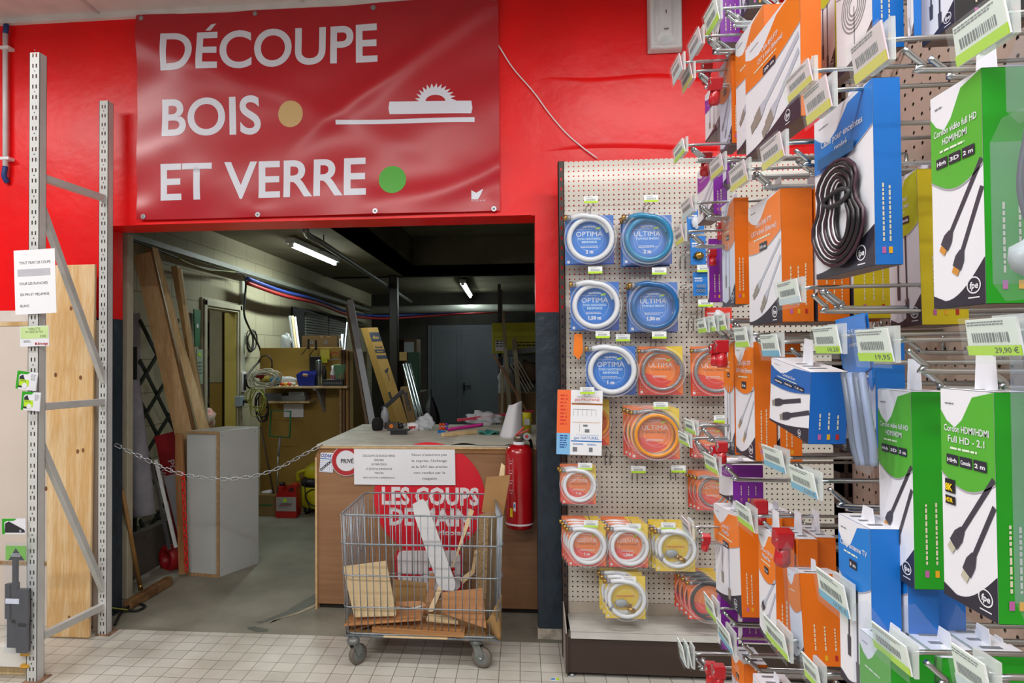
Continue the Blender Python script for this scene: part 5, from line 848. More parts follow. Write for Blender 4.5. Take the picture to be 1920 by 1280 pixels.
for k in range(4): b = MB(); b.beam(P(988+k*4, 738-k*4, Y=6.05), P(957+k*5, 682-k*2, Y=6.1), .008, .008, GWB, (0, 1, 0)); tag(b.build('thin_lath'), ('lowest', 'second', 'third', 'topmost')[k]+' of the thin slanting laths behind the counter at right', 'lath', 'thin laths')
b = MB(); a = P(950, 652, Y=6.62); c = P(1003, 645, Y=6.62); a.z = c.z = zY; a.y = c.y = 6.5; b.beam(a, c+Vector((.1, 0, .05)), .16, .05, mat('grey_bar', '7f858a', .5), (0, 1, 0)); tag(b.build('grey_bar'), 'grey metal bar lying along the upper shelf front', 'bar')
b = MB(); q = P(950, 715, Y=6.45); b.blob(q, .16, mat('white_cloth', '8d8d8a', .8), .25, 6, 12, (.5, .4, 1)); b.blob(q+Vector((.2, .05, .08)), .11, mat('brown_cloth', '4d3a2a', .8), .25, 2, 10, (1, .5, .9)); tag(b.build('cloth_bundle'), 'white and brown cloth bundle behind the grey battens', 'cloth')
# store room seen through the side doorway
st_ = thing('store_rack', 'rack of crowded shelves seen through the side doorway', 'rack', (-3.8, 8.2, 0)); xa, xb = P(350, 700, Y=8.0).x, P(394, 700, Y=8.0).x
ys_ = [P(380, y, Y=8.0).z for y in (652, 704, 742, 800, 850)]
for z in ys_: b = MB(); b.box((xa, 8.0, z-.02), (xb, 8.35, z), DK); b.build('shelf', st_)
for x in (xa, xb): b = MB(); b.box((x-.015, 8.0, 0), (x+.015, 8.35, P(380, 585, Y=8).z), DK); b.build('upright', st_)
for k, (x0, x1, yt, lv, hx, nm) in enumerate(((366, 388, 604, 0, '3a3440', 'dark folded'), (364, 380, 668, 1, '8288a0', 'grey-blue'), (381, 391, 676, 1, '5a4a48', 'brown'), (364, 375, 716, 2, '3c6fb8', 'blue'), (376, 390, 712, 2, 'c3cbd4', 'white'), (364, 376, 752, 3, 'b5bcc8', 'pale'), (378, 391, 758, 3, '2a2c34', 'black'), (364, 378, 810, 4, '9cb0cc', 'light blue'), (380, 391, 815, 4, 'a04038', 'red'))):
    ybox('store_box', x0, yt, x1, yt+10, 8.05, .2, mat('store_'+nm, hx, .6, noise=(30, .3)), nm+' box on the shelves in the side room', 'box', None, .004, None, 'boxes in the side room', ys_[lv])
b = MB(); x0, x1 = P(393, 700, Y=7.4).x, P(416, 700, Y=7.4).x; b.box((x0, 7.4, .0), (x1, 7.43, P(400, 718, Y=7.4).z), OCH); b.box((x0, 7.4, P(400, 717, Y=7.4).z), (x1, 7.43, 2.1), mat('pale_olive_panel', 'a9a283', .6)); tag(b.build('store_partition'), 'two tone olive and ochre panel standing in the side room', 'panel')
b = MB(); b.blob((XL-.26, 6.35, .92), .10, mat('red_white_bag', 'c07068', .6, noise=(12, .5), col2='ded8d0'), .3, 3, 10, (1, 1, 1.1)); tag(b.build('printed_bag'), 'red and white printed bag in the side doorway', 'bag')
b = MB(); b.box((XL-.5, 6.15, 0), (XL-.12, 6.46, .80), mat('ochre_box', '9a8338', .6)); tag(b.build('ochre_box'), 'ochre box under the printed bag in the side doorway', 'box')
b = MB(); F = frame((XL+.04, 5.56, 1.58), (0, 1, 0), (0, 0, 1)); b.prism(F, [(.01, .02), (.09, .02), (.11, .34), (-.01, .34)], .01, mat('mastic_green', '1f6b42', .5)); b.disc(F, .05, .2, .02, .001, OFFW, 12); b.prism(F, [(.04, -.30), (.15, -.30), (.15, .0), (.04, .0)], .01, mat('pale_green_card', '9db49a', .6)); b.scrib(F, .05, -.12, .14, 4, .002, GREYT, .03); b.rect(F, .06, -.06, .11, -.03, .002, LIME); tag(b.build('green_chart'), 'narrow green and white chart hanging on the side door casing', 'chart')
# ================= pegboard wall unit =================
YP_ = 3.50; px0 = P(1057, 303, Y=YP_).x; zPt = P(1057, 303, Y=YP_).z
PEG = pegmat('beige_pegboard', 'c8c1b6', .025, .0040, (0, 2), (.0, .0), .30)
PEG.node_tree.nodes['Principled BSDF'].inputs['Coat Weight'].default_value = .8; PEG.node_tree.nodes['Principled BSDF'].inputs['Coat Roughness'].default_value = .1
wu = thing('pegboard_display', 'beige pegboard display unit with brown uprights standing against the red wall', 'display unit', (1.0, 3.5, 0))
PX = 1.75; zb = P(1100, 1128, Y=YP_).z; seams = [zPt]+[P(1057, y, Y=YP_).z for y in (388, 480, 669, 855, 1044)]+[zb]
hx = P(1066.05, 303.2, Y=YP_); offx = (hx.x-1.0+.0125) % .025; offz = (hx.z+.0125) % .025
for k in range(len(seams)-1):
    b = MB(); b.box((px0, YP_, seams[k+1]+.0012), (PX, YP_+.003, seams[k]), PEG); o = b.build('pegboard_panel', wu)
i_ = 0
for n_ in [n for n in PEG.node_tree.nodes if n.type == 'MATH' and n.operation == 'MULTIPLY_ADD']:
    n_.inputs[2].default_value = -((offx-.0) if i_ == 0 else offz)/.025; i_ += 1
b = MB(); b.box((px0, YP_, .20), (PX, YP_+.003, zb), mat('pegboard_plain', 'b9ae9f', .5)); b.build('back_panel', wu)
def upright(mb, x0, x1, y0, y1, z1, axis='x', slot=.016, pitch=.05, m=BROWN):
    "slotted steel upright; slots face -Y"
    xm = (x0+x1)/2; hw = .004
    mb.box((x0, y0, 0), (xm-hw, y0+.003, z1), m); mb.box((xm+hw, y0, 0), (x1, y0+.003, z1), m); n = int(z1/pitch)
    for k in range(n+1): mb.box((xm-hw, y0, k*pitch+slot), (xm+hw, y0+.003, min(z1, (k+1)*pitch)), m)
    mb.box((x0, y0, 0), (x0+.003, y1, z1), m); mb.box((x1-.003, y0, 0), (x1, y1, z1), m)
xu = P(1046, 310, Y=YP_).x
for x in (xu, PX): b = MB(); upright(b, x, x+.03, YP_-.012, YP_+.05, zPt+.0); b.build('upright', wu)
YF = 3.268; zs = P(1075, 1184, Y=YF).z; zk = P(1075, 1197, Y=YF).z; xs0 = P(1070, 1190, Y=YF).x; xe = .195
SHW = mat('worn_white_shelf', 'c8c6c0', .45, noise=(6, .1)); b = MB(); b.box((xs0, YF, zs-.003), (PX, YP_-.002, zs), SHW); b.box((xs0, YF, zk), (PX, YF+.004, zs), SHW); b.build('base_shelf', wu, bevel=.0015)
b = MB(); b.box((xe, YF+.012, .02), (PX, YF+.016, zk), mat('dark_brown_kick', '3b2c25', .4, noise=(5, .08))); b.build('kick_plate', wu)
b = MB(); zt_ = P(1055, 1125, Y=YP_).z; b.add([(xe, YF+.005, .0), (xe, YP_+.04, 0), (xe, YP_+.04, zt_), (xe, YP_-.03, zt_), (xe, YF, zs+.005), (xe+.006, YF+.005, .0), (xe+.006, YP_+.04, 0), (xe+.006, YP_+.04, zt_), (xe+.006, YP_-.03, zt_), (xe+.006, YF, zs+.005)],
    [(4, 3, 2, 1, 0), (5, 6, 7, 8, 9), (0, 5, 9, 4), (4, 9, 8, 3), (3, 8, 7, 2)], mat('grey_end_panel', 'a39c94', .6)); b.box((xe-.001, YF-.003, .02), (xe+.012, YF+.02, zs-.01), BROWN); b.build('end_panel', wu)
for k, x in enumerate((xe+.03, 1.0)): b = MB(); b.lathe([(0, 0), (.018, 0), (.018, .008), (.006, .01), (.006, .03), (0, .03)], STEEL, Matrix.Translation((x, YF+.03, 0)), 12); b.build('levelling_foot', wu)
# ---- gas hose blister packs ----
CB = {'blue': mat('hose_card_blue', '1568c0', .35, noise=(3, .08)), 'orange': mat('hose_card_orange', 'e8701e', .35, noise=(3, .06)), 'yellow': mat('hose_card_yellow', 'e6c61c', .35, noise=(3, .06))}
CR = mat('hose_card_red', 'd8392a', .35, noise=False); NVB = mat('deep_blue', '143c8c', .4, noise=False)
HW = mat('white_hose', 'd6dae0', .4); HB = mat('blue_hose_plastic', '1d7fae', .25, coat=.4); HG = mat('grey_mesh_hose', '97969a', .35, .4, noise=(200, .25)); HK = mat('black_rubber_hose', '3c3c40', .5); HO = mat('orange_hose', 'e8961e', .25, coat=.4)
HBD = mat('deep_blue_hose', '155f9e', .25, coat=.4)
def hose_pack(x0, y0, x1, y1, Y, style, title, sub, size, hose, lab, grp, reg=False, inner=None, tilt=0, second=None, copies=0, cdx=(-.008, .0), title2=None):
    a, c = P(x0, y1, Y=Y), P(x1, y0, Y=Y); w, h = c.x-a.x, c.z-a.z; W = min(w, h)
    t = thing('hose_pack', lab, 'hose pack', ((a.x+c.x)/2, Y, c.z), grp); F = FY((a.x, Y, a.z))@Matrix.Translation((w/2, h, 0))@Matrix.Rotation(tilt, 4, 'Z')@Matrix.Translation((-w/2, -h, 0)); b = MB()
    b.prism(F, [(w*.02, 0), (w*.98, 0), (w*.98, h*.93), (w*.02, h*.93)], .002, CB[style]); cx, cy, R = w*.5, h*.47, W*.47
    if style == 'orange':
        b.poly(F, [(w*.02, 0), (w*.98, 0), (w*.8, h*.12), (w*.3, h*.3), (w*.02, h*.45)], .0004, CR); b.poly(F, [(w*.6, h*.93), (w*.98, h*.93), (w*.98, h*.5)], .0004, CB['yellow'])
        b.disc(F, cx, cy, R*.72, .0006, inner or mat('pack_orange_disc', 'ea7a28', .35, noise=False), 32); b.disc(F, cx, cy, R*.72, .0007, CR, 16, None, math.pi*1.05, math.pi*1.75)
        for i in range(5):
            for j in range(4-i): b.disc(F, w*.06+i*w*.045, h*.06+j*h*.05, w*.014, .0009, mat('dot_orange', 'f0802a', .4, noise=False), 6)
    elif style == 'blue':
        b.poly(F, [(w*.02, 0), (w*.98, 0), (w*.98, h*.3), (w*.6, h*.08)], .0004, NVB); b.disc(F, cx, cy, R*.72, .0006, mat('pack_blue_disc', '1c74cc', .35, noise=False), 32)
    if title:
        if style != 'yellow': b.text(F, title, cx, cy+W*.07, W*.10, .0012, OFFW, 'c', W*.52, .0); b.rect(F, cx-W*.26, cy+W*.205, cx+W*.05, cy+W*.21, .0012, OFFW); b.poly(F, [(cx+W*.12, cy+W*.2), (cx+W*.22, cy+W*.22), (cx+W*.23, cy+W*.26), (cx+W*.13, cy+W*.24)], .0014, LIME)
        ys = cy
        tc_ = {'blue': mat('sub_pale', 'bcd8f2', .4, noise=False), 'orange': mat('sub_brown', '8c4a10', .4, noise=False), 'yellow': CR}[style]
        for i, sx in enumerate(sub): b.text(F, sx, cx, ys-i*W*.065, W*.042, .0012, tc_, 'c', W*(.46 if i == 0 else .3), .03)
        if style != 'yellow':
            b.text(F, title2 or 'GAZ NATUREL', cx, cy+W*.245 if not title2 else cy+W*.245, W*.03, .0012, OFFW, 'c', W*.24, .04)
            b.scrib(F, cx-W*.17, cy-W*.13, cx+W*.2, 2, .0012, OFFW, W*.025)
        if size: b.text(F, size, cx, cy-W*.27, W*.07, .0012, OFFW, 'c', None, .04)
    b.rect(F, w*.06, h*.03, w*.11, h*.08, .0012, OFFW); b.build('card', t)
    if hose:
        n = 40; pts = []; r = W*.052 if hose in (HW, HB, HBD) else W*.04
        for i in range(int(n*1.28)+1):
            th = math.radians(118)-2*math.pi*i/n; k = i/(n*1.28); rr = R*(.93-.10*k)+R*.10*(1 if i < 2 else 0); pts.append(F @ Vector((cx+rr*math.cos(th)-W*.0, cy+rr*math.sin(th), .012+r+.02*(1-k) if second is None else .012+r)))
        p_s = F @ Vector((cx-W*.38, cy+R*.9, .02+r)); p_e = F @ Vector((cx+W*.30, cy+R*.98, .014+r))
        pts[0] = pts[0].lerp(p_s, .35); b = MB(); b.tube(smooth([p_s]+pts[1::2], 3), r, hose, 8); 
        if second: b.tube([F @ Vector((cx+R*.86*math.cos(q), cy+R*.86*math.sin(q)-.006, .03+r)) for q in [k*math.pi/16 for k in range(32)]], r*.9, second, 8, True)
        b.build('hose', t)
        b = MB(); d = (p_s-F@Vector((cx, cy+R*.9, .02+r))).normalized(); b.tube([p_s, p_s+d*.016], r*1.15, HG if hose is not HB else STEEL, 6); b.tube([p_s+d*.016, p_s+d*.032], r*1.25, BRASS, 6); b.build('fitting', t)
    if reg:
        b = MB(); q = F @ Vector((cx-W*.12, cy-W*.12, .02)); b.blob(q, W*.12, mat('grey_regulator', '8f9499', .4), .08, 1, 8, (1.3, .5, .8)); b.tube([q+Vector((.03, -.012, -.02)), q+Vector((.06, -.012, -.03))], .012, BRASS, 6); b.tube([q+Vector((-.04, -.012, .0)), q+Vector((-.05, -.012, -.03))], .01, GREY, 6); b.build('regulator', t)
    b = MB(); z = .03+W*.07; rr = W*.06; q = [(0, 0), (w, 0), (w, h-rr), (w-rr, h), (rr, h), (0, h-rr)]
    b.poly(F, q, z, CLEAR)
    b.ring(F, cx, cy, R*1.04, R*1.1, z+.001, clear('pack_ridge', 'ffffff', .2, .08), 40); b.ring(F, cx, cy, R*.52, R*.54, z+.001, clear('pack_ridge'), 32)
    b.build('blister', t)
    for k in range(copies):
        cpy = copy_tree(t); cpy.location = Vector(t.location)+Vector((cdx[0]*(k+1), .035*(k+1), cdx[1]*(k+1))); nm = ('directly behind', 'second behind', 'third behind')[k]; cpy['label'] = 'blister '+nm+' the '+lab
        w_ = cpy['label'].split()
        if len(w_) > 16: cpy['label'] = ' '.join(w_[:16])
    return t
BO = 'blue gas hose packs'; OO = 'orange gas hose packs'; YO = 'yellow gas hose packs'
hose_pack(1058, 396, 1152, 497, 3.40, 'blue', 'OPTIMA', ['TUYAU CAOUTCHOUC', 'RENFORCE'], '2 m', HW, 'blue OPTIMA 2 m pack with white hose, top left', BO, title2='GAZ DE VILLE')
hose_pack(1166, 396, 1261, 496, 3.38, 'blue', 'ULTIMA', ['TUYAU INOX'], '2 m', HB, 'blue ULTIMA 2 m pack with blue hose, top row', BO, copies=1, cdx=(-.004, -.008), tilt=.0)
hose_pack(1068, 521, 1162, 620, 3.40, 'blue', 'OPTIMA', ['TUYAU CAOUTCHOUC', 'RENFORCE'], '1,50 m', HW, 'blue OPTIMA 1,50 m pack with white hose', BO, title2='GAZ DE VILLE')
hose_pack(1178, 522, 1272, 622, 3.40, 'blue', 'ULTIMA', ['TUYAU INOX'], '1,50 m', HBD, 'blue ULTIMA 1,50 m pack with deep blue hose', BO, copies=1, cdx=(-.004, -.004))
hose_pack(1097, 642, 1193, 740, 3.38, 'blue', 'OPTIMA', ['TUYAU CAOUTCHOUC', 'RENFORCE'], '1 m', HW, 'blue OPTIMA 1 m pack with white hose, third row', BO, title2='GAZ DE VILLE')
hose_pack(1196, 642, 1281, 740, 3.42, 'orange', 'ULTIMA', ['TUYAU INOX'], '', HG, 'orange ULTIMA pack with grey hose beside the OPTIMA 1 m pack', OO, title2='BUTANE-PROPANE')
hose_pack(1294, 642, 1384, 742, 3.40, 'orange', 'ULTIMA', ['TUYAU INOX'], '', HG, 'orange ULTIMA pack at the right end of the third row', OO, title2='BUTANE-PROPANE')
hose_pack(1181, 758, 1275, 860, 3.34, 'orange', 'ULTIMA', ['TUYAU INOX'], '', HG, 'orange ULTIMA pack with orange and grey hoses, middle of the board', OO, second=HO, copies=2, cdx=(-.012, .004), title2='BUTANE-PROPANE')
hose_pack(1080, 742, 1143, 834, 3.46, 'orange', '', [], '', HO, 'orange pack mostly hidden behind the hanging gas guide sheet', OO)
hose_pack(1298, 786, 1368, 858, 3.40, 'orange', 'ULTIMA', ['TUYAU INOX'], '', HG, 'small orange pack with grey hose at the right of the middle row', OO, copies=1, cdx=(-.006, .0))
hose_pack(1052, 868, 1118, 944, 3.38, 'orange', 'OPTIMA', ['TUYAU CAOUTCHOUC'], '1 m', HW, 'small orange OPTIMA pack with white hose at the left edge', OO, copies=1, cdx=(-.006, .004))
hose_pack(1304, 880, 1366, 956, 3.40, 'orange', 'ULTIMA', [''], '', HG, 'orange pack with grey hose low at the right of the board', OO, copies=2, cdx=(-.010, .0))
hose_pack(1064, 976, 1137, 1060, 3.32, 'orange', 'ESSENTIA', ['TUBE DE CAOUTCHOUC'], '1 m', HW, 'orange ESSENTIA 1 m pack in the bottom row', OO, copies=3, cdx=(-.008, .004))
hose_pack(1140, 976, 1216, 1062, 3.32, 'orange', 'ESSENTIA', ['TUBE CAOUTCHOUC'], '1,50m', HW, 'orange ESSENTIA 1,50 m pack in the bottom row', OO, copies=3, cdx=(-.008, .003))
hose_pack(1228, 976, 1304, 1070, 3.30, 'yellow', 'X', ['TUYAU CAOUTCHOUC'], '', HW, 'yellow regulator pack with white hose in the bottom row', YO, True, copies=2, cdx=(-.010, .002))
hose_pack(1134, 1074, 1211, 1158, 3.30, 'yellow', 'X', ['TUYAU CAOUTCHOUC'], '', HW, 'yellow regulator pack hanging lowest above the white shelf', YO, True, copies=2, cdx=(-.010, .008))
hose_pack(1288, 1080, 1366, 1160, 3.28, 'orange', '', [], '', HK, 'orange pack with black hose above the right end of the shelf', OO, copies=3, cdx=(-.012, .006))
# small blue and red packs at the right of the board
def small_pack(x0, y0, x1, y1, Y, m, lab, kind):
    a, c = P(x0, y1, Y=Y), P(x1, y0, Y=Y); w, h = c.x-a.x, c.z-a.z; t = thing('small_pack', lab, 'blister pack', ((a.x+c.x)/2, Y, c.z), 'small packs on the pegboard'); F = FY((a.x, Y, a.z)); b = MB()
    b.prism(F, [(0, 0), (w, 0), (w, h), (0, h)], .002, m); b.rect(F, w*.08, h*.72, w*.6, h*.77, .001, OFFW); b.scrib(F, w*.1, h*.66, w*.8, 2, .001, OFFW, h*.05); b.build('card', t)
    b = MB()
    if kind == 'brass': b.blob(F@Vector((w*.5, h*.3, .012)), w*.3, BRASS, .3, 2, 7, (1, .5, .8))
    elif kind == 'rings':
        for k in range(6): b.ring(F, w*(.3+.2*(k % 3)), h*(.2+.2*(k//3)), w*.06, w*.11, .004+.002*k, STEEL, 14)
    else: b.blob(F@Vector((w*.5, h*.45, .01)), w*.25, clear('pale_insert', 'd8e6f4', .6), .2, 4, 7, (1, .4, 1.5))
    b.build('contents', t); return t
small_pack(1288, 392, 1320, 438, 3.42, BLUE, 'small blue pack at the top right of the pegboard, first column', 'x')
small_pack(1295, 442, 1323, 496, 3.42, BLUE, 'small blue pack holding brass fittings', 'brass')
small_pack(1300, 510, 1327, 554, 3.42, BLUE, 'small blue pack holding metal rings', 'rings')
small_pack(1322, 576, 1372, 618, 3.42, CR, 'red pack behind the wire hooks right of the board', 'x')
# hanging gas guide
def f(b, F, w, h):
    b.rect(F, 0, h*.33, w*.3, h, .0004, mat('guide_orange', 'ea6a34', .5, noise=False)); b.rect(F, 0, 0, w*.3, h*.33, .0004, mat('guide_blue', '7db6e4', .5, noise=False))
    b.scrib(F, w*.07, h*.9, w*.25, 9, .0008, CR, h*.055); b.scrib(F, w*.07, h*.28, w*.25, 6, .0008, NVB, h*.035)
    b.text(F, 'gaz PROPANE', w*.66, h*.835, h*.042, .0008, CR, 'c', w*.55, .0); b.text(F, 'Vous êtes alimenté', w*.68, h*.89, h*.02, .0008, mat('faint_orange', 'dda88c', .6), 'c', w*.5); b.rect(F, w*.32, h*.775, w, h*.80, .0008, mat('guide_brown', '9c5a24', .5, noise=False))
    b.text(F, 'gaz NATUREL', w*.66, h*.245, h*.042, .0008, BLUE, 'c', w*.55, .0); b.text(F, 'Vous êtes alimenté', w*.68, h*.3, h*.02, .0008, mat('faint_blue', '8cb4dd', .6), 'c', w*.5); b.rect(F, w*.32, h*.205, w, h*.222, .0008, BLUE)
    for k in range(6): b.rect(F, w*(.36+.1*k), h*.60, w*(.365+.1*k), h*.70, .0008, GREYT)
    b.rect(F, w*.36, h*.70, w*.86, h*.705, .0008, GREYT); b.rect(F, w*.34, h*.50, w*.95, h*.508, .0008, mat('faint_orange')); b.rect(F, w*.58, h*.44, w*.68, h*.47, .0008, GREYT); b.rect(F, w*.5, h*.36, w*.505, h*.49, .0008, GREYT); b.rect(F, w*.62, h*.35, w*.72, h*.40, .0008, GREYT)
    b.rect(F, w*.36, h*.05, w*.46, h*.12, .0008, GREYT); b.rect(F, w*.72, h*.05, w*.80, h*.12, .0008, GREYT); b.scrib(F, w*.36, h*.17, w*.6, 2, .0008, BLUE, h*.015); b.scrib(F, w*.68, h*.17, w*.9, 2, .0008, BLUE, h*.015)
sheet('gas_guide', [(1042, 730), (1129, 731), (1128, 854), (1043, 851)], 3.33, 'hanging printed gas guide sheet with orange, blue and white panels', 'guide sheet', f, PAPER, .003)
b = MB(); F = FY((0, 3.40, 0)); q = [P(x, y, Y=3.40) for x, y in ((1077, 626), (1092, 626), (1093, 660), (1085, 674), (1075, 664))]; b.add(q+[p+Vector((0, .002, 0)) for p in q], [tuple(range(5))[::-1], tuple(range(5, 10))]+[(i, (i+1) % 5, (i+1) % 5+5, i+5) for i in range(5)], ORANGE); b.tube([P(1085, 672, Y=3.4), P(1084, 735, Y=3.34)], .0012, STEEL, 4); tag(b.build('orange_tag'), 'orange hang tag with a thread above the gas guide sheet', 'tag')
# hooks with price labels on this board
SHL = mat('label_white', 'e4e8ea', .5, noise=False)
HN = [0]
def board_hook(tx, ty, lab, L=.19, col=LIME, wide=26, hy=14, empty=False):
    Yt = YP_-L; q = P(tx, ty, Y=Yt); t = thing('peg_hook', lab, 'peg hook', (q.x, YP_, q.z), 'peg hooks on the gas hose board'); b = MB()
    for s in (-1, 1): b.tube([(q.x+s*.012, YP_-.002, q.z-.075), (q.x+s*.012, YP_-.01, q.z-.02), (q.x+s*.012, YP_-.03, q.z-.012), (q.x+s*.012, Yt+.02, q.z-.02), (q.x+s*.012, Yt+.005, q.z-.01)], .0022, CHROME, 5)
    b.tube([(q.x, YP_-.005, q.z+.012), (q.x, Yt+.004, q.z+.004)], .002, CHROME, 5); b.build('wire', t)
    if not empty:
        w = wide*Yt/1280; h = w*.5; b = MB(); F = FY((q.x, Yt, q.z)); b.prism(F, [(-w/2, -h/2), (w/2, -h/2), (w/2, h/2), (-w/2, h/2)], .002, SHL); b.rect(F, -w/2, -h/2, w/2, -h*.2, .0004, col)
        for k in range(9): b.rect(F, -w*.3+k*w*.07, -h*.15, -w*.3+k*w*.07+w*.035, h*.12, .0004, GREYT)
        b.scrib(F, -w*.35, h*.28, w*.2, 1, .0004, GREYT, h*.12); b.build('price_label', t)
    return t
for tx, ty, lab, L in ((1108, 374, 'hook label above the blue OPTIMA 2 m pack', .16), (1221, 372, 'hook label above the blue ULTIMA 2 m pack', .16), (1116, 506, 'hook label between the two left OPTIMA packs', .16), (1236, 508, 'hook label above the ULTIMA 1,50 m pack', .16), (1130, 627, 'lime hook label above the OPTIMA 1 m pack', .18), (1168, 633, 'blank hook label right of the OPTIMA 1 m label', .1), (1236, 628, 'hook label above the orange ULTIMA pack of the third row', .16),
        (1101, 732, 'lime hook label over the top of the gas guide sheet', .2), (1239, 760, 'hook label above the middle orange ULTIMA pack', .2), (1097, 874, 'hook label on the small orange OPTIMA pack', .16), (1197, 880, 'hook label on an empty hook, left of two', .12), (1272, 879, 'hook label on an empty hook, right of two', .12), (1108, 982, 'hook label on the ESSENTIA 1 m pack', .22), (1188, 988, 'hook label on the ESSENTIA 1,50 m pack', .22), (1253, 986, 'hook label on the yellow bottom row pack', .22), (1179, 1087, 'hook label on the lowest yellow pack', .24), (1321, 503, 'hook label above the pack of metal rings', .1), (1323, 568, 'hook label above the red pack', .12), (1352, 785, 'hook label above the small orange pack of the middle row', .16)):
    board_hook(tx, ty, lab, L)
for tx, ty, lab in ((1145, 850, 'bare double hook below the gas guide sheet'), (1290, 470, 'bare hook left of the pack of brass fittings'), (1288, 535, 'bare hook left of the pack of metal rings'), (1306, 590, 'bare hook left of the red pack'), (1322, 1012, 'bare hook right of the yellow bottom row pack')): board_hook(tx, ty, lab, .12, empty=True)
# ================= cable gondola on the right =================
XB = .68; GY1 = 1.50; GY0 = -.5; GZ = 2.45
PG = pegmat('gondola_pegboard', 'b9a79a', .025, .0032, (1, 2), (.006, .011), .4)
gd = thing('gondola_shelving', 'pegboard gondola along the right aisle carrying hooks of boxed cables', 'gondola', (XB+.1, .5, 0))
for z0, z1 in ((.35, .83), (.834, 1.31), (1.314, 1.79), (1.794, GZ)): b = MB(); b.box((XB, GY0, z0), (XB+.003, GY1, z1), PG); b.build('pegboard_panel', gd)
b = MB(); b.box((XB-.0, GY1, 0), (XB+.05, GY1+.003, GZ), BROWN); xm = XB-.012
for k in range(49):
    b.box((XB-.024, GY1-.012, k*.05+.02), (XB-.0, GY1+.018, (k+1)*.05), BROWN)
b.box((XB-.024, GY1-.012, 0), (XB-.016, GY1+.018, GZ), BROWN); b.box((XB-.008, GY1-.012, 0), (XB, GY1+.018, GZ), BROWN); b.box((XB, GY1-.012, 0), (XB+.05, GY1+.0, GZ), BROWN); b.build('upright', gd)
b = MB(); b.box((XB+.05, GY0, 0), (XB+.055, GY1, GZ), mat('gondola_back', '6b5a52', .6)); b.box((XB, GY0, .0), (XB+.05, GY1, .35), BROWN); b.build('back_frame', gd)
b = MB(); b.box((XB-.30, GY0, .14), (XB, GY1, .16), SHW); b.box((XB-.30, GY0, .10), (XB-.296, GY1, .16), SHW); b.box((XB-.28, GY0, 0), (XB-.275, GY1, .11), BROWN); b.build('base_shelf', gd)
S_ = {}
def st(n, main, side, mid=None): S_[n] = (mat(n+'_carton', main, .35, noise=(4, .03)), mat(n+'_side', side, .4, noise=(4, .03)))
st('orange', 'e67a1c', 'd96a10'); st('green', '52a836', '0f9614'); st('blue', '1a78cc', '0e6cc4'); st('yellow', 'e6c41c', 'c9b414'); st('purple', '8a35a8', '7a1f98'); st('white', 'dfe0e8', '1a78cc'); st('jack', '2a62b0', '1560b8')
CBL = mat('printed_cable_grey', 'b4b9c8', .4, noise=False); CBD = mat('printed_cable_dark', '3f3c48', .4, noise=False); GOLD = mat('printed_gold', 'c88a3a', .4, noise=False); SIL = mat('printed_silver', '8d8880', .4, noise=False)
FL = [mat('flag_a', 'b05a9a', .5, noise=False), mat('flag_b', 'd8a018', .5, noise=False), mat('flag_c', 'b0281e', .5, noise=False)]
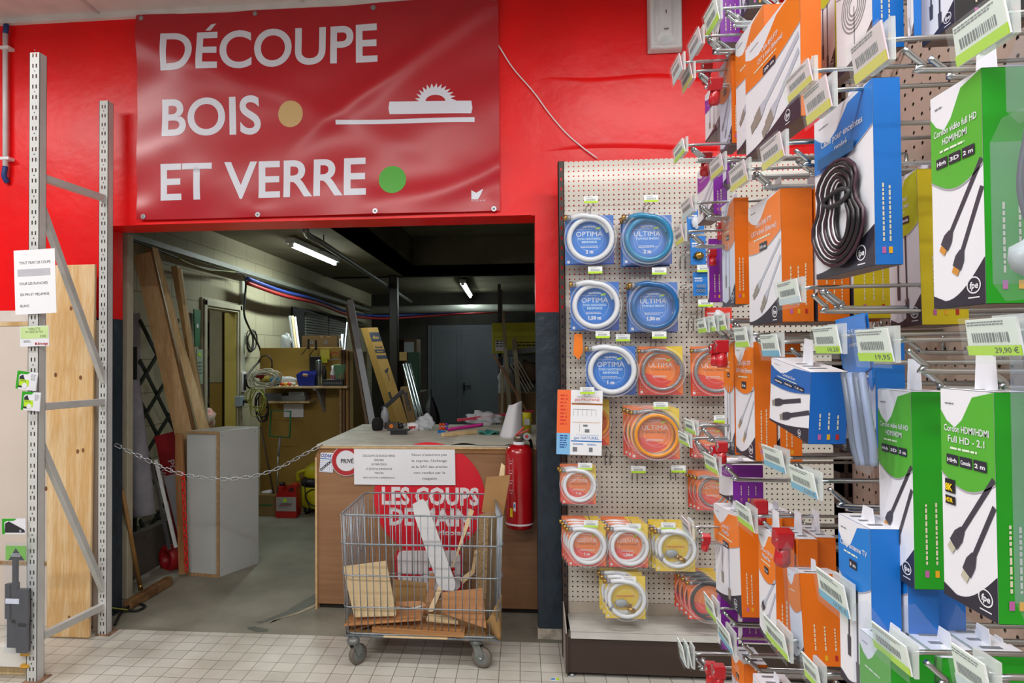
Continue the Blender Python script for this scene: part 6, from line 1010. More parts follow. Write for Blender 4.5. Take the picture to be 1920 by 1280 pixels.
def design(b, F, w, h, style, title, badges, pic, big=False):
    m = S_[style][0]; zt = h*(.66 if pic == 'window' else .60)
    if pic == 'tall': zt = h*.66
    b.rect(F, 0, 0, w, h, .0003, CARTW)
    n = 14; cur = [(w*i/n, zt-h*.05*math.sin(math.pi*i/n)*(1 if w > h*.5 else 1.3)+h*(.10*(i/n) if w > h*.6 else 0)) for i in range(n+1)]
    b.poly(F, [(0, h*.90), (0, cur[0][1])]+cur+[(w, h)]+[(w*.62, h*.97), (w*.42, h*.86), (w*.28, h*.82), (w*.12, h*.85)], .0006, m)
    b.poly(F, [(0, cur[0][1])]+cur+[(x, y-h*.008) for x, y in cur[::-1]], .0008, INK if style == 'x' else mat('swoosh_shadow', 'a7a3b0', .4, noise=False))
    b.scrib(F, w*.1, h*.93, w*.3, 1, .0009, GREYT, h*.014)
    # dark foot with curve
    if w > h*.6: ft = [(0, 0), (w, 0), (w, h*.22)]+[(w*(1-i/10), h*(.22-.19*math.sin(i/10*math.pi/2))) for i in range(1, 11)]
    else: ft = [(0, 0), (w, 0), (w, h*.20)]+[(w*(1-i/12), h*(.20-.17*math.sin(min(1, i/9)*math.pi/2)+.03*max(0, i-9)/3)) for i in range(1, 13)]
    b.poly(F, ft, .0006, INK); lx, ly, lr = w*.80, h*.085, min(w*.13, h*.055)
    b.ring(F, lx, ly, lr*.84, lr, .0010, OFFW, 20, .8); b.text(F, 'fpe', lx, ly-lr*.3, lr*.62, .0010, OFFW, 'c', lr*1.2, .03, .15); b.rect(F, lx-lr*.8, ly-lr*1.2, lx+lr*.8, ly-lr*1.08, .001, OFFW)
    y = zt+(h-zt)*(.42 if pic == 'window' else .50); ch = min(h*.042, w*.085)
    for i, tl in enumerate(title): b.text(F, tl, w*.5, y-i*ch*1.55, ch, .0012, OFFW, 'c', min(w*.84, len(tl)*ch*.62), .012)
    y -= len(title)*ch*1.5; b.scrib(F, w*.2, y+ch*.4, w*.75, 1, .0012, mat('pale_print', 'd8e4d0', .5, noise=False), ch*.7)
    for i, bd_ in enumerate(badges):
        bw = w*.23; x0 = w*(.5-.125*len(badges))+i*w*.26; yy = y-ch*1.5+h*.012*i*(1 if w > h*.5 else 0); b.rect(F, x0, yy-ch*.4, x0+bw, yy+ch*1.1, .0014, INK); b.text(F, bd_, x0+bw/2, yy, ch*.6, .0016, OFFW, 'c', bw*.8, .03)
    if pic in ('rj', 'hdmi', 'hdmiw', 'usb', 'jack', 'thin', 'tall', 'usbb'):
        dk = CBD if pic in ('hdmi', 'hdmiw', 'jack', 'tall') else CBL
        if pic in ('thin', 'tall'):
            for x, y0 in ((.30, .30), (.56, .18)):
                b.poly(F, [(w*x, h*.60), (w*(x+.05), h*.60), (w*(x+.035), h*y0), (w*(x-.01), h*y0)], .0008, dk); b.poly(F, [(w*(x-.04), h*(y0+.0)), (w*(x+.07), h*y0), (w*(x+.06), h*(y0-.12)), (w*(x-.03), h*(y0-.12))], .0009, dk if pic == 'tall' else SIL)
        else:
            for k, (ax, ay, bx, by) in enumerate(((.98, .62, .34, .32), (.98, .50, .56, .22)) if pic != 'jack' else ((.8, .55, .3, .38), (1., .44, .52, .24))):
                A = Vector((w*ax, h*ay)); B = Vector((w*bx, h*by)); d = (A-B).normalized(); nn = Vector((-d.y, d.x)); cw = w*.022 if pic in ('rj', 'jack', 'usb') else w*.035
                def qd(p, q, a, c, m, off): b.poly(F, [tuple(p+nn*a), tuple(p-nn*a), tuple(q-nn*c), tuple(q+nn*c)], off, m)
                qd(A, B, cw, cw, dk, .0008); L = w*.2 if pic != 'hdmiw' else w*.26; pw = w*(.05 if pic in ('rj', 'usb') else .08 if pic == 'jack' else .09)
                if pic == 'jack': pw = w*.04
                qd(B+d*L*.4, B-d*L*.1, pw*.5, pw, dk, .001); qd(B-d*L*.1, B-d*L*.75, pw, pw*.95, CBD if pic != 'rj' and pic != 'usb' else SIL, .0011)
                qd(B-d*L*.75, B-d*L*1.15, pw*.7, pw*.7, {'hdmi': GOLD, 'hdmiw': mat('printed_cream', 'b9b6a4', .4, noise=False), 'rj': SIL, 'usb': GOLD, 'jack': SIL, 'usbb': SIL}[pic], .0012)
def gbox(x1, x2, yt, yb, X, style, title=(), badges=(), pic='rj', t=.045, tab=False, tilt=0, yaw=0, lab='', grp=None, copies=0, name='cable_box', side=None, flags=3):
    a = P(x1, yt, X=X); c = P(x1, yb, X=X); n = P(x2, (yt+yb)/2, X=X); w = a.y-n.y; h = a.z-c.z; T = thing(name, lab, 'boxed cable', (X, (a.y+n.y)/2, a.z), grp)
    M = Matrix.Translation((X, (a.y+n.y)/2, a.z))@Matrix.Rotation(yaw, 4, 'Z')@Matrix.Rotation(tilt, 4, 'X'); F = M@frame((0, w/2, -h), (0, -1, 0), (0, 0, 1)); sm = side or S_[style][1]
    b = MB(); b.box((0, -w/2, -h), (t, w/2, 0), sm, M); b.add([(-.0001, -w/2, .0004), (t, -w/2, .0004), (t, w/2, .0004), (-.0001, w/2, .0004)], [(0, 1, 2, 3)], CARTW, M); b.add([(0, -w/2, -h-.0004), (t, -w/2, -h-.0004), (t, w/2, -h-.0004), (0, w/2, -h-.0004)], [(3, 2, 1, 0)], mat('carton_underside', '7a6660', .6), M)
    design(b, F, w, h, style, title, badges, pic)
    Fs = M@frame((0, -w/2, -h), (1, 0, 0), (0, 0, 1)); R = random.Random(len(lab))
    for i in range(min(flags, int(t/.012))):
        x = t*(.24+.24*i); b.rect(Fs, x, h*.06, x+.004, h*.06+.007, .0005, FL[i]); yy = h*.06+.013
        while yy < h*.42: L = R.uniform(.002, .006); b.rect(Fs, x+.001, yy, x+.0028, yy+L, .0005, mat('side_print', 'd4cdb4', .5, noise=False)); yy += L+.0015
    for i in range(3): b.rect(M@frame((t*.2, -w*.3+.02*i, .0008), (1, 0, 0), (0, 1, 0)), 0, 0, t*.5, .006, 0, GREYT)
    b.build('carton', T, bevel=.0008)
    b = MB(); tw = min(w*.2, .016); b.prism(M@frame((t*.5, 0, 0), (0, -1, 0), (0, 0, 1)), [(-tw, 0), (tw, 0), (tw*.8, .034), (-tw*.8, .034)] if tab else [(-tw, 0), (tw, 0), (tw*.7, .016), (-tw*.7, .016)], .001, CARTW)
    b.build('hang_tab', T)
    if name == 'cable_blister': b = MB(); b.poly(M@frame((-.004, w/2+.006, -h-.006), (0, -1, 0), (0, 0, 1)), [(0, .01), (.01, 0), (w+.002, 0), (w+.012, .01), (w+.012, h+.03), (w*.5, h+.045), (0, h+.03)], 0, CLEARB); b.build('blister_shell', T)
    for k in range(copies):
        q = copy_tree(T); q.location.x += (t+.004)*(k+1); q.location.y += .006*((k % 2)*2-1); q['label'] = ('box directly behind the ', 'second box behind the ')[k]+' '.join(lab.split()[:9])
    return T
G = None
# ---- top rows
gbox(1322, 1352, 180, 268, .41, 'purple', ['Cordon', 'Type C'], ['1 m'], 'thin', .03, lab='purple Cordon Type C box under the two red locks at top left', side=S_['purple'][1])
gbox(1334, 1350, -60, 106, .42, 'purple', ['Cordon'], [], 'thin', .04, lab='purple sided white box at the far top of the gondola')
gbox(1374, 1404, -70, 60, .46, 'white', ['Cordon'], [], 'tall', .04, lab='white box with dark underside at the far top behind the double hook', side=DARK)
gbox(1349, 1372, 130, 292, .40, 'orange', ['Cordon', 'RJ45'], ['1 m'], 'rj', .022, name='cable_blister', lab='orange blister box, leftmost in the upper row of orange boxes')
gbox(1379, 1434, 84, 292, .405, 'orange', ['Cat. 6', 'droit'], [], 'rj', .03, lab='orange box behind the big orange ethernet box at the top')
gbox(1398, 1504, 98, 303, .37, 'orange', ['Câble RJ45 FTP', 'CAT 6 droit (Ethernet)'], ['20 m'], 'rj', .026, tilt=.02, lab='biggest orange CAT 6 ethernet box at the top with two plugs')
gbox(1532, 1566, -60, 165, .43, 'yellow', [''], ['1,8 m'], 'tall', .03, lab='yellow and white box with a 1,8 m badge at the top edge')
gbox(1566, 1636, -95, 152, .42, 'white', [''], [], 'none', .035, lab='white box with a coil picture and blue side at the top edge', side=S_['blue'][1])
gbox(1700, 1713, -70, 84, .44, 'blue', [''], [], 'thin', .008, lab='thin blue edged box at the top edge right of the coil picture box')
gbox(1726, 1790, -120, 92, .46, 'white', [''], [], 'tall', .08, lab='white box with dark foot at the top edge under the large price label', side=DARK)
o = bpy.data.objects
# coil picture
q = P(1600, 12, X=.4195); b = MB(); F = FX(q)
for k in range(5): b.ring(F, 0, 0, .010+.005*k, .0125+.005*k, 0, GREY, 28)
b.rect(F, .0, -.12, .002, -.0, .0, GREYT); o_ = b.build('coil_print', [x for x in o if x.get('label') == 'white box with a coil picture and blue side at the top edge'][0])
# ---- second row
gbox(1308, 1338, 324, 424, .41, 'purple', [''], [], 'usbb', .028, lab='purple and white adapter box hanging by the long tag arm, upper left')
gbox(1341, 1362, 316, 362, .43, 'purple', [''], [], 'thin', .02, lab='small purple box just behind the purple adapter box')
gbox(1326, 1330, 450, 567, .42, 'purple', [], [], 'none', .04, lab='plain purple box side with tiny print, left of the orange boxes')
gbox(1353, 1378, 388, 576, .40, 'orange', ['Cordon RJ45', 'Cat. 6'], ['2 m'], 'thin', .026, name='cable_blister', lab='narrow orange ethernet box wrapped in clear plastic in the second row')
gbox(1403, 1466, 392, 611, .40, 'orange', ['Câble RJ45 FTP', 'CAT 6 droit (Ethernet)'], ['10 m'], 'rj', .046, tab=True, copies=2, lab='orange CAT 6 ethernet box in the middle of the second row')
gbox(1516, 1600, 352, 606, .50, 'yellow', ['Adaptateur', 'universel'], ['2 m'], 'tall', .055, lab='yellow topped adapter box behind the speaker cable box')
gbox(1662, 1722, 345, 615, .50, 'yellow', ['Chargeur', 'universel'], ['USB', 'femelle'], 'tall', .055, tilt=-.03, lab='yellow box with USB badge between the blue and green boxes')
# speaker cable
T = gbox(1527, 1640, 232, 525, .38, 'blue', ['Câble pour enceintes', 'repéré'], [], 'window', .028, tilt=-.0, lab='blue speaker cable box with a bundle of black and white cable')
a = P(1527, 232, X=.38); c = P(1527, 525, X=.38); n = P(1640, 400, X=.38); w = a.y-n.y; h = a.z-c.z; ym = (a.y+n.y)/2
b = MB(); R = random.Random(5)
for k in range(18):
    rx = w*(.12+.021*k); m = (BLACK, OFFW, mat('wine_cable', '3a1c2c', .4), OFFW, BLACK)[k % 5]; pts = []
    for i in range(26): t = 2*math.pi*i/26; pts.append((.378-.003-.0008*(k % 5), ym-w*.06+.0006*k+rx*math.sin(t)*(1-(.30+.02*(k % 3))*math.exp(-((math.cos(t)-.25)/.3)**2)), c.z+h*.35+h*(.17+.0080*k)*math.cos(t)))
    b.tube(pts, .0018 if m is OFFW else .0024, m, 5, True)
b.tube([(.369, ym-w*.06+w*.22*math.cos(t), c.z+h*.43+.008*math.sin(t)) for t in [i*math.pi/8 for i in range(16)]], .003, DARK, 5, True); b.build('cable_bundle', T)
b = MB(); F = FX((.3792, a.y, c.z)); b.rect(F, w*.12, h*.67, w*.76, h*.735, .0035, mat('dull_blue_patch', '2b5f92', .6)); b.build('patch_label', T)
gbox(1745, 1846, 187, 580, .37, 'green', ['Cordon vidéo full HD', 'HDMI/HDMI'], ['High', '3D', '2 m'], 'hdmi', .05, tab=True, lab='green HDMI cord box of 2 m, highest of the green boxes')
# ---- third row
gbox(1357, 1377, 640, 842, .41, 'orange', ['Cordon', 'Mâle'], ['1 m'], 'thin', .03, lab='narrow orange box left of the ethernet box with gold plugs')
gbox(1378, 1415, 643, 846, .405, 'orange', ['Câble RJ45 FTP', 'CAT 6 droit (Ethernet)'], ['3 m'], 'usb', .036, copies=1, lab='orange box with a gold plug picture in the third row')
gbox(1447, 1522, 682, 800, .36, 'jack', ['Cordon Jack 3,5 mm'], ['Mâle/Mâle', 'Stéréo', '1,2 m'], 'jack', .045, tab=True, tilt=.13, lab='tilted blue Cordon Jack 3,5 mm box with two audio plugs')
gbox(1548, 1600, 700, 832, .42, 'jack', ['Jack 3,5 mm'], ['1,2 m'], 'jack', .03, tilt=.08, lab='second blue jack box partly hidden behind the tilted one')
gbox(1646, 1712, 729, 1062, .40, 'green', ['Cordon vidéo full HD', 'HDMI/HDMI'], ['High', '3D', '3 m'], 'hdmi', .041, tab=True, lab='green HDMI cord box of 3 m, left one of the lower green pair')
gbox(1764, 1868, 728, 1108, .36, 'green', ['Cordon HDMI/HDMI', 'Full HD - 2.1'], ['High', 'Console', '2 m'], 'hdmiw', .03, tab=True, lab='green HDMI 2.1 box with 8K and HDR marks, right of the lower green pair')
T = [x for x in o if str(x.get('label')).startswith('green HDMI 2.1')][0]; a = P(1764, 728, X=.36); c = P(1764, 1108, X=.36); w = a.y-P(1868, 900, X=.36).y; h = a.z-c.z; F = FX((.3588, a.y, c.z)); b = MB()
for t, y0, y1 in (('8K', .505, .57), ('HDR', .45, .49)): b.rect(F, w*.08, h*y0, w*.28, h*y1, .0, TXT); b.text(F, t, w*.18, h*(y0+.012), h*(y1-y0)*.5, .001, YELLOW, 'c', w*.15, .04)
b.build('badge_print', T)
# blister of audio cables
T = thing('audio_blister', 'tall clear blister of grey cables under a blue Jack header, centre of the gondola', 'blister pack', P(1620, 600, X=.38)); b = MB()
def gp(x, y, X=.38): return P(x, y, X=X)
hd = [gp(x, y) for x, y in ((1566, 600), (1620, 586), (1632, 690), (1606, 708), (1580, 690))]; b.add(hd+[p+Vector((.004, 0, 0)) for p in hd], [tuple(range(5))[::-1], tuple(range(5, 10))], S_['blue'][0])
b.build('header_card', T); b = MB(); q0, q1 = gp(1578, 648), gp(1618, 640); F = affine(q0-Vector((.001, 0, 0)), q1-q0, (0, 0, 1)); L = (q1-q0).length; b.text(F, 'Jack 3,5 mm', L*.5, .01, L*.13, .001, OFFW, 'c', L, .0); b.text(F, 'fem. stéréo', L*.5, -.004, L*.11, .001, OFFW, 'c', L*.9, .0); b.build('header_print', T)
b = MB()
for k in range(4): b.tube(smooth([gp(1583+k*11, 700, .375), gp(1592+k*11, 760, .372), gp(1600+k*12, 830, .375), gp(1612+k*9, 872, .378)], 5), .0042, mat('pale_cable', '8e9ab4', .4) if k % 2 else mat('steel_cable', '5f6878', .4), 6)
b.build('cables', T)
b = MB(); sh = [gp(x, y, .366) for x, y in ((1572, 600), (1622, 588), (1634, 690), (1648, 860), (1630, 892), (1604, 878), (1590, 760))]; b.add(sh, [tuple(range(len(sh)))], CLEARB); b.build('blister_shell', T)
gbox(1628, 1642, 640, 835, .44, 'blue', [], [], 'none', .035, tilt=-.0, lab='plain blue box side right of the clear cable blister')
# ---- lower rows
gbox(1338, 1386, 938, 1098, .40, 'orange', ['Cordon RJ11', 'Mâle/Mâle'], ['2 m'], 'thin', .036, tab=False, tilt=-.06, copies=2, lab='orange Cordon RJ11 box leaning at the lower left of the gondola')
gbox(1398, 1420, 990, 1122, .45, 'white', [], [], 'thin', .02, lab='white box with dark foot behind the leaning orange box')
gbox(1422, 1455, 985, 1180, .39, 'orange', ['Cordon USB 2.0', 'Mâle/Mâle'], ['2 m'], 'usbb', .028, tab=True, copies=2, lab='orange USB 2.0 box with grey plugs in the lower row')
gbox(1476, 1500, 1060, 1215, .38, 'orange', [''], [], 'none', .055, name='cable_blister', tilt=-.12, lab='orange box in a slanting clear blister, lower middle')
gbox(1572, 1634, 962, 1262, .37, 'blue', ['Câble antenne TV'], ['3 m'], 'tall', .03, copies=2, lab='blue topped aerial cable box with dark cable, 3 m badge')
gbox(1345, 1352, 1095, 1205, .42, 'purple', [], [], 'none', .035, lab='purple box below the leaning orange box, left')
gbox(1386, 1392, 1120, 1195, .44, 'purple', [], [], 'none', .05, lab='purple box below the leaning orange box, right')
gbox(1372, 1396, 1212, 1330, .40, 'orange', ['Cordon'], ['2 m'], 'thin', .04, lab='orange box cut by the bottom edge of the photo')
gbox(1412, 1440, 1262, 1400, .38, 'white', [], [], 'none', .05, lab='white topped box at the very bottom beside the orange one', side=S_['orange'][1])
gbox(1348, 1374, 858, 925, .43, 'purple', ['Cordon', 'multi'], [], 'none', .06, lab='purple pack below the third row of orange boxes')
gbox(1612, 1672, 1178, 1420, .36, 'green', [''], [], 'hdmi', .04, name='cable_blister', copies=2, lab='green box in a blister at the bottom edge, its white top seen from above')
gbox(1800, 1850, 1205, 1450, .46, 'green', [''], [], 'hdmi', .05, lab='green box at the bottom edge behind the rightmost low label')
# ---- right edge blisters
def eblister(x1, x2, yt, yb, X, lab, kind):
    a = P(x1, yt, X=X); c = P(x1, yb, X=X); n = P(x2, yt, X=X); w = a.y-n.y; h = a.z-c.z; T = thing('accessory_blister', lab, 'blister pack', (X, (a.y+n.y)/2, a.z)); X0 = X; X = X+.024; F = FX((X, a.y, c.z)); b = MB()
    b.prism(F, [(.006, 0), (w, 0), (w, h), (.006, h)], .002, {'blue': mat('sky_blue_card', '3f9fd8', .4), 'green': mat('grey_green_card', '6a9a62', .4), 'red': mat('grey_card', '8c8c90', .4)}[kind]); b.build('card', T); b = MB()
    if kind == 'blue':
        for y in (.70, .50): b.prism(F@Matrix.Translation((0, 0, .018)), [(w*.2, h*y), (w*.75, h*y), (w*.75, h*(y+.13)), (w*.2, h*(y+.13))], .016, mat('cream_plug', 'c9c2b4', .4)); b.disc(F, w*.5, h*(y+.065), w*.13, .019, OFFW)
        b.ring(F, w*.45, h*.14, w*.14, w*.24, .012, BLACK, 28); b.disc(F, w*.45, h*.14, w*.14, .01, BLUE); b.rect(F, w*.15, h*.9, w*.95, h*.97, .002, BLACK)
    elif kind == 'green':
        for k in range(5): b.tube(smooth([F@Vector((w*(.35+.07*k), h*.95, .012)), F@Vector((w*(.30+.08*k), h*.6, .016)), F@Vector((w*(.45+.06*k), h*.25, .012))], 5), .004, mat('grey_cable', '5c6066', .4), 6)
        b.blob(F@Vector((w*.55, h*.2, .015)), .016, mat('pale_plug', 'a9b4ba', .3), .2, 2, 8)
    else: b.ring(F, w*.45, h*.5, w*.12, w*.3, .004, mat('dark_red_disc', '7a2f3a', .4), 30); b.disc(F, w*.45, h*.5, w*.12, .004, mat('pink_disc', 'b08090', .4))
    b.build('contents', T); b = MB(); b.poly(F, [(0, .01), (.012, -.003), (w, -.003), (w, h+.003), (.012, h+.003), (0, h-.01)], .024, CLEARB); b.box((X-.024, a.y-.0005, c.z+.01), (X, a.y+.0005, a.z-.01), CLEARB); b.build('blister_shell', T)
eblister(1893, 2050, 640, 1150, .35, 'sky blue blister with cream plugs at the right edge of the photo', 'blue')
eblister(1856, 1990, 240, 560, .33, 'clear blister with grey cable over green card at the right edge', 'green')
eblister(1885, 1990, 95, 236, .36, 'grey blister with a round red mark at the top right edge', 'red')
# ---- hooks with price labels
LB = {'l': LIME, 'b': mat('label_blue', '6fb2dc', .5, noise=False), 'y': mat('label_yellow', 'd8cc5a', .5, noise=False), 'p': mat('label_pale', 'c9d4e4', .5, noise=False)}
LPK = mat('label_pinkish', 'dccbd6', .5, noise=False); HOLD = clear('label_holder', 'e8f0ea', .45, .15)
def price_hook(x1, x2, yt, yb, X, col, price, lab, pink=False, prong=True, dz=-.03, Lp=.02, tabw=None):
    "x1 far edge, x2 near edge, yt..yb height of the near edge"
    a = P(x2, yt, X=X); c = P(x2, yb, X=X); f_ = P(x1, (yt+yb)/2, X=X); w = f_.y-a.y; h = a.z-c.z; zc = (a.z+c.z)/2+h*.1
    if w > .085: w = .085
    T = thing('price_hook', lab, 'hook with price label', (XB, a.y+w*.2, zc), 'hooks with price labels on the gondola'); F = frame((X, a.y+w, c.z), (0, -1, 0), (-.18, 0, 1)); b = MB()
    b.prism(F, [(0, 0), (w, 0), (w, h), (w*.06, h)], .0015, LPK if pink else SHL); b.rect(F, 0, 0, w, h*.27, .0004, LB[col]); b.scrib(F, w*.08, h*.9, w*.9, 2, .0004, GREYT, h*.07)
    k = w*.14
    while k < w*.82: bw = w*.012*(1+((int(k*9000)) % 3)); b.rect(F, k, h*.36, k+bw, h*.62, .0004, GREYT); k += bw+w*.022
    if price: b.text(F, price, w*.95, h*.07, h*.15, .0005, mat('price_ink', '4a5a2a', .5, noise=False) if col == 'l' else GREYT, 'r', w*.42, .02)
    b.build('price_label', T)
    b = MB(); b.box((X+.002, a.y-.002, c.z-.001), (X+.006, a.y+w*.6, a.z+.002), HOLD); b.add([F@Vector(v) for v in ((-.002, -.006, .003), (w+.002, -.006, .003), (w+.002, h+.002, .002), (-.002, h+.002, .002))], [(0, 1, 2, 3)], clear('label_cover', 'f4faf4', .1, .08)); b.build('label_holder', T)
    yh = a.y+w*.2; b = MB(); b.tube([(X+.004, yh, zc), (X+.02, yh, zc+.001), (XB-.004, yh, zc+.004)], .0026, CHROME, 7); b.tube([(XB-.004, yh, zc+.004), (XB-.004, yh, zc+dz)], .0026, CHROME, 7); b.build('label_arm', T)
    if prong:
        b = MB(); xt = X+Lp
        for s in ((-.007, .007) if prong == 2 else (0,)): b.tube(smooth([(xt, yh+s, zc+dz+.022), (xt+.018, yh+s, zc+dz+.006), (xt+.035, yh+s, zc+dz), (XB-.003, yh+s, zc+dz)], 5), .0030, CHROME, 8)
        if prong == 2: b.tube([(xt, yh-.007, zc+dz+.022), (xt-.003, yh, zc+dz+.024), (xt, yh+.007, zc+dz+.022)], .0030, CHROME, 8)
        b.build('prong', T)
    return T
for a_ in ((1262, 1279, 99, 131, .31, 'p', '', 'leftmost price hook high against the red wall', True, 0), (1280, 1298, 117, 147, .33, 'y', '', 'price hook with yellow label just above the upper red lock', True, 2), (1290, 1315, 49, 82, .34, 'p', '', 'price hook sticking out below the white wall unit', True, 2), (1325, 1348, -8, 36, .36, 'l', '', 'price hook at the top beside the far purple box', False, 2), (1265, 1284, 258, 284, .31, 'l', '', 'price hook just above the top edge of the beige pegboard', False, 2),
        (1478, 1522, 108, 152, .33, 'y', '', 'price hook in front of the biggest orange box', True, 0), (1513, 1558, 138, 200, .34, 'y', '', 'price hook at the right foot of the biggest orange box', True, 0), (1603, 1664, 36, 112, .34, 'y', '', 'tall pinkish price hook before the blue edged top boxes', True, 1), (1793, 1893, -18, 62, .36, 'l', '', 'large price hook at the top edge right of centre', False, 1), (1430, 1469, 245, 292, .34, 'y', '', 'price hook below the biggest orange box', True, 1),
        (1333, 1356, 286, 318, .36, 'y', '', 'price hook in front of the small purple boxes', True, 2), (1371, 1401, 297, 338, .36, 'y', '', 'price hook above the narrow wrapped orange box', True, 2), (1270, 1300, 366, 396, .33, 'p', '', 'price hook before the first small blue pack', True, 2), (1268, 1282, 420, 452, .32, 'y', '', 'small pinkish price hook left of the brass fittings pack', True, 2),
        (1462, 1500, 521, 566, .35, 'p', '', 'pale blue price hook across the side of the orange ethernet box', False, 1), (1530, 1576, 609, 662, .36, 'l', '10,20', 'lime price hook above the tilted jack box', False, 1), (1430, 1462, 625, 668, .37, 'b', '', 'blue edged price hook above the third row of orange boxes', False, 1), (1380, 1404, 612, 650, .37, 'l', '', 'lime price hook over the top of the gold plug box', False, 2), (1611, 1674, 614, 678, .36, 'l', '19,95', 'lime price hook over the clear cable blister', False, 1), (1817, 1918, 592, 666, .35, 'l', '29,90 €', 'largest lime price hook above the right green box', False, 1),
        (1434, 1472, 845, 888, .36, 'b', '', 'price hook with blue edge below the gold plug box', False, 1), (1485, 1532, 888, 936, .36, 'b', '5,20 €', 'blue edged 5,20 price hook left of the dark upright', False, 1), (1385, 1413, 955, 998, .37, 'l', '', 'lime price hook before the leaning orange box', False, 1), (1320, 1346, 858, 890, .36, 'l', '', 'lime price hook left of the purple pack', False, 2), (1538, 1592, 1098, 1160, .36, 'b', '14,90 €', 'blue edged 14,90 price hook before the aerial cable box', False, 1), (1325, 1343, 1130, 1168, .37, 'l', '', 'lime price hook before the lower purple box', False, 2),
        (1346, 1374, 1188, 1228, .37, 'b', '', 'price hook low down right of the red locks', False, 1), (1438, 1478, 1190, 1240, .36, 'l', '', 'blue and lime price hook below the orange USB box', False, 1), (1640, 1708, 1212, 1268, .36, 'l', '', 'lime price hook at the bottom in front of the green boxes', False, 1), (1795, 1860, 1245, 1330, .36, 'p', '', 'pale price hook cut by the bottom edge at right', False, 1), (1276, 1286, 1212, 1250, .33, 'p', '', 'edge on price hook in front of the brown kick plate, left', False, 2), (1287, 1297, 1214, 1252, .34, 'p', '', 'edge on price hook in front of the brown kick plate, right', False, 0),
        (1310, 1325, 595, 622, .36, 'l', '', 'pale price hook left of the red clips, first of three', False, 2), (1325, 1342, 592, 620, .37, 'l', '', 'pale price hook left of the red clips, second of three', False, 2), (1344, 1362, 588, 618, .38, 'l', '', 'pale price hook left of the red clips, third of three', False, 2), (1286, 1304, 790, 815, .34, 'l', '', 'price hook before the small orange hose pack', False, 2), (1272, 1292, 815, 838, .33, 'l', '', 'lime price hook right of the middle orange hose pack', False, 2), (1281, 1296, 980, 1008, .34, 'p', '', 'price hook right of the bottom row yellow hose pack', True, 2), (1510, 1540, 1250, 1300, .37, 'l', '', 'yellowish price hook at the bottom centre of the gondola', False, 1)):
    price_hook(*a_[:8], pink=a_[8], prong=a_[9])
# bare prongs
def bare(x, y, X, lab, two=0):
    q = P(x, y, X=X); T = thing('bare_hook', lab, 'hook', (XB, q.y, q.z-.02), 'plain hooks on the gondola'); b = MB()
    for s in ((-.008, .008) if two else (0,)): b.tube(smooth([(X, q.y+s, q.z), (X+.02, q.y+s, q.z-.016), (X+.04, q.y+s, q.z-.022), (XB-.003, q.y+s, q.z-.022)], 5), .0033, CHROME, 8)
    if two: b.tube([(X, q.y-.008, q.z), (X-.004, q.y, q.z+.002), (X, q.y+.008, q.z)], .0033, CHROME, 8)
    b.box((XB-.004, q.y-.012, q.z-.026), (XB-.001, q.y+.012, q.z-.018), STEEL); b.tube([(XB-.004, q.y-.008, q.z-.022), (XB-.004, q.y-.008, q.z-.06)], .0022, CHROME, 5); b.tube([(XB-.004, q.y+.008, q.z-.022), (XB-.004, q.y+.008, q.z-.06)], .0022, CHROME, 5); b.build('hook_wire', T)
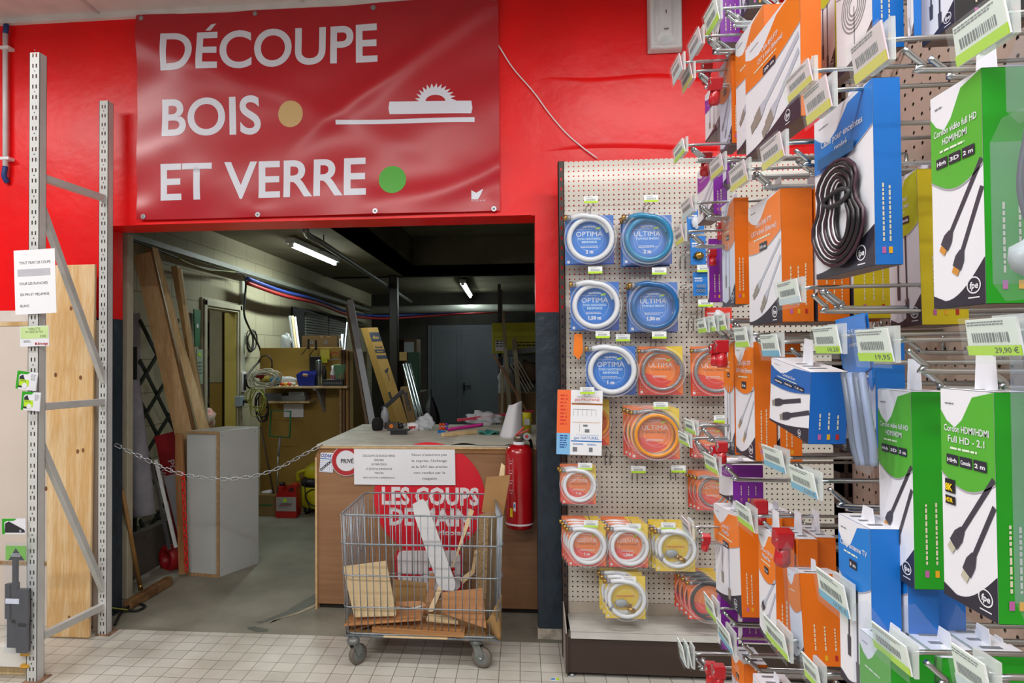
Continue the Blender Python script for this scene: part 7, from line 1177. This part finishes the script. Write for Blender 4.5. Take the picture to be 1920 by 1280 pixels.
for x, y, X, lab, two in ((1642, 200, .44, 'bare hook tip pointing past the right side of the speaker cable box', 0), (1742, 108, .42, 'bare hook above the highest green HDMI box', 0), (1378, 32, .40, 'double loop hook at the top before the far boxes', 1), (1348, 82, .38, 'double loop hook above the orange blister box', 1), (1432, -8, .42, 'double loop hook cut by the top edge', 1), (1500, 300, .42, 'loop hook left of the speaker cable box', 1), (1545, 548, .40, 'thick looped hook below the speaker cable box', 1), (1838, 682, .40, 'hook carrying the right lower green box', 0), (1726, 690, .43, 'hook carrying the left lower green box', 0), (1655, 1158, .40, 'hook holding the bottom green blisters', 0), (1562, 922, .39, 'thick hook above the aerial cable box', 0), (1500, 690, .40, 'rounded hook above the tilted jack box', 1), (1320, 392, .40, 'double hook below the purple adapter box', 1), (1443, 998, .41, 'hook above the orange USB box', 0), (1400, 1235, .40, 'hook over the orange box at the bottom edge', 1), (1860, 1262, .40, 'looped hook at the bottom right edge', 1), (1700, 560, .5, 'hook behind the green HDMI box of 2 m', 0), (1690, 630, .5, 'thin hook just under the yellow boxes', 0), (1480, 960, .48, 'hook in shade behind the 5,20 label', 0), (1320, 1238, .36, 'double loop hook with red locks near the bottom', 1)): bare(x, y, X, lab, two)
# red security locks
def lock(x, y, X, lab, s=1.0, ang=.4):
    q = P(x, y, X=X); T = thing('security_lock', lab, 'security lock', q, 'red locks on the hooks'); M = Matrix.Translation(q)@Matrix.Rotation(ang, 4, 'X')@Matrix.Scale(s*.82, 4)
    b = MB(); b.box((-.014, -.011, -.012), (.012, .011, .014), REDP, M); b.build('housing', T, bevel=.002); b = MB(); b.lathe([(0, -.042), (.009, -.042), (.012, -.036), (.010, -.01), (0, -.01)], REDP, M, 12); b.build('barrel', T)
    b = MB(); b.tube([M@Vector((-.012, .009*math.cos(t), .008*math.sin(t)+.004)) if True else 0 for t in [k*math.pi/6 for k in range(12)]], .0022, CHROME, 6, True); b.build('loop', T)
for x, y, X, s, ang, lab in ((1326, 128, .37, .9, .3, 'upper one of two red locks against the red wall'), (1342, 158, .37, 1.1, .4, 'lower one of two red locks against the red wall'), (1324, 296, .36, 1.0, .4, 'red lock just above the purple adapter box'), (1352, 425, .41, .8, .1, 'red lock clipped left of the wrapped orange box'), (1341, 655, .36, .9, .0, 'left one of the two red locks over the orange ULTIMA pack'), (1353, 650, .365, 1.1, .0, 'right one of the two red locks over the orange ULTIMA pack'), (1343, 845, .37, .9, .0, 'left red lock above the purple pack'), (1354, 838, .37, .9, .1, 'right red lock above the purple pack'), (1324, 1010, .36, .8, .4, 'red lock beside the leaning orange box'), (1425, 950, .40, 1.1, .0, 'red lock between the leaning orange box and the USB box'), (1469, 1010, .38, 1.2, .2, 'red lock above the slanting blister'), (1333, 1252, .37, 1.0, .1, 'left red lock at the very bottom'), (1348, 1258, .37, 1.1, .1, 'right red lock at the very bottom'), (1336, 475, .42, .8, .0, 'red lock left of the plain purple box side')):
    lock(x, y, X, lab, s, ang)
